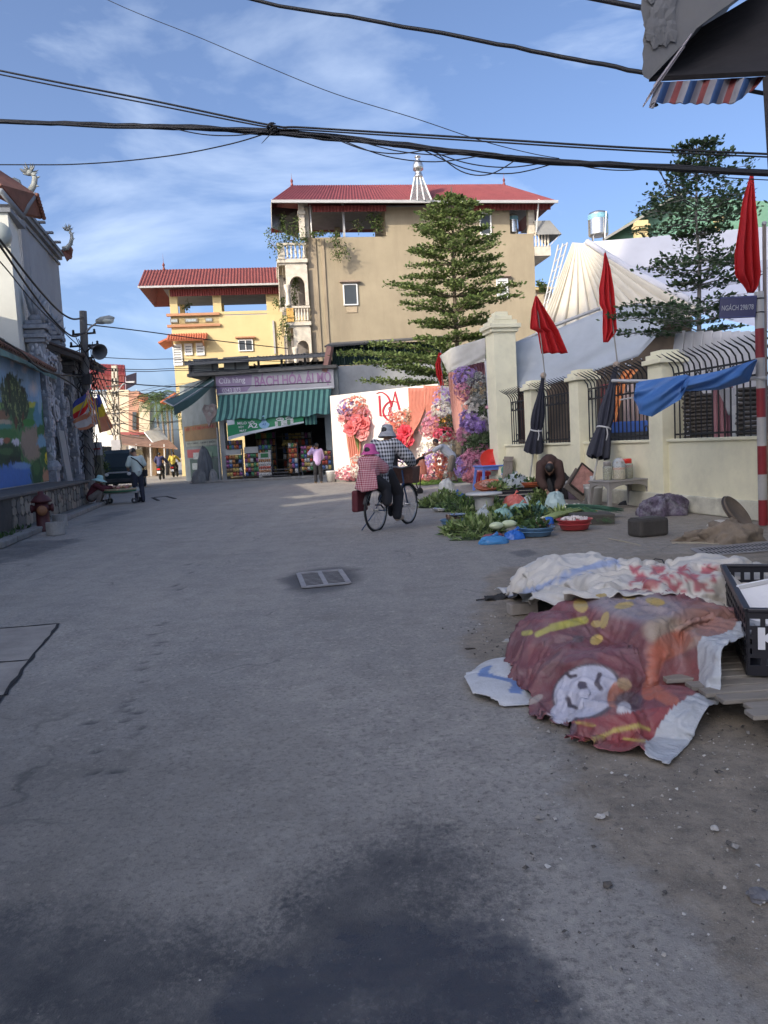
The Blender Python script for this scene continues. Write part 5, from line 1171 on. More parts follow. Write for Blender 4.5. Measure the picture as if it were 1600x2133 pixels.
def arrangement(o,blobs,seed):
    r=np.random.default_rng(seed);acc={}
    for (px_,y,d,rad_m,colr,n,size) in blobs:
        c=np.array(P(px_,y,d));dirs=r.normal(size=(n,3));dirs[:,1]=-np.abs(dirs[:,1])*.8-.05;dirs/=np.linalg.norm(dirs,axis=1,keepdims=True)
        rm=np.array(rad_m if isinstance(rad_m,tuple) else (rad_m,)*3);pos=c+dirs*rm*r.uniform(.72,1.08,(n,1));acc.setdefault((colr,size),[]).append((pos,dirs))
    for i,((colr,size),L_) in enumerate(acc.items()):
        pos=np.concatenate([a for a,_ in L_]);nr=np.concatenate([b_ for _,b_ in L_]);t_=ROS if colr not in ('green','grey','tan') else SPR
        scatter('blossoms' if colr not in ('green','tan') else 'greenery',t_[0],t_[1],pos,nr,size,FM[colr],o,seed*10+i)
def peony(parent,c,r_,m,seed,nm='paper_flower',face=(-.25,-1,.15)):
    """big paper flower: rings of cupped, ruffled petals"""
    rr=random.Random(seed);mb=MB();fz=V(face).normalized();fx=V((0,0,1)).cross(fz).normalized();fy=fz.cross(fx)
    Mx=Matrix((fx,fy,fz)).transposed().to_4x4();Mx.translation=c
    for ring,(k,rad_,tilt) in enumerate(((7,1.,.25),(7,.78,.6),(6,.55,1.0),(5,.34,1.35))):
        for j in range(k):
            a=2*math.pi*(j+.5*(ring % 2))/k+rr.gauss(0,.08);t_=tilt+rr.gauss(0,.1)
            def f(u,v_):
                w_=(u-.5)*1.15*math.sin(math.pi*min(1,.25+v_*.72));L_=v_*rad_;up=L_*math.sin(t_)+.22*rad_*(v_**2)*(1-.6*abs(u-.5)*2)-.05*abs(w_)+.04*rad_*math.sin(u*9+j)*v_;out_=L_*math.cos(t_)
                return Mx @ V(((out_*math.cos(a)-w_*rad_*math.sin(a))*r_,(out_*math.sin(a)+w_*rad_*math.cos(a))*r_,up*r_))
            mb.grid(f,5,5)
    return mb.build(nm,m,parent,smooth=True,world=True)
M_P1=mat('paper_coral',(.80,.22,.22),.7,.15,8,.05,trans=.25);M_P2=mat('paper_hot',(.78,.08,.12),.7,.15,8,.05,trans=.25);M_P3=mat('paper_pink',(.82,.38,.36),.7,.15,8,.05,trans=.25)
f1=thing('flower_arrangement','coral paper peonies and blossom spray on the left of the white panel','flowers',MWd @ onW(742,900,.2))
dA=dW(740,880)
arrangement(f1,[(738,852,dA-.2,(.5,.25,.5),'coral',170,.07),(745,872,dA-.25,(.65,.25,.5),'pink',220,.07),(722,850,dA-.15,.35,'lilac',90,.06),(712,858,dA-.1,(.25,.2,.35),'white',60,.05),(775,868,dA-.1,(.55,.2,.35),'tan',120,.05),(745,840,dA-.1,(.45,.2,.35),'tan',70,.045),(770,880,dA-.15,(.35,.2,.3),'white',60,.04)],1)
for i,(x,y,rr_,m_) in enumerate(((732,893,.34,M_P1),(758,884,.33,M_P1),(756,905,.30,M_P3),(742,876,.28,M_P1),(712,873,.17,M_P3))):peony(f1,P(x,y,dA-.42),rr_,m_,i)
MB().tube([P(742,905,dA-.1),P(748,940,dA-.05)],[.12,.03],6).build('stem_bundle',mat('stem_green',(.16,.20,.06),.7),f1,world=True)
f2=thing('flower_arrangement','crimson paper peonies with peach blossom right of the monogram','flowers',MWd @ onW(842,920,.2));dB=dW(842,900)
arrangement(f2,[(835,880,dB-.2,(.45,.25,.45),'coral',130,.07),(860,876,dB-.15,(.55,.2,.45),'tan',200,.05),(845,868,dB-.1,(.4,.2,.3),'white',90,.055),(820,893,dB-.1,(.4,.2,.35),'pink',110,.06),(868,890,dB-.1,(.35,.2,.3),'white',60,.05),(812,905,dB-.1,.3,'white',50,.05)],2)
for i,(x,y,rr_,m_) in enumerate(((845,902,.34,M_P2),(836,920,.36,M_P2),(850,918,.28,M_P2),(833,940,.26,M_P3))):peony(f2,P(x,y,dB-.45),rr_,m_,i+9)
f3=thing('flower_arrangement','row of low pastel blossoms along the foot of the backdrop','flowers',G(800,1003));dC=29.
arrangement(f3,[(728,985,30.4,(.5,.3,.28),'pink',110,.07),(745,972,30.1,(.3,.25,.45),'white',110,.06),(760,985,29.6,(.5,.3,.3),'white',90,.06),(720,992,30.5,(.4,.3,.15),'rose',60,.06),(838,960,27.9,(.45,.3,.4),'lilac',140,.06),(855,975,27.4,(.5,.3,.35),'white',120,.06),(880,978,27.,(.5,.3,.4),'coral',130,.07),(905,965,26.6,(.4,.3,.5),'lilac',130,.07),(900,985,26.5,(.5,.3,.25),'pink',120,.07),(925,968,26.3,(.35,.3,.55),'coral',140,.07),(890,945,27,(.35,.3,.4),'white',110,.06),(940,985,26.2,(.3,.3,.3),'white',80,.07),(915,930,26.8,(.4,.3,.35),'tan',100,.06)],3)
f4=thing('flower_arrangement','tall column of pink and white blossoms between the coral drapes','flowers',G(910,1003));
arrangement(f4,[(922,835,27.,(.35,.25,.45),'lilac',110,.06),(925,858,26.9,(.45,.3,.4),'white',170,.07),(905,880,27,(.4,.3,.4),'rose',150,.07),(897,895,27,(.35,.3,.3),'pink',110,.07),(928,880,26.8,(.3,.2,.3),'orange',60,.08),(935,887,26.7,(.3,.2,.3),'green',60,.10),(930,906,26.6,(.45,.3,.25),'hot',120,.07),(940,922,26.5,(.35,.3,.35),'tan',90,.06),(928,818,27.1,(.25,.2,.4),'tan',50,.06)],4)
f5=thing('flower_arrangement','tallest floral column of lilac, white and pink beside the gate pillar','flowers',G(990,1008));d5=23.4
arrangement(f5,[(970,785,d5,(.40,.25,.3),'lilac',150,.06),(985,800,d5,(.4,.25,.35),'grey',170,.07),(968,812,d5,(.3,.25,.35),'rose',130,.06),(995,815,d5,(.3,.25,.35),'tan',110,.06),(1000,838,d5,(.35,.25,.4),'grey',170,.09),(985,850,d5-.1,(.3,.25,.3),'white',60,.08),(978,875,d5-.1,(.3,.25,.3),'lilac',110,.07),(990,888,d5-.15,(.34,.25,.30),'purple',140,.07),(1004,880,d5-.1,(.3,.2,.3),'white',70,.07),(1005,860,d5,(.3,.25,.35),'green',90,.12),(1010,898,d5,(.25,.25,.4),'white',110,.08),(972,905,d5,(.3,.25,.35),'rose',110,.07),(1000,925,d5-.15,(.42,.3,.35),'green',160,.13),(985,920,d5-.1,(.25,.2,.3),'white',60,.08),(1000,945,d5-.2,(.45,.3,.3),'rose',150,.08),(1010,955,d5-.15,(.3,.3,.3),'white',90,.08),(985,968,d5-.3,(.45,.3,.32),'rose',190,.08),(965,975,d5-.3,(.25,.25,.3),'lilac',90,.08),(990,988,d5-.35,(.4,.3,.25),'pink',150,.09),(1005,1000,d5-.35,(.3,.3,.12),'white',50,.09)],5)
MB().tube([P(995,1005,d5+.2),P(990,780,d5+.25)],.12,8).build('stand',M_GUT,f5,world=True)
# second drape on its frame beside the pillar
cd=thing('pink_drape_frame','pink pleated drape hung on a frame behind the floral column','drape',G(975,1005))
drape('drape',cd,[(775,934,980),(800,935,982),(850,940,976),(885,944,960),(902,947,950)],25.2,24.,9,.06,M_PINKD);drape('drape',cd,[(755,970,1010),(785,985,1011),(815,1000,1012)],24.2,23.7,7,.05,mat('rose_drape',(.62,.30,.33),.75,.1,4,trans=.25))
MB().tube([P(933,778,25.3),P(1012,748,23.6),P(1014,1000,23.6)],.03,6).build('frame',M_GUT,cd,world=True)
# turf mat
tm=thing('turf_mat','bright green artificial turf mat in front of the flowers','mat',G(930,1000));mb=MB()
q=[G(800,1004),G(990,984),G(1012,1001),G(884,1012)]
for i in range(4):q[i].z=.012
mb.add(q,[(0,1,2,3)][::1]);mb.build('backing',mat('turf',(.15,.22,.05),.9,.3,8,.5,80),tm,world=True)
r_=np.random.default_rng(4);uv=r_.uniform(0,1,(5000,2));qa=[np.array(p) for p in q]
pos=(qa[0]*(1-uv[:,:1])+qa[1]*uv[:,:1])*(1-uv[:,1:])+(qa[3]*(1-uv[:,:1])+qa[2]*uv[:,:1])*uv[:,1:]
d_=r_.normal(size=(5000,3))*.3;d_[:,2]=1
o=link('pile',leaves_mesh('pile',pos,d_,.05,leafmat('turf_blade',(.13,.24,.04),(.22,.33,.08)),wid=.3,seed=4),tm,True);o['kind']='stuff'
# ------------------------------------------------------------------ boundary wall with railings
F0=V((5.34,10.98,0));FA=math.atan2(.978,-.2095);MF=LOC(F0) @ RZ(FA);MFI=MF.inverted()
def onF(px_,y,off=0.):
    o_=V((0,0,CAMH));d_=P(px_,y,10)-o_;n_=MF.to_3x3() @ V((0,1,0));t_=(F0+n_*off-o_).dot(n_)/d_.dot(n_);return MFI @ (o_+d_*t_)
M_PALEY=mat('pale_yellow_paint',(.78,.74,.54),.85,.09,.9,.12,22,dirt=.34,dcol=(.34,.32,.24),dscale=1.3)
M_SKIRT=mat('skirting',(.60,.58,.47),.9,.2,2,.25,25,dirt=.65,dcol=(.17,.155,.12),dscale=2.2)
M_IRON=mat('black_iron',(.015,.015,.017),.5,.2)
fw_=thing('boundary_wall','pale yellow wall with black iron railings beside the market stall','wall',F0,FA)
tp=[onF(x,900).x for x in (1375,1205,1108)];tg=onF(1037,850).x;t_end=tg-.4
MB().box(((t_end-5)/2,-.12,.58),(t_end+5,.20,1.16)).build('wall',M_PALEY,fw_)
MB().box(((t_end-5)/2,-.10,.14),(t_end+5,.27,.28)).build('skirting',M_SKIRT,fw_,bevel=.02)
MB().box(((t_end-5)/2,-.12,1.185),(t_end+5,.27,.05)).build('coping',M_PALEY,fw_,bevel=.008)
posts=[-2.3,tp[0]-2.9 if False else .35]+tp
for i,t_ in enumerate(posts[2:]+[posts[0]]):
    pl=MB().box((t_,-.12,1.25),(.42,.42,2.5)).build('pillar',M_PALEY,fw_,bevel=.01)
    MB().box((t_,-.12,2.53),(.56,.56,.08)).box((t_,-.12,2.61),(.46,.46,.08)).box((t_,-.12,2.68),(.34,.34,.07)).build('cap',M_PALEY,pl,bevel=.008)
    MB().box((t_,-.12,.14),(.47,.47,.30)).build('plinth',M_SKIRT,pl,bevel=.015)
b_=MB();b_.tube([(0,-.12,1.2),(0,-.12,2.30),(0,-.10,2.40),(0,-.02,2.50),(0,.10,2.56),(0,.20,2.62)],[.014,.014,.014,.014,.012,.004],6);bar0=b_.build('bar',M_IRON,fw_);first=True
rg=MB();rg.tube([(math.cos(a)*.05,-.12,2.18+math.sin(a)*.085) for a in np.linspace(0,2*math.pi,13)],.010,5);ring0=rg.build('ring',M_IRON,fw_);fr=True
order=sorted([posts[0]]+tp+[t_end])
for a,c_ in zip(order[:-1],order[1:]):
    a2,c2=a+.26,c_-.26;k=int((c2-a2)/.145)
    for z in (1.28,2.08,2.29):MB().box(((a2+c2)/2,-.12,z),(c2-a2,.03,.03)).build('rail',M_IRON,fw_)
    for j in range(k+1):
        t_=a2+(c2-a2)*j/k
        if t_<-1.2:continue
        if first:bar0.matrix_basis=LOC((t_,0,0));first=False
        else:inst(bar0,fw_,LOC((t_,0,0)))
        if j<k and j % 2==0:
            tt=t_+(c2-a2)/k/2
            if fr:ring0.matrix_basis=LOC((tt,0,0));fr=False
            else:inst(ring0,fw_,LOC((tt,0,0)))
    for j in (2,k-3):MB().tube([(a2+(c2-a2)*(j+.5)/k+math.cos(q_)*.05,-.12,1.38+math.sin(q_)*.085) for q_ in np.linspace(0,2*math.pi,13)],.010,5).build('ring',M_IRON,fw_)
# tall gate pillar
gp=thing('gate_pillar','tall pale yellow gate pillar at the far end of the railings','pillar',MF @ V((tg,-.15,0)),FA)
MB().box((0,0,2.1),(.62,.62,4.2)).build('shaft',M_PALEY,gp,bevel=.012)
mb=MB()
for z,s_ in ((4.22,.74),(4.32,.86),(4.42,.70),(4.55,.5),(4.66,.34)):mb.box((0,0,z),(s_,s_,.11))
mb.build('cap',M_PALEY,gp,bevel=.012)
MB().box((0,0,.2),(.70,.70,.4)).build('base',M_SKIRT,gp,bevel=.015)
wc=thing('white_drape','white cloth tied against the tall gate pillar','drape',MF @ V((tg,.4,2)),FA)
drape('cloth',wc,[(752,1009,1037),(800,1014,1032),(845,1016,1026),(850,1015,1027),(895,1019,1031)],22.0,21.3,4,.07,mat('white_cloth',(.62,.62,.64),.8,.08,3,.1,40,trans=.2),nu=36)
MB().tube([P(1014,848,21.5),P(1021,850,21.2),P(1029,847,21.4)],.05,6).build('tie',mat('tie_pink',(.6,.3,.33),.8),wc,world=True,smooth=True)
# ------------------------------------------------------------------ marquee behind the wall
M_TENT=mat('tent_cream',(.62,.57,.47),.8,.06,2,.08,30,trans=.12);M_TENTW=mat('tent_white',(.62,.62,.66),.8,.06,2,.08,30,trans=.1)
M_TARP=mat('grey_tarpaulin',(.40,.44,.49),.6,.1,1.5,.12,20,trans=.2)
mq=thing('marquee','large cream wedding marquee with pleated roof rising behind the wall','marquee',G(1260,985))
top=[P(1192,505,25.2),P(1222,507,25.2)];bot=[P(1105,715,25),P(1140,690,24),P(1250,690,22.8),P(1340,690,21.6),P(1470,650,20.2)]
def fan(u,v_):
    k=u*(len(bot)-1);i=min(int(k),len(bot)-2);b2=bot[i].lerp(bot[i+1],k-i);a=top[0].lerp(top[1],u);p=a.lerp(b2,v_)
    return p+V((0,-.34*v_*abs(math.sin(u*30*math.pi/2))**.7,-.16*math.sin(math.pi*v_)*.6))
MB().grid(fan,300,14).build('pleated_roof',M_TENT,mq,world=True,smooth=True)
MB().tube([top[1]+V((0,-.1,.02)),P(1330,572,22.9),P(1475,645,20.)],[.10,.10,.09],8).build('ridge_roll',M_TENTW,mq,world=True,smooth=True)
for k in range(3):MB().tube([top[0]+V((-.15-.12*k,.1*k,0)),P(1138-6*k,665,25.1+.2*k)],.03,6).build('frame_tube',M_GUT,mq,world=True)
for j in range(7):a=(top[0]+V((-.15,0,0))).lerp(P(1138,665,25.1),j/7);b2=(top[0]+V((-.39,.2,0))).lerp(P(1126,665,25.5),(j+.6)/7);MB().tube([a,b2],.018,5).build('truss_web',M_GUT,mq,world=True)
MB().grid(lambda u,v_:P(1215,505,26).lerp(P(1620,470,25),u).lerp(P(1290,575,25).lerp(P(1620,560,23),u),v_)+V((0,0,-.2*math.sin(math.pi*u*3)*v_)),24,6).build('upper_roof',M_TENTW,mq,world=True,smooth=True)
MB().grid(lambda u,v_:P(1285,560,24.6).lerp(P(1620,540,23),u).lerp(P(1440,650,22).lerp(P(1620,690,21),u),v_),12,6).build('side_sheet',mat('tent_shaded_white',(.46,.48,.56),.8,.06,2),mq,world=True,smooth=True)  # white tent side; its shade tint is put into the colour
def sheet(name,label,cat,tops,bots,m,folds=3,amp=.05,nu=50,nv=14,sag=.1,extra=None):
    """tarpaulin between an upper and a lower edge, each a list of points"""
    o=thing(name,label,cat,sum(bots,V((0,0,0)))/len(bots))
    def along(L_,u):k=u*(len(L_)-1);i=min(int(k),len(L_)-2);return L_[i].lerp(L_[i+1],k-i)
    MB().grid(lambda u,v_:along(tops,u).lerp(along(bots,u),v_)+V((0,-amp*math.sin(u*folds*6.28+v_*4)*math.sin(math.pi*v_)-.03*math.sin(v_*17+u*9)*v_,-sag*math.sin(math.pi*u)*math.sin(math.pi*v_))),nu,nv).build('sheet',m,o,world=True,smooth=True,solid=.01);return o
gt=sheet('grey_tarpaulin','pale grey tarpaulin slung from the gate pillar across the tent front','tarpaulin',[P(1060,716,21.6),P(1150,690,21.2),P(1250,648,20.8),P(1330,632,20.4),P(1400,640,20)],[P(1064,785,21.2),P(1088,818,20.6),P(1165,795,20.3),P(1240,772,20),P(1330,742,19.8),P(1376,690,19.8)],M_TARP,2,.10,sag=.15)
MB().tube([P(1040,735,21.8),P(1062,722,21.7),P(1160,676,21.3),P(1250,642,20.9)],.045,8).build('support_pole',M_GUT,gt,world=True,smooth=True)
sheet('white_tarpaulin','dirty white tarpaulin draped left of the gate pillar','tarpaulin',[P(916,742,24.5),P(940,725,24),P(1010,704,23)],[P(934,778,24.4),P(940,772,23.8),P(1012,752,23)],mat('dirty_white_sheet',(.50,.49,.46),.8,.15,2,.1,20,trans=.2),2,.06)
o=sheet('tent_lining','brown sequined lining hanging inside the marquee','lining',[P(1062,730,24),P(1250,690,23),P(1440,650,21)],[P(1062,935,24),P(1250,930,23),P(1440,925,21)],mat('brown_lining',(.14,.105,.075),.8,.25,3,.15,20),4,.15)
r_=np.random.default_rng(8)
pos=np.array([P(1180+180*r_.random(),745+r_.random()*50,21.9) for _ in range(70)]);scatter('sequins',[(-1,-1,0),(1,-1,0),(1,1,0),(-1,1,0)],[(0,1,2,3)],pos,np.tile((-.2,-1,.4),(70,1)),.016,M_STEEL,o,3)
ph=thing('white_side_curtain','white cloth curtain hanging behind the railings under the street sign','curtain',MF @ V((2,-1.5,0)))
drape('cloth',ph,[(690,1408,1580),(740,1402,1580),(800,1412,1580),(930,1420,1580)],15.5,12.6,9,.12,mat('white_cloth2',(.56,.56,.58),.8,.1,3,.1,40),nu=90)
# things behind the railings
def back_drape(label,rows,d,m,folds=4):
    o=thing('hanging_cloth',label,'cloth',P(rows[0][1],rows[-1][0],d));drape('cloth',o,rows,d,d-.2,folds,.08,m,nu=40);return o
back_drape('dusky pink cloth hanging behind the railings near the striped pole',[(800,1485,1512),(930,1488,1514)],12.6,mat('dusky_pink',(.42,.20,.22),.8))
back_drape('mauve cloth hanging beside the dusky pink one',[(800,1508,1526),(930,1512,1528)],12.5,mat('mauve',(.28,.13,.17),.8))
back_drape('short white towel hung over the mauve cloth',[(808,1494,1530),(840,1510,1528),(865,1518,1526)],12.3,MATS['white_cloth2'],3)
back_drape('dark red curtain behind the middle railings',[(800,1252,1290),(905,1254,1292)],19.,mat('dark_red',(.20,.05,.05),.8))
back_drape('brown curtain behind the far railings',[(810,1062,1092),(915,1066,1098)],21.2,mat('curtain_brown',(.15,.08,.06),.8))
back_drape('orange fabric strip seen through the middle railings',[(770,1300,1330),(800,1285,1305),(850,1275,1290),(915,1268,1275)],18.5,mat('orange_cloth',(.62,.22,.07),.8),2)
back_drape('pale pink cloth lit behind the middle railings',[(800,1300,1345),(880,1300,1345)],19.5,mat('pale_pink_cloth',(.55,.42,.38),.8),4)
for i,(x,y0,y1,d) in enumerate(((1435,808,915,13.4),(1570,805,925,11.8),(1470,820,915,13.))):
    o=thing('basket_stack',('tall stack of dark wicker baskets behind the railings, leftmost','stack of dark wicker baskets behind the striped pole','stack of dark wicker baskets beside the pink cloth')[i],'baskets',P(x,y1,d),group='basket stacks behind the railings')
    a,b2=P(x,y0,d),P(x,y1,d);k=12
    ly=MB();ly.lathe([(.20,0),(.24,.03),(.22,.06)],n=12);l0=None
    for j in range(k):
        m_=LOC((random.gauss(0,.01),random.gauss(0,.01),(a.z-b2.z)*j/k))
        if l0 is None:l0=ly.build('basket',mat('wicker_dark',(.10,.085,.07),.8,.5,30,.6,60),o);l0.matrix_basis=m_
        else:inst(l0,o,m_)
ac=thing('white_heater','slim white appliance standing behind the railings','appliance',P(1537,920,12));MB().box(P(1537,878,12),(.13,.12,.5)).build('body',M_WHITE,ac,world=True,bevel=.01)
for k in range(3):MB().box(P(1537,862+k*9,11.92),(.06,.02,.025)).build('vent',M_SHOPD,ac,world=True)
tbk=thing('blue_table','blue covered table stacked behind the middle railings','table',P(1300,930,17));MB().box(P(1300,890,17.2),(.9,.5,.25)).build('cover',mat('blue_cover',(.05,.12,.38),.7,.2),tbk,world=True,bevel=.03);MB().box(P(1310,912,17.2),(1.2,.6,.25)).build('base',M_SHOPD,tbk,world=True)
# building with green sheet gable and tank
gb=thing('green_gabled_building','building with green sheet metal gable and grey roof behind the marquee','building',P(1400,520,42))
MB().add([P(1262,500,42),P(1600,500,40),P(1600,420,40),P(1400,408,41),P(1300,470,42)],[(0,1,2,3,4)]).build('gable',mat('green_sheet_wall',(.10,.22,.15),.5,.12),gb,world=True,solid=.1)
MB().add([P(1255,500,41.4),P(1420,402,40.4),P(1440,398,46),P(1280,492,46)],[(0,1,2,3)]).build('roof',mat('grey_sheet_roof',(.27,.27,.25),.6,.2),gb,world=True,solid=.12)
for x,y in ((1335,480),(1498,465)):MB().box(P(x,y,40.8),(.6,.5,.9)).box(P(x,y-8,40.7),(.75,.6,.1)).box(P(x,y-2,40.7),(.7,.58,.1)).build('pier',M_YEL,gb,world=True)
tank('water_tank','steel water tank with blue band on the roof behind the marquee',P(1247,503,38),.46,1.2)
o=MB().tube([P(1260,495,37.5),P(1263,440,37.5)],.03,6).build('vent_pipe',M_WHITE,gb,world=True)
fy=thing('far_yellow_house','sliver of a far yellow house between tan house and marquee','house',P(1130,640,60));mb=MB();quadbox(mb,1108,600,1150,720,60);mb.build('wall',M_FARB,fy,world=True);mb=MB();quadbox(mb,1106,597,1152,603,59.6,1);mb.build('cornice',M_YEL,fy,world=True)
shrub('roof_shrub','dark bushy treetop above the far yellow house',P(1133,598,59),.7,.5,.5,200,.25,91)
# ------------------------------------------------------------------ layered terminalia trees
M_BARK=mat('bark',(.12,.095,.07),.9,.3,8,.5,30);M_BARKG=mat('bark_grey',(.19,.18,.165),.9,.25,8,.4,30)
def tiered_tree(name,label,base,top,tiers,leaf,seed,mleaf,trunk_r,mbark,dens=1.,flat=.16,rs=(.10,.26)):
    """tiers: (height z, list of (angle or dx,dy reach)) ; horizontal sprays of small leaves on whorled branches"""
    rr=random.Random(seed);r=np.random.default_rng(seed);o=thing(name,label,'tree',base)
    B=V(base);T=V(top)-B;mb=MB();k=9
    mb.tube([T*(i/k)+V((rr.gauss(0,.03),rr.gauss(0,.03),0)) for i in range(k+1)],[trunk_r*(1-.86*i/k) for i in range(k+1)],9);tr=mb.build('trunk',mbark,o,smooth=True)
    cen=[];dirs=[];lb=MB()
    for (z,reach,nb,a0,bias) in tiers:
        s_=(z-B.z)/T.z;c=V((T.x*s_,T.y*s_,z-B.z))
        for j in range(nb):
            a=a0+2*math.pi*j/nb+rr.gauss(0,.18);L=reach*rr.uniform(.72,1.08)*(1+bias[0]*math.cos(a)+bias[1]*math.sin(a))
            if L<.15:continue
            rise=L*rr.uniform(*rs);tip=c+V((math.cos(a)*L,math.sin(a)*L,rise));midp=c.lerp(tip,.5)+V((0,0,rise*.15))
            lb.tube([c,midp,tip],[max(.012,trunk_r*.30*(1-s_*.6)),max(.009,trunk_r*.18*(1-s_*.6)),.005],5)
            m_=max(3,int(L*4.2))
            for q in range(m_):
                t_=.22+.78*(q+.5)/m_;p=c.lerp(tip,t_)+V((0,0,rise*.2*math.sin(math.pi*t_)));wdt=(.16+.34*math.sin(math.pi*min(1.,t_*.85)))*min(1.,L)*.62+.07
                sd=V((-math.sin(a),math.cos(a),0));n=int(26*dens*(.6+wdt))
                for g in range(2):
                    sg=(-1,1)[g];tp_=p+sd*sg*wdt+V((math.cos(a),math.sin(a),0))*wdt*.5;lb.tube([p,tp_],[.006,.003],3,cap=False)
                u=r.uniform(-1,1,n);pos=np.array(p)[None]+u[:,None]*wdt*np.array(sd)[None]+np.abs(u)[:,None]*wdt*.5*np.array((math.cos(a),math.sin(a),0))[None]+r.normal(size=(n,3))*np.array((.09,.09,flat*.35))*(.5+L*.25)
                cen.append(pos);d=r.normal(size=(n,3));d[:,2]=np.abs(d[:,2])*.5+.05;d+=np.array((math.cos(a),math.sin(a),0))*.6;dirs.append(d)
    lb.build('limb',mbark,tr);lb=None
    o2=link('crown',leaves_mesh('crown',np.concatenate(cen),np.concatenate(dirs),leaf,mleaf,wid=.55,seed=seed),o);return o
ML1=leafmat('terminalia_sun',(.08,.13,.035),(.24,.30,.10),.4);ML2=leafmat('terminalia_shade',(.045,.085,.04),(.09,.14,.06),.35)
d1=33.5;b1_=P(947,740,d1);b1_.z=0;t1_=P(941,388,d1)
ti=[]
rr=random.Random(4)
for y,hw in ((392,8),(404,28),(424,50),(448,72),(476,76),(506,92),(538,100),(572,108),(606,128),(640,122),(672,104),(700,88)):
    z=P(941,y,d1).z;ti.append((z-.25,hw*d1/F*1.0,9 if hw>40 else 5,rr.random()*6,(.0,0)))
for y,hw,bx in ((735,120,-.45),(755,150,-.5),(775,170,-.45),(795,150,-.4)):
    z=P(941,y,d1).z;ti.append((z-.2,hw*d1/F,8,rr.random()*6,(bx,0)))
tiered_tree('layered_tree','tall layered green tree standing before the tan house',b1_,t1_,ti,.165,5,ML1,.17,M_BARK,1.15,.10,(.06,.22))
d2=15.2;b2_=P(1468,800,d2);b2_.z=0;t2_=P(1449,290,d2)
ti=[]
for y,hw,bx in ((298,50,.1),(330,60,.2),(352,92,.3),(398,120,-.05),(425,140,-.1),(446,150,-.15),(476,60,.2),(530,112,-.1),(552,118,-.1),(580,90,.3),(634,155,-.45),(656,160,-.42),(680,125,-.45)):
    z=P(1455,y,d2).z;ti.append((z-.12,hw*d2/F*.88,6,rr.random()*6,(bx,0)))
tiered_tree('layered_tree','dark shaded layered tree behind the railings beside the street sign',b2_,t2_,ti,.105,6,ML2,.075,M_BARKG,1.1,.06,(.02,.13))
# ------------------------------------------------------------------ flags, umbrellas, pole, sign, blue tarpaulin
M_FLAG=mat('flag_red',(.62,.025,.032),.7,.12,4,.12,60,trans=.45)
M_POLEG=mat('pole_grey',(.26,.25,.23),.6,.2)
def flag(label,rows,d,pole,folds=1.5,amp=.09,m=None):
    o=thing('red_flag',label,'flag',P(*pole[-1]));drape('cloth',o,rows,d,d,folds*1.8,amp,m or M_FLAG,nu=40,nv=30)
    MB().tube([P(*q) for q in pole],.014 if d<20 else .02,6).build('pole',M_POLEG,o,world=True);return o
flag('red flag flying above the first folded umbrella',[(617,1115,1119),(645,1108,1135),(684,1105,1158),(690,1121,1162),(736,1128,1181)],17.4,[(1117,612,17.45),(1125,690,17.45),(1137,800,17.4)])
flag('long red flag above the second folded umbrella',[(527,1259,1262),(560,1256,1271),(600,1249,1277),(635,1250,1280),(645,1257,1281),(690,1256,1284),(713,1257,1266)],15.3,[(1261,524,15.35),(1272,640,15.35),(1288,770,15.2)])
flag('large red flag hanging above the street sign at the right edge',[(365,1563,1569),(420,1548,1572),(480,1540,1576),(530,1533,1578),(572,1533,1581),(598,1553,1577),(610,1558,1569)],10.45,[(1567,362,10.5),(1578,500,10.5),(1583,640,10.45)])
flag('small red flag beside the white tarpaulin above the backdrop',[(735,914,919),(760,907,917),(780,909,921),(803,918,925)],25.2,[(918,730,25.25),(921,780,25.2),(922,812,25.2)])
M_UMB=mat('umbrella_navy',(.018,.02,.035),.7,.2,5,.15,50);M_TIE=mat('tie_white',(.55,.55,.55),.7)
def umbrella(label,bot,top,d0,d1,tie,hem,rmax):
    """folded market parasol: pole, gathered canopy with a tie and flared hem"""
    o=thing('folded_umbrella',label,'umbrella',P(bot[0],bot[1],d0));A2,T2=P(bot[0],bot[1],d0),P(top[0],top[1],d1)
    MB().tube([A2,T2],.02,8).build('pole',mat('umbrella_pole',(.45,.44,.40),.5),o,world=True)
    ax=(T2-A2);L=ax.length;at=lambda y:(y-bot[1])/(top[1]-bot[1])
    st,sh_=at(tie),at(hem);x=ax.normalized().cross(V((0,1,0))).normalized();y_=ax.normalized().cross(x)
    def f(u,v_):
        s_=sh_+(1.01-sh_)*v_;a=u*2*math.pi
        if s_<st:q=(st-s_)/(st-sh_);rr_=rmax*(.55+.45*math.sin(q*math.pi*.5)*1.0)
        else:q=(s_-st)/(1-st);rr_=rmax*(.55+.40*math.sin(min(1.,q*1.3)*math.pi)*(1-q)+.0*q)*(1-.72*q)
        pl=1+.22*math.cos(a*8+v_*1.5)*(1-.5*max(0,v_-.5));hemw=.03*math.cos(a*8) if v_<.02 else 0
        return A2+ax*(s_+hemw*.3)+(x*math.cos(a)+y_*math.sin(a))*rr_*pl
    MB().grid(f,64,26).build('canopy',M_UMB,o,world=True,smooth=True)
    c=A2+ax*st;MB().tube([c+(x*math.cos(a)+y_*math.sin(a))*rmax*.66 for a in np.linspace(0,2*math.pi,20)],.018,6).tube([c+y_*-0+V((.02,-rmax*.7,0)),c+V((.03,-rmax*.75,-.12)),c+V((.0,-rmax*.75,-.24))],.012,5).build('tie',M_TIE,o,world=True)
    MB().ell(T2+V((0,0,-.02)),(.07,.05,.07),8,6).build('cap',mat('umbrella_cap',(.35,.28,.22),.7),o,world=True,smooth=True)
umbrella('dark folded umbrella leaning on the wall behind the red basin stand',(1104,996),(1132,780),18.2,17.6,893,940,.19)
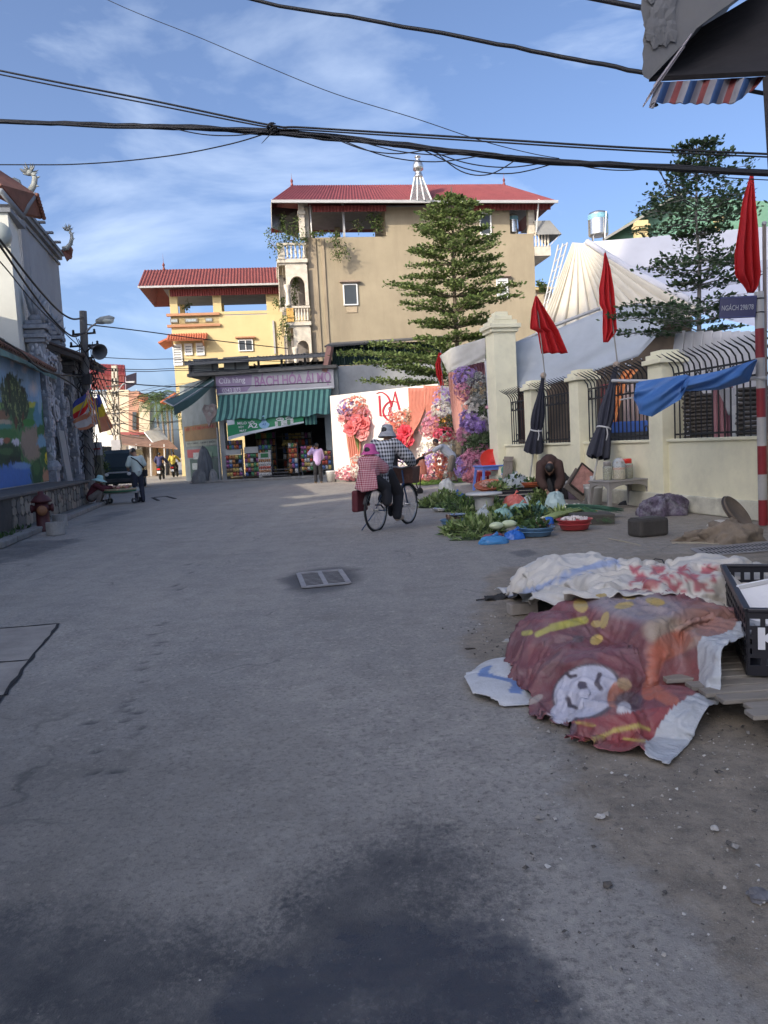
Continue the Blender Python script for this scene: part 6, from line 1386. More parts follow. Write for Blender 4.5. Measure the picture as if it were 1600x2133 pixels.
umbrella('dark folded umbrella standing in the white bucket beside the jars',(1236,1000),(1284,758),14.7,15.0,892,954,.19)
# striped pole with street sign
pb0=P(1590,1092,10.35);pt0=P(1581,608,10.35);sp=thing('striped_pole','red and white banded steel pole carrying the street sign','pole',pb0)
ys=[608,683,743,806,866,926,986,1040,1094]
M_PW=mat('pole_white',(.42,.41,.40),.5,.15,4,.1,30,dirt=.3);M_PR=mat('pole_red',(.22,.012,.02),.5,.15,4,.1,30,dirt=.2)
for i,(a,b2) in enumerate(zip(ys[:-1],ys[1:])):
    f_=lambda y:pt0.lerp(pb0,(y-608)/(1092-608));MB().tube([f_(a),f_(b2)],.057,16).build('band',M_PW if i % 2==0 else M_PR,sp,world=True,smooth=False)
for y in (622,650):mb=MB();c=pt0.lerp(pb0,(y-608)/484.);mb.tube([c+V((math.cos(a)*.06,math.sin(a)*.06,0)) for a in np.linspace(0,2*math.pi,16)],.008,5);mb.build('clamp_wire',M_IRON,sp,world=True)
gpz=thing('galvanised_pipe','thin rusty galvanised pipe behind the striped pole','pipe',P(1598,1092,10.6));MB().tube([P(1597,1088,10.6),P(1592,466,10.6)],.026,8).build('pipe',mat('rusty_pipe',(.23,.18,.15),.6,.3),gpz,world=True,smooth=True)
MB().ell(P(1592,466,10.6),.035,8,5).build('cap',M_GUT,gpz,world=True)
sg=thing('street_sign','navy blue street name plate fixed to the striped pole','sign',P(1573,640,10.3))
c=[P(1497,622,10.5),P(1497,664,10.5),P(1574,661,10.3),P(1574,613,10.3)]
ux=(c[2]-c[1]).normalized();wS=(c[2]-c[1]).length;hS=(c[0]-c[1]).length*.5+(c[3]-c[2]).length*.5;MSg=frame(c[1],ux)
pl=MB().box((wS/2,0,hS/2),(wS,.02,hS),M=MSg).build('plate',mat('sign_navy',(.006,.012,.085),.35,.1,4,.02),sg,world=True,bevel=.004)
mb=MB()
for z in (.012,hS-.012):mb.box((wS/2,-.013,z),(wS-.02,.006,.008),M=MSg)
mb.build('border_line',mat('sign_blue_line',(.03,.05,.20),.4),pl,world=True)
lettering('lettering','NGÁCH 298/78',mat('sign_letters',(.30,.32,.38),.4),pl,MSg @ LOC((wS*.07,-.014,hS*.36)) @ RX,width=wS*.86,height=hS*.30,world=True,extrude=.003,bold=.008)
# blue tarpaulin rolled over a horizontal bar
bp_=thing('blue_tarpaulin','bright blue tarpaulin slung over a bar tied to the striped pole','tarpaulin',P(1440,800,10.8))
MB().tube([P(1275,793,12.),P(1430,795,11.2),P(1596,787,10.25)],.026,8).build('bar',M_GUT,bp_,world=True)
MB().tube([P(1292,833,12),P(1350,822,11.6)],.012,6).build('stick',M_GUT,bp_,world=True)
tops=[(1330,795),(1375,788),(1428,780),(1440,784),(1500,772),(1577,748)];bots=[(1326,835),(1332,862),(1358,868),(1418,832),(1428,815),(1500,812),(1560,795),(1577,752)]
al=lambda L_,u:(lambda k,i:V((L_[i][0]+(L_[i+1][0]-L_[i][0])*(k-i),L_[i][1]+(L_[i+1][1]-L_[i][1])*(k-i),0)))(u*(len(L_)-1),min(int(u*(len(L_)-1)),len(L_)-2))
def btf(u,v_):
    a,b2=al(tops,u),al(bots,u);p=a.lerp(b2,v_);d=11.55-1.3*u;knot=math.exp(-((u-.42)/.05)**2);bul=math.sin(math.pi*v_)
    return P(p.x,p.y,d-.10*bul*(1-.6*knot)-.05*math.sin(u*20+v_*5)*bul-.025*math.sin(v_*14+u*30)*(1-v_*.3))
MB().grid(btf,70,20).grid(lambda u,v_:V(btf(u,v_*.8))+V((.02,.16+.06*v_,-.01)),70,12).build('sheet',mat('blue_sheet',(.06,.17,.44),.5,.15,3,.2,18,trans=.15),bp_,world=True,smooth=True)
# ---- overhead corner of the near building at the right
nb_=thing('near_building_corner','crumbling grey concrete corner of the near building overhead','building',P(1480,80,5.2))
d0=5.2;pts=[(1335,-60),(1337,-10),(1335,20),(1341,48),(1340,52),(1344,60),(1339,84),(1341,96),(1338,112),(1340,130),(1337,148),(1341,160),(1352,166),(1400,116),(1440,75),(1450,60),(1500,22),(1560,-20),(1600,-60)]
mb=MB();mb.add([P(x,y,d0+.0*(x-1335)) for x,y in pts],[tuple(range(len(pts)))[::-1]]);
k=len(pts);fr_=[P(x,y,d0) for x,y in pts];bk=[P(x+70,y-45,d0+2.2) for x,y in pts]
cn=MB().add(fr_+bk,[tuple(range(k))]+[(i,i+1,k+i+1,k+i)[::-1] for i in range(k-1)]).build('slab',mat('raw_concrete',(.15,.152,.158),.9,.35,3,.6,9,dirt=.5,dscale=3),nb_,world=True)
rr=random.Random(31)
for i in range(22):
    x,y=rr.uniform(1356,1400),rr.uniform(-20,85);
    if (x-1335)>(165-y)*.75:continue
    c=P(x,y,d0-.012);mb=MB();q=[c+V((rr.uniform(.02,.06)*math.cos(a),-rr.uniform(0,.006),rr.uniform(.03,.09)*math.sin(a))) for a in np.linspace(0,6.28,8)[:-1]];mb.add(q+[c+V((0,-.012,0))],[(j,(j+1) % 7,7) for j in range(7)]);mb.build('spall',cn.data.materials[0],cn,world=True)
mb=MB();mb.add([P(1440,78,5.1),P(1560,-20,5.1),P(1640,-60,5.0),P(1640,175,5.0),P(1600,165,5.0),P(1360,195,5.2)],[(0,1,2,3,4,5)]);
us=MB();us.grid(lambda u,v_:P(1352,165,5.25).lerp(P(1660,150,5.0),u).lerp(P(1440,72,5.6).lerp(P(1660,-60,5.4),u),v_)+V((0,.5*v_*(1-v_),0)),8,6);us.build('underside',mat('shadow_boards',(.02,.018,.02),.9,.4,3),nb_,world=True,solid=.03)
MB().box((5.4,3.4,2.1),(3.8,3.8,4.2)).build('wall',cn.data.materials[0],nb_,world=True)
st=thing('striped_tarpaulin','ragged red, white and blue striped tarpaulin hanging under the near building corner','tarpaulin',P(1460,200,5.1))
def stf(u,v_):
    tx,ty=1368+u*225,172-u*12;bx,by=1352+u*222,214+2*math.sin(u*3)-(u>.8)*(u-.8)*160-(u<.05)*-10
    return P(tx+(bx-tx)*v_,ty+(by-ty)*v_+1.5*math.sin(u*60)*v_,5.15-.05*math.sin(u*25)-.08*v_)
mb=MB();n=96;mb.grid(stf,n,8);pat=[0,1,0,2,0,1,0,2]
for j in range(8):
    for i in range(n):mb.m[j*n+i]=(0,1,0,2)[(i//6) % 4]
mb.build('sheet',[mat('tarp_white',(.36,.35,.38),.7,.15,6,trans=.4),mat('tarp_blue',(.06,.13,.30),.7,.15,6,trans=.4),mat('tarp_red',(.34,.10,.10),.7,.15,6,trans=.4)],st,world=True,solid=.006)
MB().grid(lambda u,v_:P(1440,70,5.15).lerp(P(1362,178,5.1),u).lerp(P(1428,95,5.1).lerp(P(1340,222,5.05),u),v_)+V((0,-.03*math.sin(v_*6),0)),14,5).build('folded_edge',mat('tarp_dirty',(.42,.38,.40),.8,.25,6,trans=.2),st,world=True,smooth=True,solid=.006)
crumple('hanging_scrap',P(1363,223,5.05),(.02,.015,.02),M_IRON,'dark scrap dangling from the striped tarpaulin edge','scrap',44)
dp=thing('dark_post','dark post at the right edge of the frame','post',G(1650,1300));mb=MB();a=P(1606,160,5.0);mb.tube([a,V((a.x+.18,a.y,0))],.05,8);mb.build('post',mat('dark_wood',(.04,.035,.035),.8),dp,world=True)
# ------------------------------------------------------------------ vegetable stall
M_PLB=mat('plastic_blue',(.10,.20,.32),.35,.1,3,.03);M_PLR=mat('plastic_red',(.38,.045,.05),.35,.12,3,.03);M_PLO=mat('plastic_orange',(.45,.13,.06),.4,.15);M_PLG=mat('plastic_grey',(.25,.235,.22),.45,.12)
M_STOOLB=mat('stool_blue',(.13,.22,.62),.35,.08);M_STOOLR=mat('stool_red',(.30,.02,.02),.35,.1);M_REDB=mat('bright_red_plastic',(.62,.03,.02),.3,.1);M_TINW=mat('white_plastic',(.55,.55,.53),.5,.12,4,.05,30,dirt=.2)
def basin(label,c,r_,h,m,rim=.02,group='plastic basins of the stall',name='basin',sx=1.,m2=None):
    o=thing(name,label,'basin',c,group=group);mb=MB()
    mb.lathe([(.01,.01),(r_*.72,.01),(r_*.78,.02),(r_*.97,h-.025),(r_*1.06,h-.012),(r_*1.07,h),(r_*1.0,h),(r_*.93,h-.03),(r_*.74,.04),(.01,.035)],n=28,sx=sx,cap=False);mb.build('bowl',m,o,smooth=True)
    MB().lathe([(r_*.99,h*.55),(r_*.91+.015,h*.58),(r_*.93,h*.62)],n=28,sx=sx,cap=False).build('rib',m,o,smooth=True)
    return o
def leafy(o,name,c,rx,ry,rz,n,ls,m,seed,wid=.5,up=.4,world=True):
    r=np.random.default_rng(seed);u=r.normal(size=(n,3));u/=np.linalg.norm(u,axis=1,keepdims=True);u[:,2]=np.abs(u[:,2]);pos=np.array(c)+u*np.array((rx,ry,rz))*r.uniform(.35,1.,(n,1));d=u*.8+r.normal(size=(n,3))*.7;d[:,2]+=up
    q=link(name,leaves_mesh(name,pos,d,ls,m,wid=wid,fold=.35,seed=seed),o,world);q['kind']='stuff';return q
LG={'dark':leafmat('veg_dark',(.045,.095,.03),(.10,.17,.05),.2),'mid':leafmat('veg_mid',(.09,.16,.045),(.21,.28,.09),.25),'pale':leafmat('veg_pale',(.22,.30,.10),(.40,.46,.22),.25),'blue':leafmat('veg_bluegreen',(.03,.09,.06),(.07,.14,.10),.2)}
def veg_heap(label,c,rx,ry,rz,n,ls,kind,seed,name='greens_heap',wid=.45,cat='vegetables',stems=0,extra=None):
    c=V(c);o=thing(name,label,cat,c,group='heaps of vegetables')
    leafy(o,'leaves',(0,0,.0),rx,ry,rz,n,ls,LG[kind],seed,wid,world=False)
    if extra:leafy(o,'pale_leaves',(0,0,0),rx*.95,ry*.95,rz*1.05,n//2,ls,LG[extra],seed+50,wid,world=False)
    rr=random.Random(seed);mb=MB()
    for k in range(max(8,stems)):
        a=rr.uniform(0,6.28);p=V((math.cos(a)*rx*rr.uniform(.2,.9),math.sin(a)*ry*rr.uniform(.2,.9),rz*rr.uniform(.15,.7)));t_=V((rr.gauss(0,.5),rr.gauss(0,.5),.15)).normalized()*ls*rr.uniform(1.,2.2);mb.tube([p,p+t_*.5+V((0,0,.01)),p+t_],[.006,.006,.003],5)
    tag(mb.build('stalks',mat('stalk_green',(.28,.36,.14),.5,.2),o),kind='stuff')
    mb=MB();mb.lathe([(.9,0),(.75,.45),(.35,.75),(.02,.82)],n=14,sx=rx,sy=ry);
    for i in range(len(mb.v)):p=mb.v[i];mb.v[i]=(p[0],p[1],p[2]*rz)
    mb.build('core',mat('veg_core',(.03,.05,.018),.8,.4,12),o);return o
def bundle(label,a,b,n,r_,spread,kind,seed,name='onion_bundle'):
    """long stalks laid side by side: spring onions, chives"""
    a,b=V(a),V(b);o=thing(name,label,'vegetables',a,group='heaps of vegetables');rr=random.Random(seed);mb=MB();ax=(b-a);sd=ax.cross(V((0,0,1))).normalized()
    for k in range(n):
        q=rr.gauss(0,spread);z=abs(rr.gauss(0,spread*.4));p=[a+sd*q*(.5+1.0*s_)+ax*(s_*rr.uniform(.85,1.1))+V((0,0,.02+z+.03*math.sin(math.pi*s_)-.02*s_)) for s_ in (0,.3,.65,1.)];mb.tube(p,[r_*1.2,r_,r_*.8,r_*.3],5,mi=0)
    tag(mb.build('stalks',mat('onion_green_%s' % kind,{'pale':(.36,.44,.18),'green':(.06,.14,.05),'blue':(.04,.12,.075)}[kind],.5,.35,9),o,world=True,smooth=True),kind='stuff')
    mb=MB()
    for k in range(n//2):q=rr.gauss(0,spread*.5);mb.ell(a+sd*q+V((rr.gauss(0,.01),0,.03+abs(rr.gauss(0,.02)))),r_*2.2,6,4)
    tag(mb.build('bulbs',mat('onion_white',(.62,.62,.52),.5),o,world=True,smooth=True),kind='stuff');return o
def plastic_bag(label,c,r3,m,seed,name='plastic_bag',knot=True,group='plastic bags at the stall',amp=.3):
    o=thing(name,label,'bag',c,group=group);mb=MB()
    def f(u,v_):
        a=u*6.2832;e=v_*math.pi/2;q=1+amp*fbm(math.cos(a)*1.4+seed,math.sin(a)*1.4+v_*2.2,1.6,5,seed);k=1+.08*math.sin(a*11+seed)*v_
        return (r3[0]*math.cos(a)*math.cos(e)**.8*q*k,r3[1]*math.sin(a)*math.cos(e)**.8*q*k,r3[2]*math.sin(e)*q)
    mb.grid(f,48,18)
    if knot:mb.tube([(0,0,r3[2]*.9),(.02,0,r3[2]*1.15),(.06,.01,r3[2]*1.3)],[.03,.012,.03],7)
    mb.build('film',m,o,smooth=True);return o
M_BAGB=clear('bag_blue',(.08,.30,.62),.25);M_BAGG=clear('bag_green',(.35,.58,.52),.35);M_BAGW=clear('bag_clear',(.70,.76,.78),.5);M_BAGR=clear('bag_red',(.75,.20,.16),.25);M_BAGS=mat('bag_solid_blue',(.03,.14,.50),.25,.15,5,.1,20)
def eggs(o,c,r_,n,er,m,seed,dome=.5):
    rr=random.Random(seed);eo=None
    for k in range(n):
        q=math.sqrt(rr.random())*r_;a=rr.uniform(0,6.28);p=V(c)+V((q*math.cos(a),q*math.sin(a),dome*(1-(q/r_)**2)*er*2.5))
        m_=LOC(p) @ Euler((rr.uniform(0,3),rr.uniform(0,3),0)).to_matrix().to_4x4()
        if eo is None:eo=MB().ell((0,0,0),(er*1.2,er,er),10,7).build('egg',m,o,smooth=True);eo.matrix_basis=m_
        else:inst(eo,o,m_)
# nearest row on the ground
c=G(1197,1104);o=basin('dark red basin of white eggs on the ground at the stall front',c,.245,.165,M_PLR);eggs(o,(0,0,.155),.20,34,.024,mat('egg_white',(.62,.56,.53),.5,.08),1)
c=G(1117,1117);o=basin('wide blue basin of vegetables beside the blue bag',c,.245,.135,M_PLB);leafy(o,'leaves',(0,0,.10),.17,.15,.12,160,.09,LG['dark'],3,world=False);leafy(o,'dry_roots',(.05,0,.11),.16,.12,.08,60,.07,leafmat('veg_brown',(.20,.10,.07),(.34,.24,.16)),4,world=False)
plastic_bag('blue bag with its top open beside the blue basin',G(1142,1106)+V((0,0,.10)),(.09,.08,.10),M_BAGS,3,knot=False)
plastic_bag('pale blue bag of sweet potatoes at the very front of the stall',G(1028,1132),(.20,.13,.10),M_BAGB,5);plastic_bag('solid blue bag under a cut pumpkin at the stall front',G(1072,1122),(.15,.12,.11),M_BAGS,7)
for k,(x,y,s_) in enumerate(((1062,1112,.075),(1036,1116,.07))):
    o=thing('cut_gourd',('pale cut gourd lying on the solid blue bag','pale green gourd lying on the pale blue bag')[k],'gourd',G(x,y)+V((0,.05,.11)));MB().ell((0,0,.03),(s_*1.5,s_,s_*.75),14,9).build('flesh',mat('gourd_pale',(.55,.62,.40),.5,.15,6),o,smooth=True);MB().ell((s_*1.35,0,.03),(.025,.02,.02),8,5).build('stem_end',mat('stalk_green',(.28,.36,.14),.5),o)
for k,(x,y) in enumerate(((1017,1124),(1026,1127),(1034,1122))):
    o=thing('sweet_potato',('leftmost purple sweet potato in the pale blue bag','middle purple sweet potato in the pale blue bag','right-hand purple sweet potato in the pale blue bag')[k],'sweet potato',G(x,y)+V((0,-.08,.05)));MB().tube([(-.09,0,0),(-.04,0,.012),(.03,.01,.015),(.09,0,0)],[.008,.026,.028,.008],9).build('root',mat('potato_purple',(.22,.07,.08),.6,.25,9),o,smooth=True);MB().tube([(.09,0,0),(.12,.005,.004)],[.004,.002],5).build('tail',MATS['potato_purple'],o)
veg_heap('large heap of long green mustard leaves at the stall front',G(985,1112),.44,.28,.19,560,.13,'mid',11,wid=.3,extra='pale',stems=30);veg_heap('round pale cabbage tops at the left end of the front greens',G(952,1114),.13,.13,.14,120,.11,'pale',12,wid=.8)
veg_heap('dark feathery greens behind the front mustard heap',G(1035,1098),.24,.2,.20,280,.09,'dark',13,extra='pale');veg_heap('frilly lettuce heap in the middle of the stall',G(1080,1092),.28,.22,.22,340,.10,'mid',14,wid=.7,extra='blue');veg_heap('scattered dropped leaves in front of the mustard heap',G(975,1124),.30,.10,.04,90,.10,'mid',15,wid=.3)
veg_heap('bright coriander heap beside the wide blue basin',G(1110,1090),.26,.2,.26,340,.09,'blue',16,extra='mid');bundle('long pale leeks laid across the stall behind the egg basin',G(1128,1100)+V((0,0,.08)),G(1235,1072)+V((0,0,.12)),46,.012,.05,'pale',17);bundle('dark green spring onion tops trailing over the low crate',G(1180,1080)+V((0,0,.14)),G(1290,1078)+V((0,0,.10)),60,.010,.07,'blue',18);bundle('green spring onions drooping over the crate edge',G(1200,1076)+V((0,0,.15)),G(1262,1094)+V((0,0,.04)),26,.009,.04,'green',19)
# basins on the left
o=basin('deep blue basin with a steel scale pan beside the front greens',G(943,1098),.19,.13,M_PLB);MB().lathe([(.01,.17),(.10,.175),(.15,.20),(.155,.205)],(.08,.03,0),20,cap=False).build('scale_pan',M_STEEL,o,smooth=True);leafy(o,'roots',(0,0,.1),.13,.12,.07,60,.07,MATS['veg_brown'],5,world=False)
veg_heap('brown root vegetables behind the deep blue basin',G(975,1080),.28,.2,.2,240,.09,'mid',21,extra='pale')
basin('small steel bowl on the ground at the stall left end',G(922,1066),.20,.08,M_STEEL,group=None,name='steel_bowl');veg_heap('low pile of green stems at the left end of the stall',G(912,1056),.45,.28,.20,420,.13,'mid',22,wid=.3,extra='pale');veg_heap('wide dark heap of water spinach behind the steel bowl',G(962,1064),.48,.32,.25,620,.10,'dark',23,wid=.3,extra='mid');veg_heap('small leafy pile behind the spinach at the left',G(930,1042),.38,.26,.22,280,.10,'mid',24,extra='pale')
plastic_bag('blue bag lying behind the water spinach',G(950,1040),(.26,.18,.16),M_BAGS,9);plastic_bag('crumpled white bag standing near the man in shorts',G(932,1032),(.24,.20,.40),mat('bag_white',(.50,.50,.47),.6,.3,6),12,knot=False)
# low round table made of a white bucket with a board
o=thing('bucket_table','white upturned bucket carrying a round board as a table','table',G(1010,1078));MB().lathe([(.15,0),(.17,.02),(.165,.3),(.18,.36),(.19,.37)],n=20).build('bucket',M_TINW,o,smooth=True);MB().lathe([(.01,.40),(.30,.40),(.31,.42),(.30,.44),(.01,.44)],n=28,sx=1.05,cap=False).build('board',M_TINW,o,smooth=True)
bundle('bunch of green stalks leaning against the bucket table',G(1018,1082)+V((0,-.02,.02)),G(1014,1082)+V((0,-.03,.3)),14,.008,.02,'pale',25)
plastic_bag('clear bag at the foot of the bucket table',G(1006,1088),(.15,.10,.22),M_BAGW,14)
# dark crate shelf with baskets on top
o=thing('black_crate_shelf','long black slatted crates used as a shelf behind the vegetables','crate',G(1065,1062));w_=.95
for k in range(5):MB().box((0,-.2,.04+k*.075),(w_,.02,.055)).build('slat',mat('crate_black',(.012,.012,.016),.5,.2),o)
for s_ in (-1,1):
    MB().box((s_*w_/2,0,.19),(.03,.42,.38)).build('side',MATS['crate_black'],o)
MB().box((0,0,.39),(w_,.44,.03)).build('top_board',MATS['crate_black'],o)
bc=G(1065,1062)
o=basin('round red basket of shallots tilted on the crate shelf',bc+V((-.40,.05,.42)),.26,.10,M_PLO);eggs(o,(0,0,.09),.2,40,.02,mat('shallot',(.48,.26,.20),.5,.25,20),7);o.rotation_euler=(rad(16),rad(-6),0)
o=basin('orange basin of greens at the right end of the crate shelf',bc+V((.38,-.02,.41)),.24,.11,M_PLO);leafy(o,'leaves',(0,0,.08),.17,.15,.06,90,.08,LG['mid'],9,world=False)
veg_heap('pile of pale cauliflower and greens on the crate shelf',bc+V((-.22,-.05,.41)),.22,.16,.12,200,.09,'pale',26,wid=.7,extra='mid');veg_heap('dark bagged greens in the middle of the crate shelf',bc+V((.06,.02,.41)),.26,.18,.20,260,.12,'dark',27,extra='blue');plastic_bag('clear bag over the greens on the crate shelf',bc+V((.08,.0,.43)),(.27,.19,.22),M_BAGW,15)
o=thing('steel_pot_lid','pale steel bowl leaning at the back of the crate shelf','bowl',bc+V((.24,.22,.52)));MB().lathe([(.01,-.02),(.10,0),(.13,.05),(.135,.055)],n=20,M=Matrix.Rotation(rad(60),4,'X'),cap=False).build('bowl',M_TINW,o,smooth=True);MB().ell((0,-.02,0),.02,8,5).build('foot',M_TINW,o)
# bags in the middle
plastic_bag('big salmon pink bag in the middle of the stall',G(1073,1074)+V((0,0,.12)),(.22,.15,.24),M_BAGR,17);plastic_bag('grey clear tub wrapped in film behind the pink bag',G(1103,1062),(.19,.16,.28),M_BAGW,18,knot=False,amp=.12);plastic_bag('teal green bag of lettuce in the middle',G(1085,1088)+V((0,0,.14)),(.20,.14,.16),M_BAGG,19);plastic_bag('teal green bag beside the pink one',G(1048,1096)+V((0,0,.12)),(.16,.12,.16),M_BAGG,20);plastic_bag('pale green bag to the left of the leeks',G(1118,1078)+V((0,0,.06)),(.18,.13,.16),M_BAGG,23);plastic_bag('large clear bag being filled by the bending vendor',G(1157,1062),(.20,.15,.33),clear('bag_teal_clear',(.55,.72,.72),.35),21,knot=False);plastic_bag('low green bag of leaves behind the egg basin',G(1193,1078),(.24,.14,.13),M_BAGG,22,knot=False)
veg_heap('pale garlic and ginger pile in front of the vendor',G(1140,1072),.18,.13,.12,110,.07,'pale',28,wid=.8)
# low dark platform at the right end
o=thing('low_platform','low dark wooden platform at the right end of the stall','platform',G(1255,1092));M_=Matrix.Rotation(rad(-4),4,'Z')
for k in range(4):MB().box((-.12,.06+k*.13,.13),(.62,.12,.035),M=M_).build('plank',mat('dark_plank',(.075,.07,.06),.8,.3,5),o,bevel=.004)
MB().box((-.12,.02,.055),(.60,.03,.11),M=M_).build('front_board',MATS['dark_plank'],o);MB().box((.17,.25,.055),(.03,.5,.11),M=M_).build('side_board',MATS['dark_plank'],o)
# stools and red tray
def stool(label,c,w_,h,m,rz=0.,name='plastic_stool'):
    o=thing(name,label,'stool',c,rz,group='plastic stools');MB().box((0,0,h-.02),(w_,w_,.04)).build('seat',m,o,bevel=.015)
    for sx in (-1,1):
        for sy in (-1,1):MB().bar((sx*w_*.40,sy*w_*.40,h-.03),(sx*w_*.5,sy*w_*.5,0),.065,.045).build('leg',m,o,bevel=.006)
    for a in range(4):
        an=a*math.pi/2;MB().box((math.cos(an)*w_*.43,math.sin(an)*w_*.43,h-.08),(.015 if a % 2==0 else w_*.8,w_*.8 if a % 2==0 else .015,.09)).build('apron',m,o)
    return o
stool('tall blue plastic stool table carrying the red tray',G(1022,1021),.70,.68,M_STOOLB,.25);stool('low blue plastic stool right of the blue stool table',G(1060,1020),.42,.45,M_STOOLB,.2);stool('dark red plastic stool under the blue stool table',G(1008,1016),.38,.46,M_STOOLR,.1)
tr=thing('red_tray','bright red round tray standing tilted on the blue stool','tray',G(1026,1021)+V((0,0,.69)));MB().lathe([(.01,0),(.27,0),(.31,.06),(.325,.065),(.325,.055),(.28,-.015),(.01,-.015)],n=30,M=LOC((.02,.02,.10)) @ Matrix.Rotation(rad(62),4,'X'),cap=False).build('dish',M_REDB,tr,smooth=True);MB().lathe([(.05,0),(.06,.01),(.05,.02)],n=12,M=LOC((.02,.0,.10)) @ Matrix.Rotation(rad(62),4,'X')).build('foot',M_REDB,tr)
plastic_bag('green bag on the low blue stool',G(1060,1020)+V((0,0,.455)),(.2,.16,.34),clear('bag_green2',(.10,.35,.28),.3),31)
cg=thing('bamboo_screen','weathered slatted wooden screen leaning on the wall','screen',MF @ V((onF(1066,960).x,.15,0)),FA)
for k in range(9):MB().box((-.28+k*.07,.05,.45),(.055,.02,.9),M=Matrix.Rotation(rad(8),4,'X')).build('slat',mat('grey_wood',(.22,.19,.16),.85,.3,6),cg)
for z in (.12,.8):MB().box((0,.07,z),(.64,.02,.05),M=Matrix.Rotation(rad(8),4,'X')).build('batten',MATS['grey_wood'],cg)
veg_heap('tray of ginger and potatoes behind the vendor',G(1092,1004)+V((0,0,.0)),.30,.2,.42,120,.07,'pale',33)
# buckets
def bucket(label,c,r_,h,m,lid=None):
    o=thing('bucket',label,'bucket',c,group='buckets at the stall');MB().lathe([(.01,.01),(r_*.82,.01),(r_*.98,h*.8),(r_*1.03,h*.82),(r_*1.03,h*.86),(r_*.99,h*.88),(r_*1.02,h-.02),(r_*1.06,h-.015),(r_*1.06,h),(r_*.98,h),(r_*.8,.03),(.01,.03)],n=26,cap=False).build('pail',m,o,smooth=True)
    MB().tube([(math.cos(a)*r_*1.08,math.sin(a)*r_*1.08*.35-r_*.9,h*.85-.10*math.sin(a)) for a in np.linspace(0,math.pi,12)],.006,5).build('handle',M_GUT,o)
    if lid:MB().lathe([(.01,h+.02),(r_,h+.02),(r_*1.1,h-.005),(r_*1.1,h-.04)],n=26,cap=False).build('lid',lid,o,smooth=True)
    return o
o=bucket('lilac printed bucket with a cloth on top behind the vendor',G(1200,1040),.19,.38,mat('lilac_pail',(.34,.27,.37),.45,.25,6),M_TINW);MB().ell((-.02,-.17,.2),(.05,.015,.09),10,6).build('print',mat('pail_print',(.12,.06,.10),.5),o)
o=bucket('white bucket full of sand holding the umbrella pole',G(1237,1052),.18,.40,M_TINW);MB().tube([(0,.02,.1),(0,.02,.56)],.055,12).build('umbrella_sleeve',M_GUT,o,smooth=True);MB().lathe([(.01,.36),(.165,.34)],n=18,cap=False).build('sand',MATS['dark_plank'],o)
o=thing('banana_bunch','bunch of small pale bananas standing before the white bucket','bananas',G(1233,1072));rr=random.Random(3)
for k in range(7):
    a=rr.uniform(-.9,.9);MB().tube([(k*.022-.07,0,.0),(k*.024-.075,-.03,.06),(k*.024-.075+a*.02,-.02,.13+rr.uniform(0,.05))],[.014,.018,.008],7).build('banana',mat('banana',(.42,.36,.12),.5,.2,9),o,smooth=True)
# picture board behind the buckets
o=thing('framed_board','pink framed picture board propped diagonally behind the buckets','board',MF @ V((onF(1238,985).x,.35,.35)),FA-rad(90));mb=MB();M_=Matrix.Rotation(rad(40),4,'Y') @ Matrix.Rotation(rad(-10),4,'X');mb.box((0,0,.15),(.36,.02,.5),M=M_);mb.build('picture',mat('board_pink',(.46,.24,.22),.6,.4,9),o)
for (x,z,sx,sz_) in ((-.19,.15,.03,.54),(.19,.15,.03,.54),(0,-.11,.38,.03),(0,.41,.38,.03)):MB().box((x,-.012,z),(sx,.03,sz_),M=M_).build('frame',mat('frame_dark',(.05,.04,.035),.7),o)
MB().box((.02,.05,.02),(.5,.03,.5),M=M_).build('backing',mat('grey_wood',(.22,.19,.16),.85),o)
heap('dark_cloth_heap','dark cloth heap against the wall behind the buckets','cloth',MF @ V((onF(1190,975).x,.35,0)),(.35,.25,.62),mat('cloth_black',(.02,.02,.022),.9,.3),14)
# grey table with pickle jars
tc_=G(1292,1058);tb_=thing('grey_table','low grey plastic table carrying the pickle jars','table',tc_,FA-rad(90)+rad(8));TH=.52;M_PLT=mat('table_grey',(.27,.255,.24),.45,.12)
MB().box((0,0,TH-.015),(.92,.62,.035)).build('top',M_PLT,tb_,bevel=.012)
for sx in (-1,1):
    for sy in (-1,1):MB().bar((sx*.40,sy*.25,TH-.02),(sx*.45,sy*.30,0),.075,.05).build('leg',M_PLT,tb_,bevel=.008)
for sy in (-1,1):MB().grid(lambda u,v_:(-.42+.84*u,sy*.29,TH-.03-(.05+.10*abs(2*u-1)**3)*v_),16,2).build('apron',M_PLT,tb_,solid=.012)
for sx in (-1,1):MB().grid(lambda u,v_:(sx*.44,-.27+.54*u,TH-.03-(.05+.10*abs(2*u-1)**3)*v_),12,2).build('apron',M_PLT,tb_,solid=.012)
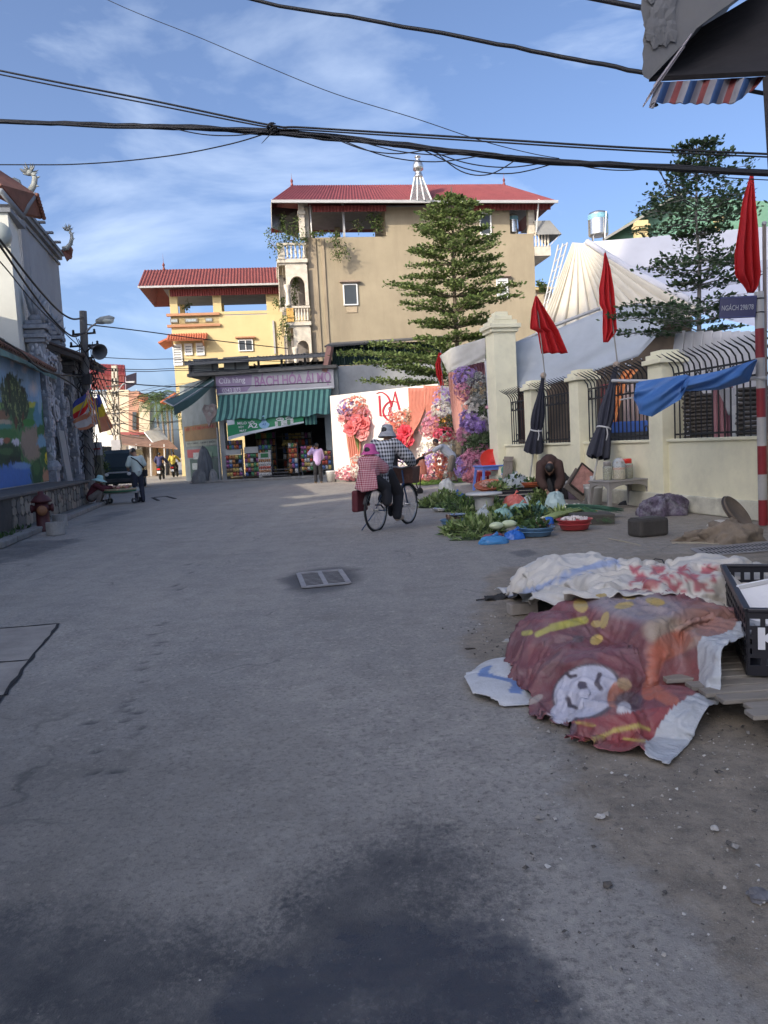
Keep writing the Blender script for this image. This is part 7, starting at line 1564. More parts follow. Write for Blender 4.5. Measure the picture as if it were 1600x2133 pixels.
def jar(label,c,r_,h,fill,lidm,bag=False):
    o=thing('pickle_jar',label,'jar',c,group='pickle jars on the grey table');MB().lathe([(.01,0),(r_*.95,0),(r_,.02),(r_,h*.78),(r_*.8,h*.88),(r_*.78,h)],n=22,cap=False).build('glass',clear('jar_glass',(.75,.78,.74),.72),o,smooth=True)
    MB().lathe([(.01,.008),(r_*.93,.008),(r_*.94,h*.55),(r_*.9,h*.6),(.01,h*.6)],n=18,cap=False).build('pickles',fill[0],o);MB().lathe([(r_*.9,h*.60),(r_*.93,h*.62),(r_*.9,h*.74),(.01,h*.76)],n=18,cap=False).build('brine',fill[1],o)
    MB().lathe([(.01,h+.03),(r_*.8,h+.03),(r_*.86,h+.015),(r_*.86,h-.06),(r_*.8,h-.06)],n=22,cap=False).build('lid',lidm,o,smooth=True)
    if bag:MB().lathe([(r_*.95,h-.08),(r_*.9,h),(r_*.7,h+.06),(r_*.25,h+.09),(.01,h+.08)],n=20,cap=False,wob=lambda a,i:1+.08*math.sin(a*7+i)).build('film_cover',M_BAGW,o,smooth=True)
    return o
MT_=WM[tb_]
PKL=[mat('pickle_pale',(.52,.42,.26),.6,.5,30,.4,60),mat('pickle_orange',(.50,.20,.09),.5,.3,20),mat('pickle_green',(.22,.20,.07),.6,.6,30,.4,60),mat('pickle_brown',(.28,.12,.06),.5,.3,20)]
jar('large jar of pale pickled aubergines under a film cover',MT_ @ V((-.08,-.10,TH+.004)),.115,.30,(PKL[0],PKL[1]),M_PLG,True);jar('large jar of green pickles with a red lid',MT_ @ V((.19,.06,TH+.004)),.125,.33,(PKL[2],PKL[3]),M_REDB);jar('narrow jar of green pickles at the left end of the table',MT_ @ V((-.27,-.02,TH+.004)),.08,.30,(PKL[2],PKL[2]),M_PLG)
# ---- loose things to the right
sb_=thing('stone_block','dark rounded stone block alone on the ground before the wall','block',G(1350,1116));MB().box((0,0,.12),(.44,.30,.24),rz=rad(18)).build('block',mat('dark_stone',(.055,.05,.045),.85,.3,5,.4,25),sb_,bevel=.04);MB().box((-.02,0,.243),(.34,.2,.006),rz=rad(18)).build('worn_top',mat('worn_stone',(.085,.08,.07),.8,.3,8),sb_)
heap('cloth_bundle','bundle of purple and white patterned clothes at the foot of the wall','bundle',G(1385,1072),(.38,.26,.30),mat('bundle_cloth',(.10,.08,.12),.9,.9,9,.3,20,dirt=.8,dcol=(.36,.36,.40),dscale=6),21,amp=.35)
for i,(x,y) in enumerate(((1275,1043),(1300,1052))):crumple('old_shoe',G(x,y),(.12,.06,.06),M_SHOPD,('old dark shoe under the grey table, left one','old dark shoe under the grey table, right one')[i],'shoe',60+i)
crumple('brick_scrap',G(1345,1049),(.12,.07,.06),mat('brick_dull',(.16,.12,.10),.9),'lump of broken brick by the wall foot behind the table','brick',62)
sk_=heap('burlap_sack','tan burlap sack slumped beside the striped pole','sack',G(1520,1128),(.34,.24,.22),mat('burlap',(.24,.195,.15),.9,.3,5,.6,60,dirt=.4),23,amp=.5);heap('burlap_sack','long flattened tan sack lying left of the slumped sack','sack',G(1462,1126),(.34,.14,.12),MATS['burlap'],24,amp=.45)
dr=thing('wooden_drum_lid','round brown wooden lid propped on the burlap sack','lid',G(1535,1120)+V((.02,.05,.16)));M_=Matrix.Rotation(rad(25),4,'Z') @ Matrix.Rotation(rad(52),4,'X') @ Matrix.Rotation(rad(16),4,'Y');MB().lathe([(.01,-.03),(.22,-.03),(.235,-.02),(.235,.03),(.215,.035),(.205,.02),(.01,.02)],n=30,M=LOC((0,0,.14)) @ M_,cap=False).build('disc',mat('drum_brown',(.15,.115,.085),.8,.3,4,.3,20),dr,smooth=True);MB().tube([LOC((0,0,.14)) @ M_ @ V((math.cos(a)*.238,math.sin(a)*.238,.005)) for a in np.linspace(0,6.283,30)],.012,6).build('hoop',mat('hoop_dark',(.05,.04,.035),.6),dr)
heap('white_rag','small white rag on the ground behind the burlap sack','rag',G(1500,1095),(.16,.1,.08),mat('rag_white',(.5,.48,.45),.9),26)
for i,(a,b_) in enumerate((((1268,1124),(1335,1138)),((1400,1133),(1498,1135)))):
    p,q=G(*a)+V((0,0,.012)),G(*b_)+V((0,0,.012));o=thing('bamboo_stick',('short pale stick on the ground left of the stone block','long thin pale stick before the burlap sack')[i],'stick',p);MB().tube([p,p.lerp(q,.5)+V((0,.02,.004)),q],[.008,.009,.006],6).build('stick',mat('bamboo',(.36,.32,.24),.7),o,world=True)
# ---- drain grates
def grate(label,corners,nb,rows,m):
    c=[G(*q) for q in corners];cen=sum(c,V((0,0,0)))/4;o=thing('drain_grate',label,'grate',cen)
    for q in c:q.z=.014
    mb=MB();e=[p+V((0,0,-.035)) for p in c];mb.add(e,[(0,1,2,3)]);
    pit=MB();z0=.009;pit.add([V((p.x,p.y,z0)) for p in c],[(0,1,2,3)]);pit.build('pit',M_DARK,o,world=True)
    for i in range(4):MB().bar(c[i],c[(i+1) % 4],.05,.012).build('frame',m,o,world=True)
    for rw in range(rows):
        va,vb=rw/rows,(rw+1)/rows
        if rw:MB().bar(c[0].lerp(c[3],va),c[1].lerp(c[2],va),.045,.008).build('cross_bar',m,o,world=True)
        for k in range(1,nb):
            u=k/nb;a,b_=c[0].lerp(c[1],u).lerp(c[3].lerp(c[2],u),va),c[0].lerp(c[1],u).lerp(c[3].lerp(c[2],u),vb);MB().bar(a,b_,.018,.004).build('bar',m,o,world=True)
    return o
M_CAST=mat('cast_iron',(.34,.33,.33),.55,.25,9,.2,40,metal=.3)
grate('square grey drain grate sunk in the road centre',[(634,1226),(622,1197),(708,1189),(727,1217)],12,2,M_CAST);grate('long drain grate at the right edge before the burlap sack',[(1442,1146),(1640,1128),(1690,1142),(1470,1160)],26,2,M_CAST)
veg_heap('tall pile of bagged herbs just left of the vendor',G(1122,1062),.22,.18,.34,300,.10,'mid',91,extra='pale');veg_heap('spread of loose lettuce leaves between the bucket table and the bags',G(1045,1080),.26,.2,.20,240,.10,'pale',92,wid=.7,extra='mid');veg_heap('dark mint heap to the right of the bucket table',G(1030,1070),.22,.18,.30,280,.09,'dark',93,extra='mid');veg_heap('pale radish tops beside the leeks',G(1165,1086),.22,.14,.18,200,.11,'pale',94,wid=.3,extra='mid')
# ------------------------------------------------------------------ hydrant, tubs, vendor cart, poles and flags on the left
M_HYD=mat('hydrant_red',(.075,.014,.016),.55,.2,6,.1,30,dirt=.3)
c=G(92,1106);hy=thing('fire_hydrant','dark red fire hydrant standing by the plinth wall','hydrant',c)
MB().lathe([(.19,0),(.19,.05),(.13,.07),(.125,.42),(.15,.44),(.15,.48),(.13,.5),(.13,.58)],n=18).build('barrel',M_HYD,hy,smooth=True)
MB().lathe([(.19,.58),(.20,.61),(.17,.64),(.13,.70),(.06,.74),(.05,.80),(.01,.80)],n=18).build('bonnet',M_HYD,hy,smooth=True)
for s_ in (-1,1):
    MB().lathe([(.065,0),(.065,.16),(.085,.17),(.085,.21),(.03,.22)],n=12,M=LOC((0,0,.46)) @ RZ(.4) @ Matrix.Rotation(s_*math.pi/2,4,'Y')).build('nozzle',M_HYD,hy,smooth=True)
MB().lathe([(.07,0),(.07,.14),(.10,.15),(.10,.2),(.03,.21)],n=12,M=LOC((0,0,.42)) @ RZ(.4) @ Matrix.Rotation(math.pi/2,4,'X')).build('pumper_cap',mat('cap_copper',(.28,.12,.05),.5),hy,smooth=True)
for i,(x,y,rr_,h) in enumerate(((117,1114,.17,.24),(126,1097,.15,.26))):
    o=thing('concrete_tub',('nearer grey cement tub beside the hydrant','farther grey cement tub behind the nearer one')[i],'tub',G(x,y),group='cement tubs');MB().lathe([(.01,0),(rr_*.95,0),(rr_,.02),(rr_*1.02,h),(rr_*.86,h),(rr_*.84,h-.06)],n=22).build('shell',mat('cement',(.34,.325,.30),.9,.2,6,.4,40),o);MB().lathe([(.01,h-.05),(rr_*.85,h-.055)],n=18,cap=False).build('fill',M_CONC,o)
for i,(x,y,n) in enumerate(((45,1108,60),(22,1122,90),(8,1128,60))):
    o=thing('weed_tuft',('weed tuft at the wall foot nearest the hydrant','wide weed tuft at the wall foot','weed tuft at the left frame edge')[i],'weed',G(x,y),group='weeds along the wall foot');leafy(o,'blades',(0,0,0),.22,.08,.10,n,.10,LG['dark'],80+i,.3,world=False);MB().tube([(0,0,0),(.03,0,.12)],.004,4).build('stem',MATS['stalk_green'],o)
# meat cart
cc=G(254,1049);ct=thing('food_cart','low wheeled cart with a round tray of meat at the roadside','cart',cc,rad(3))
MB().box((0,0,.34),(1.1,.62,.04)).build('deck',mat('cart_deck',(.36,.37,.36),.6,.2),ct,bevel=.01)
for sx in (-.42,.45):
    for sy in (-.25,.25):
        MB().bar((sx,sy,.32),(sx,sy,.10),.04).build('strut',M_GUT,ct)
        wl_=MB();wl_.lathe([(.01,-.02),(.07,-.02),(.09,-.015),(.09,.015),(.07,.02),(.01,.02)],n=16,M=LOC((sx,sy,.09)) @ Matrix.Rotation(math.pi/2,4,'X'));wh_=wl_.build('wheel',M_SHOPD,ct,smooth=True);MB().lathe([(.03,-.025),(.03,.025)],n=10,M=LOC((sx,sy,.09)) @ Matrix.Rotation(math.pi/2,4,'X')).build('hub',M_GUT,wh_)
MB().bar((.53,.1,.34),(.64,.1,.95),.035).bar((.64,-.25,.95),(.64,.3,.95),.035).build('push_handle',M_GUT,ct)
ty=thing('round_basket','shallow round woven tray with green rim on the cart','tray',WM[ct] @ V((-.02,-.02,.362)),group=None);MB().lathe([(.01,.02),(.46,.02),(.52,.11),(.55,.115),(.55,.08),(.48,0),(.01,0)],n=30,cap=False).build('weave',mat('wicker_tan',(.42,.34,.22),.8,.3,20,.4,60),ty,smooth=True);MB().tube([(math.cos(a)*.50,math.sin(a)*.5,.045) for a in np.linspace(0,6.283,30)],.045,6).build('green_band',mat('band_green',(.05,.15,.08),.7),ty,smooth=True)
rr=random.Random(9)
for k in range(16):
    a,q=(k//4)*math.pi/2+rr.uniform(-.5,.5),rr.uniform(.12,.38);o=thing('meat_piece',('pinkish meat piece','golden brown roast piece','pale pink meat piece','ochre fried piece')[k % 4]+' on the '+('right','far','left','near')[k//4]+' side of the round cart tray','meat',WM[ty] @ V((q*math.cos(a),q*math.sin(a),.10+rr.uniform(0,.06))),rr.uniform(0,6),group='meat on the cart tray');MB().ell((0,0,.02),(rr.uniform(.07,.13),rr.uniform(.05,.08),.045),9,6).build('flesh',mat('meat_%d' % (k % 4),((.52,.22,.18),(.56,.34,.20),(.60,.36,.30),(.48,.30,.14))[k % 4],.5,.3,12,.2,30),o,smooth=True);MB().ell((.02,0,.055),(.05,.02,.015),7,4).build('fat',mat('meat_fat',(.62,.48,.38),.5),o,smooth=True)
plastic_bag('white plastic bags on the right end of the cart',WM[ct] @ V((.42,.0,.37)),(.16,.15,.18),M_BAGW,41)
# van parked up the lane
vc=P(248,1012,34.5);vc.z=0;vn=thing('dark_van','dark blue green small van parked nose out in the lane','van',vc,rad(8));M_VAN=mat('van_paint',(.018,.035,.042),.3,.15,3,.03);VG=glassmat('van_glass',(.05,.07,.085),.08)
def loft(mb,secs,mi=0):
    n=len(secs[0]);vs_=[p for s_ in secs for p in s_];fs=[]
    for i in range(len(secs)-1):
        for j in range(n):j2=(j+1) % n;fs.append((i*n+j,i*n+j2,(i+1)*n+j2,(i+1)*n+j))
    fs+=[tuple(reversed(range(n))),tuple((len(secs)-1)*n+j for j in range(n))];mb.add(vs_,fs,mi)
def vsec(y,w_,z0,z1):h=z1-z0;return [V((x*w_,y,z0+z*h)) for x,z in ((-.9,0),(.9,0),(1,.12),(1,.5),(.93,.85),(.8,1),(-.8,1),(-.93,.85),(-1,.5),(-1,.12))]
mb=MB();loft(mb,[vsec(-.05,.60,.34,.85),vsec(.0,.68,.28,.95),vsec(.30,.72,.25,1.62),vsec(.5,.73,.25,1.78),vsec(3.,.73,.25,1.8),vsec(3.3,.70,.3,1.7)]);mb.build('body',M_VAN,vn,bevel=.02)
MB().add([(-.60,.02,1.0),(.60,.02,1.0),(.53,.24,1.60),(-.53,.24,1.60)],[(0,1,2,3)]).build('windscreen',VG,vn,solid=.02)
for s_ in (-1,1):
    MB().add([(s_*.735,.5,1.08),(s_*.735,1.5,1.08),(s_*.70,1.5,1.55),(s_*.69,.62,1.55)],[(0,1,2,3)]).build('side_window',VG,vn,solid=.02)
    MB().ell((s_*.48,-.03,.70),(.11,.04,.09),10,6).build('headlight',M_WHITE,vn,smooth=True)
    MB().bar((s_*.75,.25,1.1),(s_*.92,.18,1.15),.03).box((s_*.93,.17,1.18),(.12,.05,.2)).build('mirror',M_VAN,vn)
    for y in (.45,2.7):
        wl_=MB();wl_.lathe([(.01,-.09),(.24,-.09),(.28,-.06),(.28,.06),(.24,.09),(.01,.09)],n=18,M=LOC((s_*.66,y,.28)) @ Matrix.Rotation(math.pi/2,4,'Y'));wh_=wl_.build('wheel',M_SHOPD,vn,smooth=True);MB().lathe([(.14,-.1),(.14,.1)],n=14,M=LOC((s_*.66,y,.28)) @ Matrix.Rotation(math.pi/2,4,'Y')).build('rim',M_GUT,wh_)
MB().box((0,-.10,.42),(1.36,.12,.16)).build('bumper',M_SHOPD,vn,bevel=.02)
MB().box((0,-.045,.78),(.9,.02,.07)).build('trim_strip',M_GUT,vn)
# utility pole wrapped in cables, lamp, horn speaker
pb_=P(186,1000,27);pb_.z=0;pt_=P(173,648,27);up=thing('utility_pole','dark concrete utility pole wrapped in tangled black cables','pole',pb_);M_CONP=mat('pole_concrete',(.16,.155,.15),.85,.25);M_CAB=mat('cable_black',(.010,.010,.012),.55,.1,bump=0)
pl_=lambda y:pb_.lerp(pt_,(1000-y)/(1000-648)*1.0)
MB().tube([pb_,pt_],[.17,.12],10).build('shaft',M_CONP,up,world=True)
rr=random.Random(12);mb=MB()
for k in range(60):
    y0=rr.uniform(690,930);p=pl_(y0);L_=rr.uniform(.3,1.3);a=rr.uniform(0,6.28);q=[p+V((math.cos(a+i*.5)*rr.uniform(.14,.34),math.sin(a+i*.5)*rr.uniform(.12,.3),-L_*i/4)) for i in range(5)];mb.tube(q,.016,5)
tag(mb.build('cable_tangle',M_CAB,up,world=True),kind='stuff')
for y,s_ in ((690,.4),(712,.5),(735,.35),(765,.45)):
    mb=MB();c_=pl_(y);mb.bar(c_+V((-s_,0,0)),c_+V((s_,0,.02)),.06);mb.build('crossarm',M_IRON,up,world=True)
    for q in (-.9,.9):MB().lathe([(.04,0),(.05,.04),(.03,.06),(.05,.09),(.02,.13)],c_+V((q*s_,0,.03)),8).build('insulator',M_IRON,up,world=True)
for k in range(3):MB().box(pl_(775+k*32)+V((.12,-.2,0)),(.28,.2,.34)).build('junction_box',mat('box_black',(.03,.03,.033),.6),up,world=True)
lm=thing('street_lamp','grey street lamp head on a short arm from the utility pole','lamp',pl_(690));MB().tube([pl_(692),P(188,682,26.7),P(204,671,26.4)],[.035,.03,.028],8).build('arm',M_GUT,lm,world=True)
c_,e_=P(202,670,26.4),P(238,662,26.2);ax=(e_-c_);MB().tube([c_,c_+ax*.3,c_+ax*.75,e_],[.08,.13,.12,.03],12).build('housing',mat('lamp_grey',(.33,.35,.34),.5),lm,world=True,smooth=True);MB().ell(c_+ax*.66+V((0,-.03,-.06)),(.20,.11,.11),12,7).build('lens',clear('lamp_lens',(.75,.78,.7),.35),lm,world=True,smooth=True)
hs=thing('horn_speaker','grey horn loudspeaker fixed to the utility pole','loudspeaker',P(196,725,26.6));a_,b_=P(191,723,26.7),P(208,733,26.3);ax=b_-a_;mb=MB();k=8;mb.tube([a_+ax*(i/k) for i in range(k+1)],[.05+.22*(i/k)**1.8 for i in range(k+1)],18,cap=False);mb.build('horn',mat('horn_grey',(.12,.13,.14),.5),hs,world=True,smooth=True,solid=.012);MB().tube([a_-ax*.25,a_],.07,10).build('driver',M_IRON,hs,world=True);MB().bar(a_,pl_(725),.04).build('bracket',M_IRON,hs,world=True)
# second, far pole with lattice holes
pb2=P(244,975,47);pb2.z=0;pt2=P(239,768,47);up2=thing('concrete_pole','pale concrete pole with square holes halfway down the lane','pole',pb2);mb=MB()
for s_ in (-.15,.15):mb.bar(pb2+V((s_,0,0)),pt2+V((s_*.7,0,0)),.12,.25)
k=9
for i in range(k+1):mb.bar(pb2.lerp(pt2,i/k)+V((-.15,0,0)),pb2.lerp(pt2,i/k)+V((.15,0,0)),.25,.35)
mb.build('shaft',mat('pole_pale',(.50,.45,.37),.85,.2),up2,world=True)
for y in (800,812,850,870):mb=MB();c_=pb2.lerp(pt2,(975-y)/207);mb.bar(c_+V((-.5,-.2,0)),c_+V((.6,-.2,.05)),.06);mb.build('crossarm',M_IRON,up2,world=True)
for k in range(2):MB().box(P(243,925+k*18,46.5),(.55,.3,.5)).build('meter_box',MATS['meter_box'],up2,world=True)
MB().tube([P(245,815,46.8),P(256,800,46.7),P(268,796,46.6)],.03,6).box(P(272,796,46.6),(.5,.2,.1)).build('lamp_arm',M_GUT,up2,world=True)
# striped flags
FS=[mat('flag_%s' % n,c_,.7,.1,4,trans=.3) for n,c_ in (('blue',(.05,.07,.28)),('yellow',(.65,.50,.05)),('red',(.50,.06,.04)),('white',(.62,.60,.60)),('orange',(.60,.25,.14)))]
def bflag(label,c4,d,stripes,pole):
    o=thing('striped_flag',label,'flag',P(*pole[1]),group='striped flags on the left');mb=MB();n=30;nv=14
    p00,p10,p11,p01=[P(x,y,d) for x,y in c4]
    mb.grid(lambda u,v_:p00.lerp(p10,u).lerp(p01.lerp(p11,u),v_)+V((0,-.10*math.sin(u*7+v_*3),-.05*math.sin(math.pi*u)*v_)),n,nv)
    for j in range(nv):
        for i in range(n):mb.m[j*n+i]=stripes[min(len(stripes)-1,int(j/nv*len(stripes)))] if i<n*.72 else stripes[int(i/n*37+j//3) % len(stripes)]
    mb.build('cloth',FS,o,world=True,smooth=True)
    MB().tube([P(*pole[0]),P(*pole[1])],.015,6).build('pole',M_POLEG,o,world=True)
bflag('striped blue, yellow, red and white flag on the gate side',[(152,842),(186,810),(202,850),(158,892)],24.,[0,1,2,3,4],[(188,808,24),(150,900,24)]);bflag('lower fold of peach and white flag cloth',[(152,878),(196,848),(206,882),(166,896)],23.9,[4,3,3,4],[(150,884,24.),(152,896,24.)]);bflag('striped flag hanging right with peach lower end',[(207,822),(196,830),(206,902),(236,888)],23.6,[0,0,1,1,4,4,4],[(200,815,23.7),(236,908,23.7)])
# ------------------------------------------------------------------ cloth draped by a small position-based simulation
def drape_sim(org,e1,e2,s0,s1,t0,t1,sp,hfun,z0,squeeze=.9,steps=120,iters=5,seed=0,wr=.012,pull=None):
    """drop a sheet on a height field; returns (ny, nx, 3) points and the rest coordinates"""
    r=np.random.default_rng(seed);S=np.arange(s0,s1+1e-6,sp);T=np.arange(t0,t1+1e-6,sp);nx,ny=len(S),len(T);SS,TT=np.meshgrid(S,T)
    cs,ct=(s0+s1)/2,(t0+t1)/2;X=np.zeros((ny,nx,3));a=cs+(SS-cs)*squeeze;b=ct+(TT-ct)*squeeze
    X[...,0]=org[0]+e1[0]*a+e2[0]*b;X[...,1]=org[1]+e1[1]*a+e2[1]*b;X[...,2]=np.maximum(hfun(X[...,0],X[...,1])+.02,0)+z0+vnoise(X[...,0],X[...,1],5.,seed+3,3)*wr*3
    Vv=np.zeros_like(X);dt=.012
    def con(A,B,L,k):
        d=B-A;l=np.linalg.norm(d,axis=-1,keepdims=True)+1e-9;c=d*(.5*k*(1-L/l));A+=c;B-=c
    for st in range(steps):
        Vv[...,2]-=9.8*dt;Vv*=.985;Pv=X.copy();X=X+Vv*dt
        for it in range(iters):
            for o in (0,1):
                con(X[:,o:nx-1:2][:,:len(range(o,nx-1,2))],X[:,o+1:nx:2],sp,1.);con(X[o:ny-1:2],X[o+1:ny:2],sp,1.)
            dg=sp*1.41421
            for o in (0,1):
                con(X[o:ny-1:2,:-1],X[o+1:ny:2,1:],dg,.5);con(X[o:ny-1:2,1:],X[o+1:ny:2,:-1],dg,.5)
            for o in range(4):
                A,B=X[:,o:nx-2:4],X[:,o+2:nx:4];n=min(A.shape[1],B.shape[1]);con(A[:,:n],B[:,:n],sp*2,.12)
                A,B=X[o:ny-2:4],X[o+2:ny:4];n=min(A.shape[0],B.shape[0]);con(A[:n],B[:n],sp*2,.12)
            h=np.maximum(hfun(X[...,0],X[...,1]),0)+.008;m=X[...,2]<h
            X[...,2]=np.where(m,h,X[...,2]);f=.75
            X[...,0]=np.where(m,Pv[...,0]+(X[...,0]-Pv[...,0])*(1-f),X[...,0]);X[...,1]=np.where(m,Pv[...,1]+(X[...,1]-Pv[...,1])*(1-f),X[...,1])
        Vv=np.clip((X-Pv)/dt,-3,3)
    return X,SS,TT
def gridobj(name,X,m,parent=None,sub=1,solid=.004,keep=None):
    ny,nx=X.shape[:2];idx=np.arange(ny*nx).reshape(ny,nx);f=np.stack([idx[:-1,:-1],idx[:-1,1:],idx[1:,1:],idx[1:,:-1]],-1).reshape(-1,4)
    if keep is not None:k=keep[:-1,:-1].ravel() & keep[:-1,1:].ravel() & keep[1:,1:].ravel() & keep[1:,:-1].ravel();f=f[k]
    me=bpy.data.meshes.new(name);me.from_pydata(X.reshape(-1,3).tolist(),[],f.tolist());me.materials.append(m);me.polygons.foreach_set('use_smooth',[True]*len(me.polygons))
    o=link(name,me,parent,True)
    if sub:md=o.modifiers.new('sub','SUBSURF');md.levels=sub;md.render_levels=sub
    if solid:md=o.modifiers.new('solid','SOLIDIFY');md.thickness=solid;md.offset=1
    return o
def rbox(X,Y,cx,cy,hx,hy,a,h,soft=.05):
    c,s=math.cos(a),math.sin(a);u=(X-cx)*c+(Y-cy)*s;v_=-(X-cx)*s+(Y-cy)*c
    return h*(1-smoothstep(-soft,soft,np.maximum(np.abs(u)-hx,np.abs(v_)-hy)))
def lump(X,Y,cx,cy,rx,ry,h,a=0.):
    c,s=math.cos(a),math.sin(a);u=((X-cx)*c+(Y-cy)*s)/rx;v_=(-(X-cx)*s+(Y-cy)*c)/ry;q=np.clip(1-u*u-v_*v_,0,1);return h*np.sqrt(q)
# pallet
pa=thing('wooden_pallet','weathered wooden pallet under the crate at the right edge','pallet',(2.0,4.0,0));M_PAL=mat('pallet_wood',(.30,.27,.23),.85,.3,6,.35,40,dirt=.4,stretch=(.3,3,1))
rr=random.Random(6)
for k in range(17):
    y=3.0+k*.108;x0=1.62-.035*k+rr.gauss(0,.025) if k<8 else 1.4;MB().box(((x0+2.9)/2,y,.125+rr.gauss(0,.003)),(2.9-x0,.086,.022),rz=rad(rr.gauss(1.5,.6))).build('plank',M_PAL,pa,world=True,bevel=.004)
for x in (1.75,2.2,2.7):MB().box((x,3.85,.055),(.09,1.7,.11)).build('bearer',M_PAL,pa,world=True)
# ---- printed tarpaulin
def hpile(X,Y):
    h=rbox(X,Y,1.42,4.34,.38,.44,rad(28),.36,.11);h=np.maximum(h,rbox(X,Y,1.05,4.0,.26,.30,rad(20),.22,.14));h=np.maximum(h,lump(X,Y,.95,4.35,.28,.35,.33));h=np.maximum(h,rbox(X,Y,1.72,4.1,.28,.5,rad(10),.30,.06));h=np.maximum(h,rbox(X,Y,2.2,4.0,.62,.95,0,.145,.03));h=np.maximum(h,lump(X,Y,1.0,3.45,.20,.16,.10));h=np.maximum(h,lump(X,Y,1.3,3.5,.22,.25,.13))
    return h
tp_=thing('printed_tarpaulin','large crumpled maroon tarpaulin printed with yellow flowers and a smiling white face','tarpaulin',(1.2,3.8,0))
e1=(.67,.74);e2=(-.74,.67)
X,SS,TT=drape_sim((1.09,2.96),e1,e2,-.06,1.75,-.02,1.48,.0145,hpile,.10,.90,120,5,4)
m_tp=mat('tarp_print',(1,1,1),.5,.10,14,.18,90,attr='Col',dirt=.5,dcol=(.27,.24,.235),dscale=5)
def up2(A):
    """double the resolution of a grid"""
    B=np.zeros((A.shape[0]*2-1,A.shape[1]*2-1)+A.shape[2:]);B[::2,::2]=A;B[1::2,::2]=(A[:-1]+A[1:])/2;B[:,1::2]=(B[:,:-2:2]+B[:,2::2])/2;return B
def wrinkle(X,S,T,amp,sc,seed):
    """creases along the sheet normal"""
    gu=np.gradient(X,axis=1);gv=np.gradient(X,axis=0);n=np.cross(gu,gv);n/=np.linalg.norm(n,axis=-1,keepdims=True)+1e-9;n*=np.sign(n[...,2:3]+1e-6)
    w1=vnoise(S,T,.8*sc,seed+5,2)*.35;a=1-np.abs(vnoise(S+w1,T*1.6-w1,sc,seed,2))*2.2;b=1-np.abs(vnoise(S*1.7+w1,T*.8+w1,sc*2.1,seed+1,2))*2.2
    k=np.clip(a,0,1)**3.5*amp*1.3+np.clip(b,0,1)**3*amp*.5;return X+n*k[...,None]
X,SS,TT=up2(X),up2(SS),up2(TT);X=wrinkle(X,SS,TT,.026,2.3,21);X=wrinkle(X,SS,TT,.005,7.,24)
ang=np.arctan2(TT-.7,SS-.8);keep=(TT<.60+1.10*SS+.05*np.sin(ang*9)) & (SS>-.05+.02*np.sin(TT*14)) & ~((SS<.10) & (TT>.45+.05*np.sin(TT*30)))
to_=gridobj('sheet',X,m_tp,tp_,sub=0,solid=.003,keep=keep)
x=np.zeros(X.shape[:2]);rel=X-np.array((0,0,CAMH));zc=rel @ np.array(_fw);x=800+F*(rel @ np.array(_R))/zc;y=1066.5-F*(rel @ np.array(_U))/zc
n1=vnoise(SS,TT,5,3,4)*.8;n2=vnoise(SS,TT,9,6,4)*.8
C_=np.zeros(X.shape)+np.array(s2l(112,44,52))
def lay(col,f):
    global C_;f=np.clip(f,0,1)[...,None] if isinstance(f,np.ndarray) else f;C_=C_*(1-f)+np.array(s2l(*col))*f
def el(cx,cy,rx,ry,a=0.,e=.12):
    ca,sa=math.cos(rad(a)),math.sin(rad(a));return (1-np.hypot(((x-cx)*ca+(y-cy)*sa)/rx,(-(x-cx)*sa+(y-cy)*ca)/ry))/e+.5
def seg(x1,y1,x2,y2,w_):
    q=np.clip(((x-x1)*(x2-x1)+(y-y1)*(y2-y1))/((x2-x1)**2+(y2-y1)**2),0,1);return (w_-np.hypot(x-x1-q*(x2-x1),y-y1-q*(y2-y1)))/3+.5
lay((86,36,48),.6*(n1*1.6+.3));lay((150,92,98),.6*np.maximum(0,n2*2));lay((95,52,62),.5*((x<1100) & (y>1330)))
lay((150,146,150),.8*np.clip(el(1330,1262,120,34,12,.5),0,1));lay((168,150,128),el(1400,1320,60,34,10,.3));lay((160,118,100),.8*np.clip(el(1480,1300,70,45,15,.5),0,1))
lay((178,100,70),el(1395,1345,52,26,-25,.3));lay((180,92,60),np.maximum(seg(1372,1360,1352,1445,15),seg(1352,1430,1400,1462,14)));lay((125,58,58),el(1425,1410,55,42,0,.2));lay((150,84,92),.8*np.clip(el(1510,1385,60,36,10,.5),0,1))
for q in ((1210,1262,16,13,30),(1260,1292,8,18,20),(1244,1300,12,7,0),(1243,1333,15,10,-30),(1300,1262,20,7,-10),(1250,1238,18,7,0),(1365,1254,20,8,10),(1310,1245,14,5,5)):lay((190,164,84),el(*q))
lay((178,172,62),np.maximum(seg(1120,1322,1150,1308,6),seg(1150,1308,1218,1292,8)));lay((178,172,62),seg(1092,1320,1106,1318,5));lay((70,70,70),.7*np.clip(el(1205,1332,12,8),0,1))
lay((58,48,60),el(1222,1442,74,58,-22,.05));lay((196,198,212),el(1221,1441,68,52,-22,.06));lay((196,198,212),el(1172,1488,26,22,0,.1))
for q in ((1180,1403,1190,1410,3.5),(1190,1410,1200,1408,3.5),(1184,1456,1188,1470,5),(1188,1470,1201,1475,4),(1249,1406,1243,1424,5),(1243,1424,1251,1435,5)):lay((52,50,64),seg(*q))
lay((66,64,80),el(1213,1428,10,9));lay((172,160,150),el(1116,1458,18,7,-30,.2))
lay((178,104,72),el(1286,1446,20,30,25,.15));lay((180,150,110),el(1300,1425,16,12,20,.2));lay((70,44,56),el(1310,1462,30,22,0,.3));lay((200,200,205),np.maximum(el(1300,1476,14,14,0,.2),seg(1290,1480,1350,1496,6)))
low=((y>1462+(1450-x)*.16) & (x>1175) & (x<1475))*1.;lay((140,40,44),low);lay((112,34,44),.5*low*(n1+.4));lay((64,46,60),.9*np.clip(el(1175,1510,30,22,20,.3),0,1)*((x<1235) & (y>1508)))
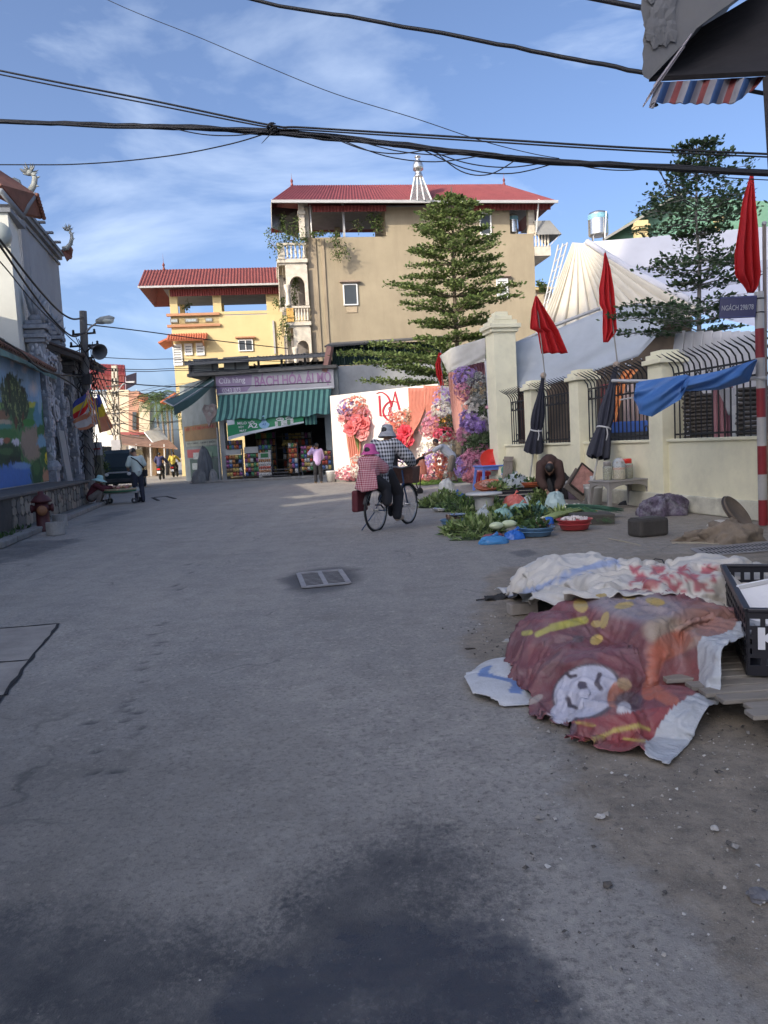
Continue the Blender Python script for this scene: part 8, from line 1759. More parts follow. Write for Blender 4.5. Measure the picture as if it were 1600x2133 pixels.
for q in ((1205,1556,1280,1522,4),(1280,1522,1330,1512,5),(1330,1512,1352,1520,3),(1300,1540,1345,1545,3),(1200,1505,1240,1512,2),(1208,1550,1190,1560,3)):lay((186,164,70),seg(*q))
lay((140,122,122),.20+0*x);lay((176,180,184),(TT<.10+.03*np.sin(SS*9))*1.)
setcol(to_,C_.reshape(-1,3))
# ---- white sacks and sheets behind it
def hback(X,Y):
    h=hpile(X,Y);h=np.maximum(h,lump(X,Y,1.42,5.75,.50,.62,.40));h=np.maximum(h,lump(X,Y,1.85,5.55,.45,.5,.36));h=np.maximum(h,lump(X,Y,2.2,5.2,.5,.5,.42));h=np.maximum(h,lump(X,Y,1.25,5.1,.35,.4,.30));h=np.maximum(h,rbox(X,Y,1.7,4.9,.5,.3,.2,.38,.08));return h
ws=thing('white_sheeting','dirty white sack sheeting with faded red print piled behind the printed tarpaulin','sheeting',(1.6,5.4,0))
X2,S2,T2=drape_sim((1.02,4.24),(1,.12),(-.12,1),-.05,1.75,0,2.1,.021,lambda X,Y:hback(X,Y)+.03*(hback(X,Y)>.02),.12,.84,120,5,9,wr=.025)
X2=wrinkle(X2,S2,T2,.04,2.4,31);o=gridobj('sheet',X2,mat('sheet_print',(1,1,1),.55,.12,9,.2,70,attr='Col',dirt=.38,dcol=(.32,.29,.25),dscale=4),ws,sub=1)
cols=[]
for p,s_,t_ in zip(X2.reshape(-1,3),S2.ravel(),T2.ravel()):
    x,y=ppx(V(p));c_=np.array(s2l(200,195,186));n1=fbm(s_,t_,3,3,5)
    if 1310<x<1490 and 1180<y<1232 and (int((x-1310+.5*(y-1180))/26)+int((y-1180)/17)) % 2==0:c_=np.array(s2l(172,92,100))
    if abs((x-1190)*.35+(y-1200)-18*n1)<7 and x<1290:c_=np.array(s2l(150,162,190))
    if n1>.22:c_=c_*.75+np.array(s2l(150,135,110))*.25
    cols.append(c_)
setcol(o,cols)
sk1=thing('white_sack','lumpy white woven sack at the back left of the tarpaulin heap','sack',(1.35,6.2,0))
def hs2(X,Y):return np.maximum(lump(X,Y,1.38,6.2,.36,.40,.34),lump(X,Y,1.55,6.45,.3,.3,.30))
X3,S3,T3=drape_sim((.95,5.75),(1,.1),(-.1,1),0,1.05,0,1.1,.022,hs2,.10,.82,100,5,11,wr=.03);X3=wrinkle(X3,S3,T3,.04,2.6,41);gridobj('sheet',X3,mat('woven_white',(.55,.55,.54),.6,.15,8,.25,80,dirt=.4,dcol=(.30,.26,.21),dscale=4),sk1)
sk2=thing('flat_white_sack','flat white sack with a blue mark lying left of the printed tarpaulin','sack',(.52,4.1,0))
def hs3(X,Y):return np.maximum(lump(X,Y,.55,4.12,.20,.30,.05),lump(X,Y,.66,4.3,.2,.25,.08))
X4,S4,T4=drape_sim((.42,3.78),(1,.05),(-.05,1),0,.42,0,.72,.016,hs3,.06,.93,80,5,13,wr=.012)
keep=((S4-.21)/.23)**2+((T4-.36)/.38)**2<1.05+.12*np.sin(np.arctan2(T4-.36,S4-.21)*7)
o=gridobj('sheet',X4,mat('sack_print',(1,1,1),.6,.15,9,.25,80,attr='Col',dirt=.3,dscale=6),sk2,keep=keep)
setcol(o,[np.array(s2l(196,198,200)) if abs((s_-.2)+.35*(t_-.25)+.04*math.sin(t_*20))>.035 or t_>.5 or t_<.1 else np.array(s2l(110,135,180)) for s_,t_ in zip(S4.ravel(),T4.ravel())])
# ---- brick, rag, wire
hb_=thing('hollow_brick','grey ribbed hollow brick half under the white sacks','brick',G(1075,1282));MB().box((.06,.06,.045),(.22,.11,.085),rz=.25).build('block',mat('brick_grey',(.33,.30,.27),.9,.2,9),hb_,bevel=.006)
for k in range(5):MB().box((-.035+k*.045,.06-.062+k*.011,.045),(.016,.012,.08),rz=.25).build('rib',MATS['brick_grey'],hb_)
rg_=thing('black_rag','black and yellow rag lying on the ground left of the sacks','rag',G(1065,1248));mb=MB();mb.grid(lambda u,v_:(-.22+u*.42,.12*v_-.05+.08*u,.01+.16*u*u*abs(math.sin(v_*3))+.02*math.sin(u*17+v_*9)),18,8)
for i in range(len(mb.f)):mb.m[i]=1 if (i % 18) in (12,13,14) and i//18>3 else 0
mb.build('cloth',[mat('rag_black',(.03,.03,.032),.8),mat('rag_yellow',(.42,.38,.12),.8)],rg_,smooth=True,solid=.006);MB().tube([(-.3,-.02,.012),(-.1,.02,.02),(.1,.1,.1)],.006,5).build('cord',MATS['rag_black'],rg_)
wi=thing('bent_wire','loop of dark wire sticking out of the white sheeting','wire',P(1380,1180,5.7));MB().tube([P(1350,1172,5.75),P(1365,1164,5.75),P(1380,1166,5.7),P(1388,1184,5.6)],.005,6).build('loop',M_IRON,wi,world=True,smooth=True);MB().ell(P(1388,1184,5.6),.008,6,4).build('tip',M_IRON,wi,world=True)
# ---- black crate on the pallet
fl,bl_=G(1556,1270,.47),G(1506,1178,.47);ax=(bl_-fl);ax.z=0;Lc=ax.length;a_=math.atan2(ax.y,ax.x);cr_=thing('plastic_crate','black plastic crate with white lettering standing on the pallet','crate',V((fl.x,fl.y,.148)),a_-math.pi/2);M_CR=mat('crate_plastic',(.010,.010,.016),.4,.15,5,.05,30);Wc=.62;Hc=.32
# local: x to the right along the front, y back along the left side
def crate_wall(name,p0,p1,holes,handle=None):
    """wall with rows of slots, built as rails and ribs between them"""
    p0,p1=V(p0),V(p1);d=(p1-p0);L_=d.length;u=d.normalized();n=V((-u.y,u.x,0));w_=MB()
    def bx(s0,s1,z0,z1,th=.012):
        c=p0+u*(s0+s1)/2;w_.box((0,0,0),(s1-s0,th,z1-z0),M=LOC((c.x,c.y,(z0+z1)/2)) @ RZ(math.atan2(u.y,u.x)))
    rows,cols=holes;zb,zt=.05,Hc-.04;bx(0,L_,0,zb,.016);bx(0,L_,zt,Hc,.02);rh=(zt-zb)/rows
    for r_ in range(1,rows):bx(0,L_,zb+rh*r_-.009,zb+rh*r_+.009)
    for k in range(cols+1):s_=L_*k/cols;bx(max(0,s_-.011),min(L_,s_+.011),zb,zt,.011)
    if handle:bx(handle[0],handle[1],zb+rh*handle[2],zb+rh*handle[3],.013)
    return w_.build(name,M_CR,cr_)
crate_wall('left_side',(0,0,0),(0,Lc,0),(5,14));crate_wall('front_side',(0,0,0),(Wc,0,0),(5,9),(.02,Wc-.02,1,4));crate_wall('back_side',(0,Lc,0),(Wc,Lc,0),(4,11),(.2,.42,1,3));crate_wall('right_side',(Wc,0,0),(Wc,Lc,0),(5,14))
MB().box((Wc/2,Lc/2,.006),(Wc,Lc,.012)).build('bottom',M_CR,cr_)
for p0,p1 in (((0,0),(0,Lc)),((0,0),(Wc,0)),((0,Lc),(Wc,Lc)),((Wc,0),(Wc,Lc))):MB().bar((p0[0],p0[1],Hc),(p1[0],p1[1],Hc),.035,.022).build('rim',M_CR,cr_,bevel=.006)
lettering('lettering','KC',mat('crate_letters',(.62,.63,.66),.5),cr_,LOC((.045,-.014,.13)) @ RX,width=.26,height=.11,bold=.03,extrude=.003)
wb_=thing('white_foam_board','white foam board leaning inside the black crate','board',WM[cr_] @ V((.3,.3,.02)),a_-math.pi/2);MB().box((.02,.05,.2),(.42,.03,.52),M=Matrix.Rotation(rad(-32),4,'X') @ Matrix.Rotation(rad(-14),4,'Y')).build('panel',mat('foam_white',(.66,.67,.70),.6,.05),wb_,bevel=.004);MB().box((.02,.032,.44),(.40,.004,.02),M=Matrix.Rotation(rad(-32),4,'X') @ Matrix.Rotation(rad(-14),4,'Y')).build('edge_tape',M_GUT,wb_)
gn=thing('green_net','green net cloth behind the black crate at the right edge','net',WM[cr_] @ V((.45,Lc+.3,.3)));MB().grid(lambda u,v_:WM[cr_] @ V((.35+u*.6,Lc+.15+.3*v_,.32+.12*u-.1*v_+.02*math.sin(u*11+v_*7))),16,8).build('cloth',mat('net_green',(.03,.22,.14),.7),gn,world=True,smooth=True,solid=.006)
# ------------------------------------------------------------------ people: one continuous skin per body, clothes as shells over it
SKIN=mat('skin',(.36,.20,.13),.55,.1,8,.05,60);SKIND=mat('skin_dark',(.24,.13,.085),.55,.1,8,.05,60);HAIR=mat('hair_black',(.012,.011,.011),.5,.3,20,.3,80);EYE=mat('eye_dark',(.01,.008,.008),.3);LIP=mat('lip',(.30,.11,.09),.5)
def caps(mb,a,b,ra,rb,n=10):
    """tapered capsule"""
    a,b=V(a),V(b);t=(b-a);L_=t.length;t=t.normalized() if L_>1e-6 else V((0,0,1));pts=[];rs=[]
    for q in (-90,-60,-30,0):pts.append(a+t*ra*math.sin(rad(q)));rs.append(max(.001,ra*math.cos(rad(q))))
    for q in (0,30,60,90):pts.append(b+t*rb*math.sin(rad(q)));rs.append(max(.001,rb*math.cos(rad(q))))
    mb.tube(pts,rs,n)
def fuse(name,mb,m,parent,vox,sm=4):
    o=mb.build(name,m,parent,smooth=True);md=o.modifiers.new('r','REMESH');md.mode='VOXEL';md.voxel_size=vox;md.use_smooth_shade=True
    md=o.modifiers.new('s','SMOOTH');md.iterations=sm;md.factor=.5;bpy.context.view_layer.update();return bake(o)
def hand(mb,wrist,d,nrm,side,curl=.5,s=1.):
    """palm, four bent fingers of unequal length and a thumb from the side of the palm"""
    d=V(d).normalized();nrm=V(nrm);nrm=(nrm-d*nrm.dot(d)).normalized();sd=d.cross(nrm)*side;w_=V(wrist)
    for k in range(4):caps(mb,w_+d*.01+sd*(k-1.5)*.012*s,w_+d*.085*s+sd*(k-1.5)*.019*s,.014*s,.012*s,7)
    for k,L_ in enumerate((.068,.078,.072,.055)):
        p=w_+d*.085*s+sd*(k-1.5)*.02*s;d1=(d*math.cos(curl)+nrm*math.sin(curl));d2=(d*math.cos(curl*2.2)+nrm*math.sin(curl*2.2));q=p+d1*L_*.5*s;caps(mb,p,q,.0095*s,.009*s,7);caps(mb,q,q+d2*L_*.5*s,.009*s,.0075*s,7)
    p=w_+d*.03*s-sd*.03*s;q=p+(d*.6-sd*.7+nrm*.3).normalized()*.04*s;caps(mb,p,q,.012*s,.0105*s,7);caps(mb,q,q+(d*.9-sd*.2+nrm*.4).normalized()*.03*s,.0105*s,.008*s,7)
def person(label,loc,rz,J,top,bottom,sleeve=1.,legs=1.,skin=SKIN,hair='short',shoe=None,face=(0,1,0),hands=True,child=1.,loose=1.,group=None,skirt=0.):
    """J: joints in local metres (x right, y the way the person faces, z up)"""
    o=thing('person',label,'person',loc,rz);J={k:V(v_)*child for k,v_ in J.items()};c=child
    hf=V(face).normalized();H=J['head'];up=(H-J['neck']);up=(up-hf*up.dot(hf)).normalized();hx=hf.cross(up).normalized();MH=Matrix((hx,hf,up)).transposed().to_4x4();MH.translation=H
    mb=MB();mid=J['pelvis'].lerp(J['chest'],.5)
    caps(mb,J['pelvis'],mid,.125*c,.115*c);caps(mb,mid,J['chest'],.115*c,.13*c)
    for s_ in 'LR':
        sh,el,ha,hp,kn,an,to=(J[k+s_] for k in ('sh','el','ha','hip','kn','an','to'))
        caps(mb,J['chest']+V((0,0,.02)),sh,.10*c,.055*c);caps(mb,sh,el,.05*c,.04*c);caps(mb,el,ha,.039*c,.026*c);caps(mb,J['pelvis'],hp,.11*c,.09*c);caps(mb,hp,kn,.085*c,.056*c);caps(mb,kn,kn.lerp(an,.35),.054*c,.056*c);caps(mb,kn.lerp(an,.35),an,.055*c,.036*c);caps(mb,an+V((0,0,-.03*c)),to,.042*c,.032*c)
        if hands:hand(mb,ha,(ha-el),J.get('pn'+s_,V((0,0,-1)))/max(c,.1),1 if s_=='L' else-1,J.get('curl',V((.5,0,0))).x/c,c)
    caps(mb,J['chest'],J['neck'],.075*c,.052*c);caps(mb,J['neck'],H-up*.05*c,.05*c,.048*c)
    mb.ell((0,.0,.015*c),(.074*c,.092*c,.105*c),14,10,M=None) if False else mb.add([MH @ (p*c) for p in HEADV],HEADF)
    body=fuse('body',mb,skin,o,.0105*max(.8,c),3)
    for s_ in (-1,1):MB().ell(MH @ V((s_*.031*c,.083*c,.012*c)),(.012*c,.008*c,.007*c),8,5).build('eye',EYE,body,smooth=True)
    MB().ell(MH @ V((0,.088*c,-.052*c)),(.024*c,.008*c,.007*c),8,5).build('mouth',LIP,body,smooth=True)
    # shirt
    g=.022*loose;mb=MB();caps(mb,J['pelvis']+V((0,0,.0))-(J['chest']-J['pelvis'])*skirt,mid,(.14+g*.5)*c,(.125+g)*c);caps(mb,mid,J['chest'],(.125+g)*c,(.135+g)*c);caps(mb,J['chest'],J['chest'].lerp(J['neck'],.75),(.11+g*.4)*c,.06*c)
    for s_ in 'LR':
        sh,el,ha=J['sh'+s_],J['el'+s_],J['ha'+s_];caps(mb,J['chest']+V((0,0,.02)),sh,(.11+g*.6)*c,(.062+g*.5)*c)
        if sleeve<=.5:caps(mb,sh,sh.lerp(el,sleeve*2),(.06+g*.6)*c,(.056+g)*c)
        else:caps(mb,sh,el,(.06+g*.6)*c,(.052+g)*c);caps(mb,el,el.lerp(ha,(sleeve-.5)*2*.97),(.052+g)*c,(.038+g)*c)
    fuse('shirt',mb,top,o,.014*max(.8,c),4)
    mb=MB();caps(mb,J['pelvis']+V((0,0,-.01)),mid,.143*c,.128*c)
    for s_ in 'LR':
        hp,kn,an=J['hip'+s_],J['kn'+s_],J['an'+s_];caps(mb,J['pelvis'],hp,.128*c,(.10+g*.4)*c)
        if legs<=.5:caps(mb,hp,hp.lerp(kn,min(1,legs*2)),(.095+g*.5)*c,(.07+g*1.3)*c)
        else:caps(mb,hp,kn,(.095+g*.5)*c,(.064+g*.6)*c);caps(mb,kn,kn.lerp(an,(legs-.5)*2),(.064+g*.6)*c,(.046+g*.6)*c)
    fuse('trousers',mb,bottom,o,.014*max(.8,c),4)
    if shoe:
        for s_ in 'LR':e=MB();caps(e,J['an'+s_]+V((0,0,-.04*c)),J['to'+s_],.05*c,.042*c,10);e.build('shoe',shoe,o,smooth=True)
    if hair:
        e=MB();e.ell((0,0,0),(.083*c,.103*c,.118*c),18,12);vv=[]
        for p in e.v:
            p=V(p);q=p.copy()
            if p.y>.02*c and p.z<.055*c:q=V((p.x*.86,p.y*.72,max(p.z,-.02*c)))
            if hair=='short' and p.z<-.05*c:q.z=-.05*c
            vv.append(MH @ (q+V((0,-.012*c,.02*c))))
        e.v=[tuple(p) for p in vv];e.build('hair',HAIR,o,smooth=True)
    o['_']=0;del o['_'];return o,MH,J
_h=MB();_h.ell((0,0,.012),(.074,.092,.108),16,12);_h.ell((0,.028,-.055),(.052,.055,.055),12,8);_h.ell((0,.098,-.012),(.013,.018,.022),8,6);_h.ell((.076,-.008,-.005),(.012,.022,.032),8,6);_h.ell((-.076,-.008,-.005),(.012,.022,.032),8,6);HEADV=[V(p) for p in _h.v];HEADF=_h.f
def stand(h=1.62,lean=0.,**kw):
    s=h/1.62;J=dict(pelvis=(0,0,.90),chest=(0,lean*.28,1.22),neck=(0,lean*.42,1.38),head=(0,lean*.55+.02,1.50),shL=(-.165,lean*.36,1.33),shR=(.165,lean*.36,1.33),elL=(-.22,lean*.3+.02,1.06),elR=(.22,lean*.3+.02,1.06),haL=(-.21,lean*.3+.14,.86),haR=(.21,lean*.3+.14,.86),hipL=(-.085,0,.84),hipR=(.085,0,.84),knL=(-.10,.02,.47),knR=(.10,.02,.47),anL=(-.11,-.02,.09),anR=(.11,-.02,.09),toL=(-.13,.13,.04),toR=(.13,.13,.04));J.update(kw);return {k:tuple(q*s for q in v_) if k not in ('curl','pnL','pnR') else v_ for k,v_ in J.items()}
def check(name,c1,c2,scale,c3=None):
    """woven check: two sets of crossing bands"""
    if name in MATS:return MATS[name]
    m=mat(name,c1,.85,.1,5,.1,60);t=m.node_tree;N=t.nodes;L=t.links;b=N['Principled BSDF'];tc=N.new('ShaderNodeTexCoord');sp=N.new('ShaderNodeSeparateXYZ');L.new(tc.outputs['Object'],sp.inputs[0])
    def band(ax,off):
        a=N.new('ShaderNodeMath');a.operation='MULTIPLY_ADD';a.inputs[1].default_value=scale;a.inputs[2].default_value=off;L.new(ax,a.inputs[0]);f=N.new('ShaderNodeMath');f.operation='FRACT';L.new(a.outputs[0],f.inputs[0]);g=N.new('ShaderNodeMath');g.operation='GREATER_THAN';g.inputs[1].default_value=.5;L.new(f.outputs[0],g.inputs[0]);return g.outputs[0]
    ad=N.new('ShaderNodeMath');ad.operation='ADD';L.new(sp.outputs[0],ad.inputs[0]);L.new(sp.outputs[1],ad.inputs[1])
    s_=N.new('ShaderNodeMath');s_.operation='ADD';L.new(band(ad.outputs[0],.1),s_.inputs[0]);L.new(band(sp.outputs[2],.3),s_.inputs[1]);h=N.new('ShaderNodeMath');h.operation='MULTIPLY';h.inputs[1].default_value=.5;L.new(s_.outputs[0],h.inputs[0])
    mx=N.new('ShaderNodeMixRGB');mx.inputs['Color1'].default_value=(*c1,1);mx.inputs['Color2'].default_value=(*c2,1);L.new(h.outputs[0],mx.inputs['Fac']);L.new(mx.outputs[0],b.inputs['Base Color']);return m
def bucket_hat(o,MH,m,brim=.15,droop=.07,c=1.,name='hat'):
    e=MB();e.lathe([(.001,.145),(.06,.142),(.088,.12),(.1,.05),(.105,.03),(brim,.03-droop),(brim,.022-droop),(.10,.02)],n=24,M=MH @ Matrix.Scale(c,4),cap=False,wob=lambda a,i:1+.04*math.sin(a*3+1)*(i>4));return e.build(name,m,o,smooth=True)
DK=mat('cloth_dark',(.018,.018,.022),.85,.2);NAVY=mat('cloth_navy',(.022,.027,.045),.85,.2)
# man with cap, back to the camera, at the cart
o,MH,J=person('man in pale shirt and cap standing at the meat cart with a sling bag',G(291,1047),rad(38),stand(1.68,.12,head=(-.02,.15,1.49),elR=(.26,.06,1.08),haR=(.20,.26,1.0),elL=(-.24,.1,1.07),haL=(-.16,.30,1.02)),mat('shirt_mint',(.50,.58,.54),.85,.08),NAVY,sleeve=.4,face=(-.1,.8,-.5),shoe=DK,loose=1.3)
cp_=MB().lathe([(.001,.135),(.06,.128),(.088,.09),(.096,.03),(.094,.02)],n=18,M=MH,cap=False).build('cap',mat('cap_beige',(.42,.38,.34),.8),o,smooth=True);MB().grid(lambda u,v_:MH @ V(((u-.5)*.16,.07+.10*v_*math.sin(math.pi*(.15+.7*u)),.045-.03*v_)),8,4).build('peak',MATS['cap_beige'],cp_,smooth=True,solid=.006)
bg_=MB().tube([(-.17,-.02,1.40),(-.02,-.13,1.28),(.14,-.14,1.08),(.23,-.05,.92),(.16,.12,1.0),(-.05,.2,1.25),(-.17,.06,1.42)],.022,6,flat=.4).build('bag_strap',DK,o,smooth=True);MB().box((.22,-.08,.90),(.10,.16,.20)).build('sling_bag',DK,o,bevel=.02)
# vendor squatting at the wall with a pale hat
SQ=dict(pelvis=(0,-.1,.26),chest=(0,.06,.52),neck=(0,.12,.66),head=(0,.18,.77),shL=(-.16,.08,.62),shR=(.16,.08,.62),elL=(-.20,.28,.50),elR=(.20,.28,.50),haL=(-.12,.48,.50),haR=(.10,.50,.52),hipL=(-.09,-.08,.24),hipR=(.09,-.08,.24),knL=(-.14,.24,.46),knR=(.14,.24,.46),anL=(-.12,.10,.09),anR=(.12,.10,.09),toL=(-.13,.26,.04),toR=(.13,.26,.04))
o,MH,J=person('vendor in maroon jacket and pale turquoise hat squatting beside the cart',G(199,1053),rad(-80),SQ,mat('jacket_maroon',(.10,.018,.026),.85,.15),mat('trousers_grey',(.20,.17,.15),.85,.15),face=(.1,1,-.25),shoe=DK,loose=1.6)
bucket_hat(o,MH,mat('hat_turquoise',(.42,.66,.64),.8,.08),.225,.06);MB().ell(MH @ V((0,.07,-.045)),(.06,.045,.04),12,8).build('face_mask',M_WHITE,o,smooth=True)
# woman in lilac at the shop
o,MH,J=person('woman in lilac shirt holding a hand to her ear before the shop',G(664,1006),rad(12),stand(1.58,.18,elL=(-.30,.10,1.22),haL=(-.13,.10,1.44),elR=(.23,.12,1.06),haR=(.15,.22,.95),pnL=(1,0,0)),mat('shirt_lilac',(.46,.34,.56),.8,.1),DK,sleeve=.9,face=(-.3,1,-.1),loose=1.5,shoe=mat('sandal_tan',(.25,.18,.12),.8),skirt=.15)
o_=thing('mobile_phone','small phone held to the ear of the woman in lilac','phone',WM[o] @ V((-.10,.12,1.50)));MB().box((0,0,0),(.012,.07,.13)).build('body',DK,o_,bevel=.004);MB().box((-.007,0,0),(.002,.06,.11)).build('screen',M_GLASS,o_)
bu=bucket('white bucket with a board on top beside the wedding backdrop',G(690,1004),.20,.44,M_TINW,M_TINW)
# man in shorts by the flowers, leaning to the pushchair
BEND=stand(1.64,0,pelvis=(0,-.06,.88),chest=(0,.20,1.14),neck=(0,.34,1.26),head=(0,.45,1.34),shL=(-.16,.28,1.22),shR=(.16,.28,1.22),elL=(-.16,.52,1.08),elR=(.16,.52,1.10),haL=(-.10,.76,.98),haR=(.06,.76,1.0),hipL=(-.09,-.06,.82),hipR=(.09,-.06,.82),knL=(-.10,.03,.46),knR=(.11,-.08,.46),anL=(-.1,.02,.09),anR=(.12,-.18,.09),toL=(-.11,.17,.04),toR=(.13,-.04,.04))
pm=G(940,1006);o,MH,J=person('man in grey shirt and brown shorts leaning towards the pushchair',pm,rad(84),BEND,mat('shirt_grey',(.40,.42,.46),.85,.1),mat('shorts_brown',(.20,.165,.13),.85,.12),sleeve=.45,legs=.5,skin=SKIND,face=(0,1,-.45),shoe=mat('sandal_dark',(.05,.04,.035),.8))
# pushchair
pc=thing('pushchair','folded black pushchair tilted between the cyclist and the man in shorts','pushchair',P(873,1032,21));d=21.;q=lambda x,y,dd=0.:P(x,y,d+dd);M_PC=mat('pushchair_black',(.014,.013,.015),.7,.2)
MB().grid(lambda u,v_:q(838+u*46,1000-u*50-12*math.sin(u*3.1)+v_*(14-6*u),-.15+.3*v_)+V((0,-.12*math.sin(math.pi*v_),0)),14,6).build('seat_fabric',M_PC,pc,world=True,smooth=True,solid=.03)
for a in ([(884,944,0),(872,985,0),(852,1005,0),(846,1004,.2)],[(862,985,0),(868,1010,0),(874,1028,0)],[(848,1006,0),(862,1014,0),(876,1026,0)],[(884,944,.25),(876,1000,.25),(874,1028,.25)]):MB().tube([q(*z) for z in a],.016,6).build('frame_tube',M_IRON,pc,world=True,smooth=True)
for dd in (-.02,.27):MB().lathe([(.03,-.02),(.09,-.02),(.10,0),(.09,.02),(.03,.02)],n=16,M=LOC(q(875,1023,dd)) @ RZ(.5) @ Matrix.Rotation(math.pi/2,4,'X')).build('wheel',M_PC,pc,world=True,smooth=True)
plastic_bag('orange carrier bag hanging from the pushchair handle',q(879,988,-.1),(.13,.10,.42),clear('bag_orange',(.70,.25,.15),.3),51,group=None)
# man in dark shirt behind the cyclist
o,MH,J=person('man in dark shirt standing behind the cyclist facing right',P(818,1035,16.6)-V((0,0,P(818,1035,16.6).z)),rad(-52),stand(1.62,.05,elL=(-.2,.12,1.08),haL=(-.12,.3,1.0),elR=(.2,.12,1.08),haR=(.12,.3,1.0)),DK,NAVY,sleeve=.45,skin=SKIND,face=(0,1,-.25),shoe=DK)
# vendor bending over the vegetables
VB=dict(pelvis=(0,-.22,.70),chest=(0,.12,.86),neck=(0,.30,.84),head=(.02,.42,.75),shL=(-.17,.18,.84),shR=(.17,.18,.84),elL=(-.19,.28,.55),elR=(.19,.30,.55),haL=(-.10,.40,.34),haR=(.09,.42,.36),hipL=(-.10,-.22,.66),hipR=(.10,-.22,.66),knL=(-.15,.02,.42),knR=(.15,.02,.42),anL=(-.14,-.10,.09),anR=(.14,-.10,.09),toL=(-.15,.06,.04),toR=(.15,.06,.04),curl=(.9,0,0))
vp=P(1146,1050,14.8);vp.z=0;o,MH,J=person('vendor in dark brown jacket bending over bags at the vegetable stall',vp,rad(172),VB,mat('jacket_brown',(.055,.028,.022),.85,.2),DK,sleeve=.82,face=(.1,.25,-1),hair='long',loose=1.9,shoe=DK)
# ---- bicycle with rider and child
rw,fw2=G(785,1106),G(851,1090);hd=(fw2-rw);hd.z=0;wbL=hd.length;ba=math.atan2(hd.y,hd.x);bk_=thing('bicycle','black bicycle with front basket carrying a woman and child','bicycle',rw,ba-math.pi/2);M_TY=mat('tyre',(.018,.018,.018),.8);M_CHR=mat('bike_chrome',(.45,.45,.45),.3,.1,metal=.8);M_FR=mat('bike_frame',(.03,.07,.16),.4,.15);WR=.335;wbL=1.10
def wheel(y):
    w_=MB().tube([(0,y+math.cos(a)*WR,WR+math.sin(a)*WR) for a in np.linspace(0,6.2832,37)],.019,8).build('wheel',M_TY,bk_,smooth=True);MB().tube([(0,y+math.cos(a)*(WR-.025),WR+math.sin(a)*(WR-.025)) for a in np.linspace(0,6.2832,37)],.010,6).build('rim',M_CHR,w_,smooth=True)
    MB().tube([(-.04,y,WR),(.04,y,WR)],.022,8).build('hub',M_CHR,w_);e=MB()
    for k in range(18):a=2*math.pi*k/18;e.tube([((-1)**k*.025,y,WR),(0,y+math.cos(a)*(WR-.03),WR+math.sin(a)*(WR-.03))],.0022,3)
    tag(e.build('spokes',M_CHR,w_),kind='stuff');MB().grid(lambda u,v_:((v_-.5)*.05,y+math.cos(.3+u*2.5)*(WR+.03),WR+math.sin(.3+u*2.5)*(WR+.03)),16,2).build('mudguard',M_IRON,w_,solid=.004)
wheel(0);wheel(wbL)
for nm,pts,r_ in (('frame',[(0,.42,.28),(0,.30,.78)],.017),('frame',[(0,.42,.28),(0,.88,.42),(0,.95,.70)],.018),('frame',[(0,.42,.28),(0,0,WR)],.010),('frame',[(0,.32,.70),(0,0,WR)],.009),('fork',[(0,.95,.92),(0,1.0,.62),(0,wbL,WR)],.015),('handlebar',[(-.28,.74,1.02),(-.22,.90,1.0),(0,.94,.96),(.22,.90,1.0),(.28,.74,1.02)],.012),('rear_rack',[(-.06,-.30,.74),(-.06,.30,.74),(.06,.30,.74),(.06,-.30,.74)],.010),('kickstand',[(-.05,.05,.3),(-.22,-.1,.02)],.010)):MB().tube(pts,r_,7).build(nm,M_CHR if nm in ('handlebar','rear_rack') else M_FR,bk_,smooth=True)
MB().ell((0,.27,.84),(.09,.14,.035),12,7).build('saddle',M_IRON,bk_,smooth=True);MB().lathe([(.02,-.01),(.09,-.01),(.09,.01),(.02,.01)],n=18,M=LOC((.04,.42,.28)) @ Matrix.Rotation(math.pi/2,4,'Y')).build('chainring',M_IRON,bk_)
for s_ in (-1,1):MB().bar((s_*.06,.42,.28),(s_*.07,.42+s_*.12,.28-s_*.11),.018).box((s_*.12,.42+s_*.12,.28-s_*.11),(.10,.06,.02)).build('pedal',M_IRON,bk_)
bs_=MB();bs_.box((0,1.12,.82),(.34,.26,.26),top=1.12);bs_.build('basket',mat('basket_brown',(.12,.055,.04),.6,.3,30,.4,60),bk_,bevel=.015);MB().tube([(-.18,.98,.96),(-.18,1.27,.96),(.18,1.27,.96),(.18,.98,.96),(-.18,.98,.96)],.012,6).build('basket_rim',MATS['basket_brown'],bk_)
RID=dict(pelvis=(0,.24,.93),chest=(0,.38,1.26),neck=(0,.46,1.42),head=(0,.50,1.55),shL=(-.18,.40,1.38),shR=(.18,.40,1.38),elL=(-.30,.56,1.16),elR=(.32,.56,1.16),haL=(-.28,.76,1.06),haR=(.28,.76,1.06),hipL=(-.10,.28,.88),hipR=(.10,.28,.88),knL=(-.12,.62,.66),knR=(.12,.56,.56),anL=(-.12,.44,.48),anR=(.13,.46,.20),toL=(-.13,.58,.42),toR=(.14,.60,.16),curl=(1.1,0,0))
o,MH,J=person('woman cyclist in black and white checked shirt and gingham hat',rw,ba-math.pi/2,RID,check('check_black_white',(.02,.022,.03),(.60,.60,.62),16),DK,face=(.1,1,-.1),loose=2.4,shoe=mat('shoe_tan',(.36,.28,.22),.8),skirt=.3)
bucket_hat(o,MH,check('gingham_grey',(.05,.055,.07),(.62,.62,.64),46),.155,.09)
CH=dict(pelvis=(0,-.14,.86),chest=(0,-.12,1.06),neck=(0,-.10,1.15),head=(0,-.08,1.25),shL=(-.12,-.12,1.12),shR=(.12,-.12,1.12),elL=(-.17,.02,1.0),elR=(.17,.02,1.0),haL=(-.10,.12,.98),haR=(.10,.12,.98),hipL=(-.08,-.12,.82),hipR=(.08,-.12,.82),knL=(-.17,.06,.70),knR=(.17,.06,.70),anL=(-.20,.02,.46),anR=(.20,.02,.46),toL=(-.2,.12,.42),toR=(.2,.12,.42))
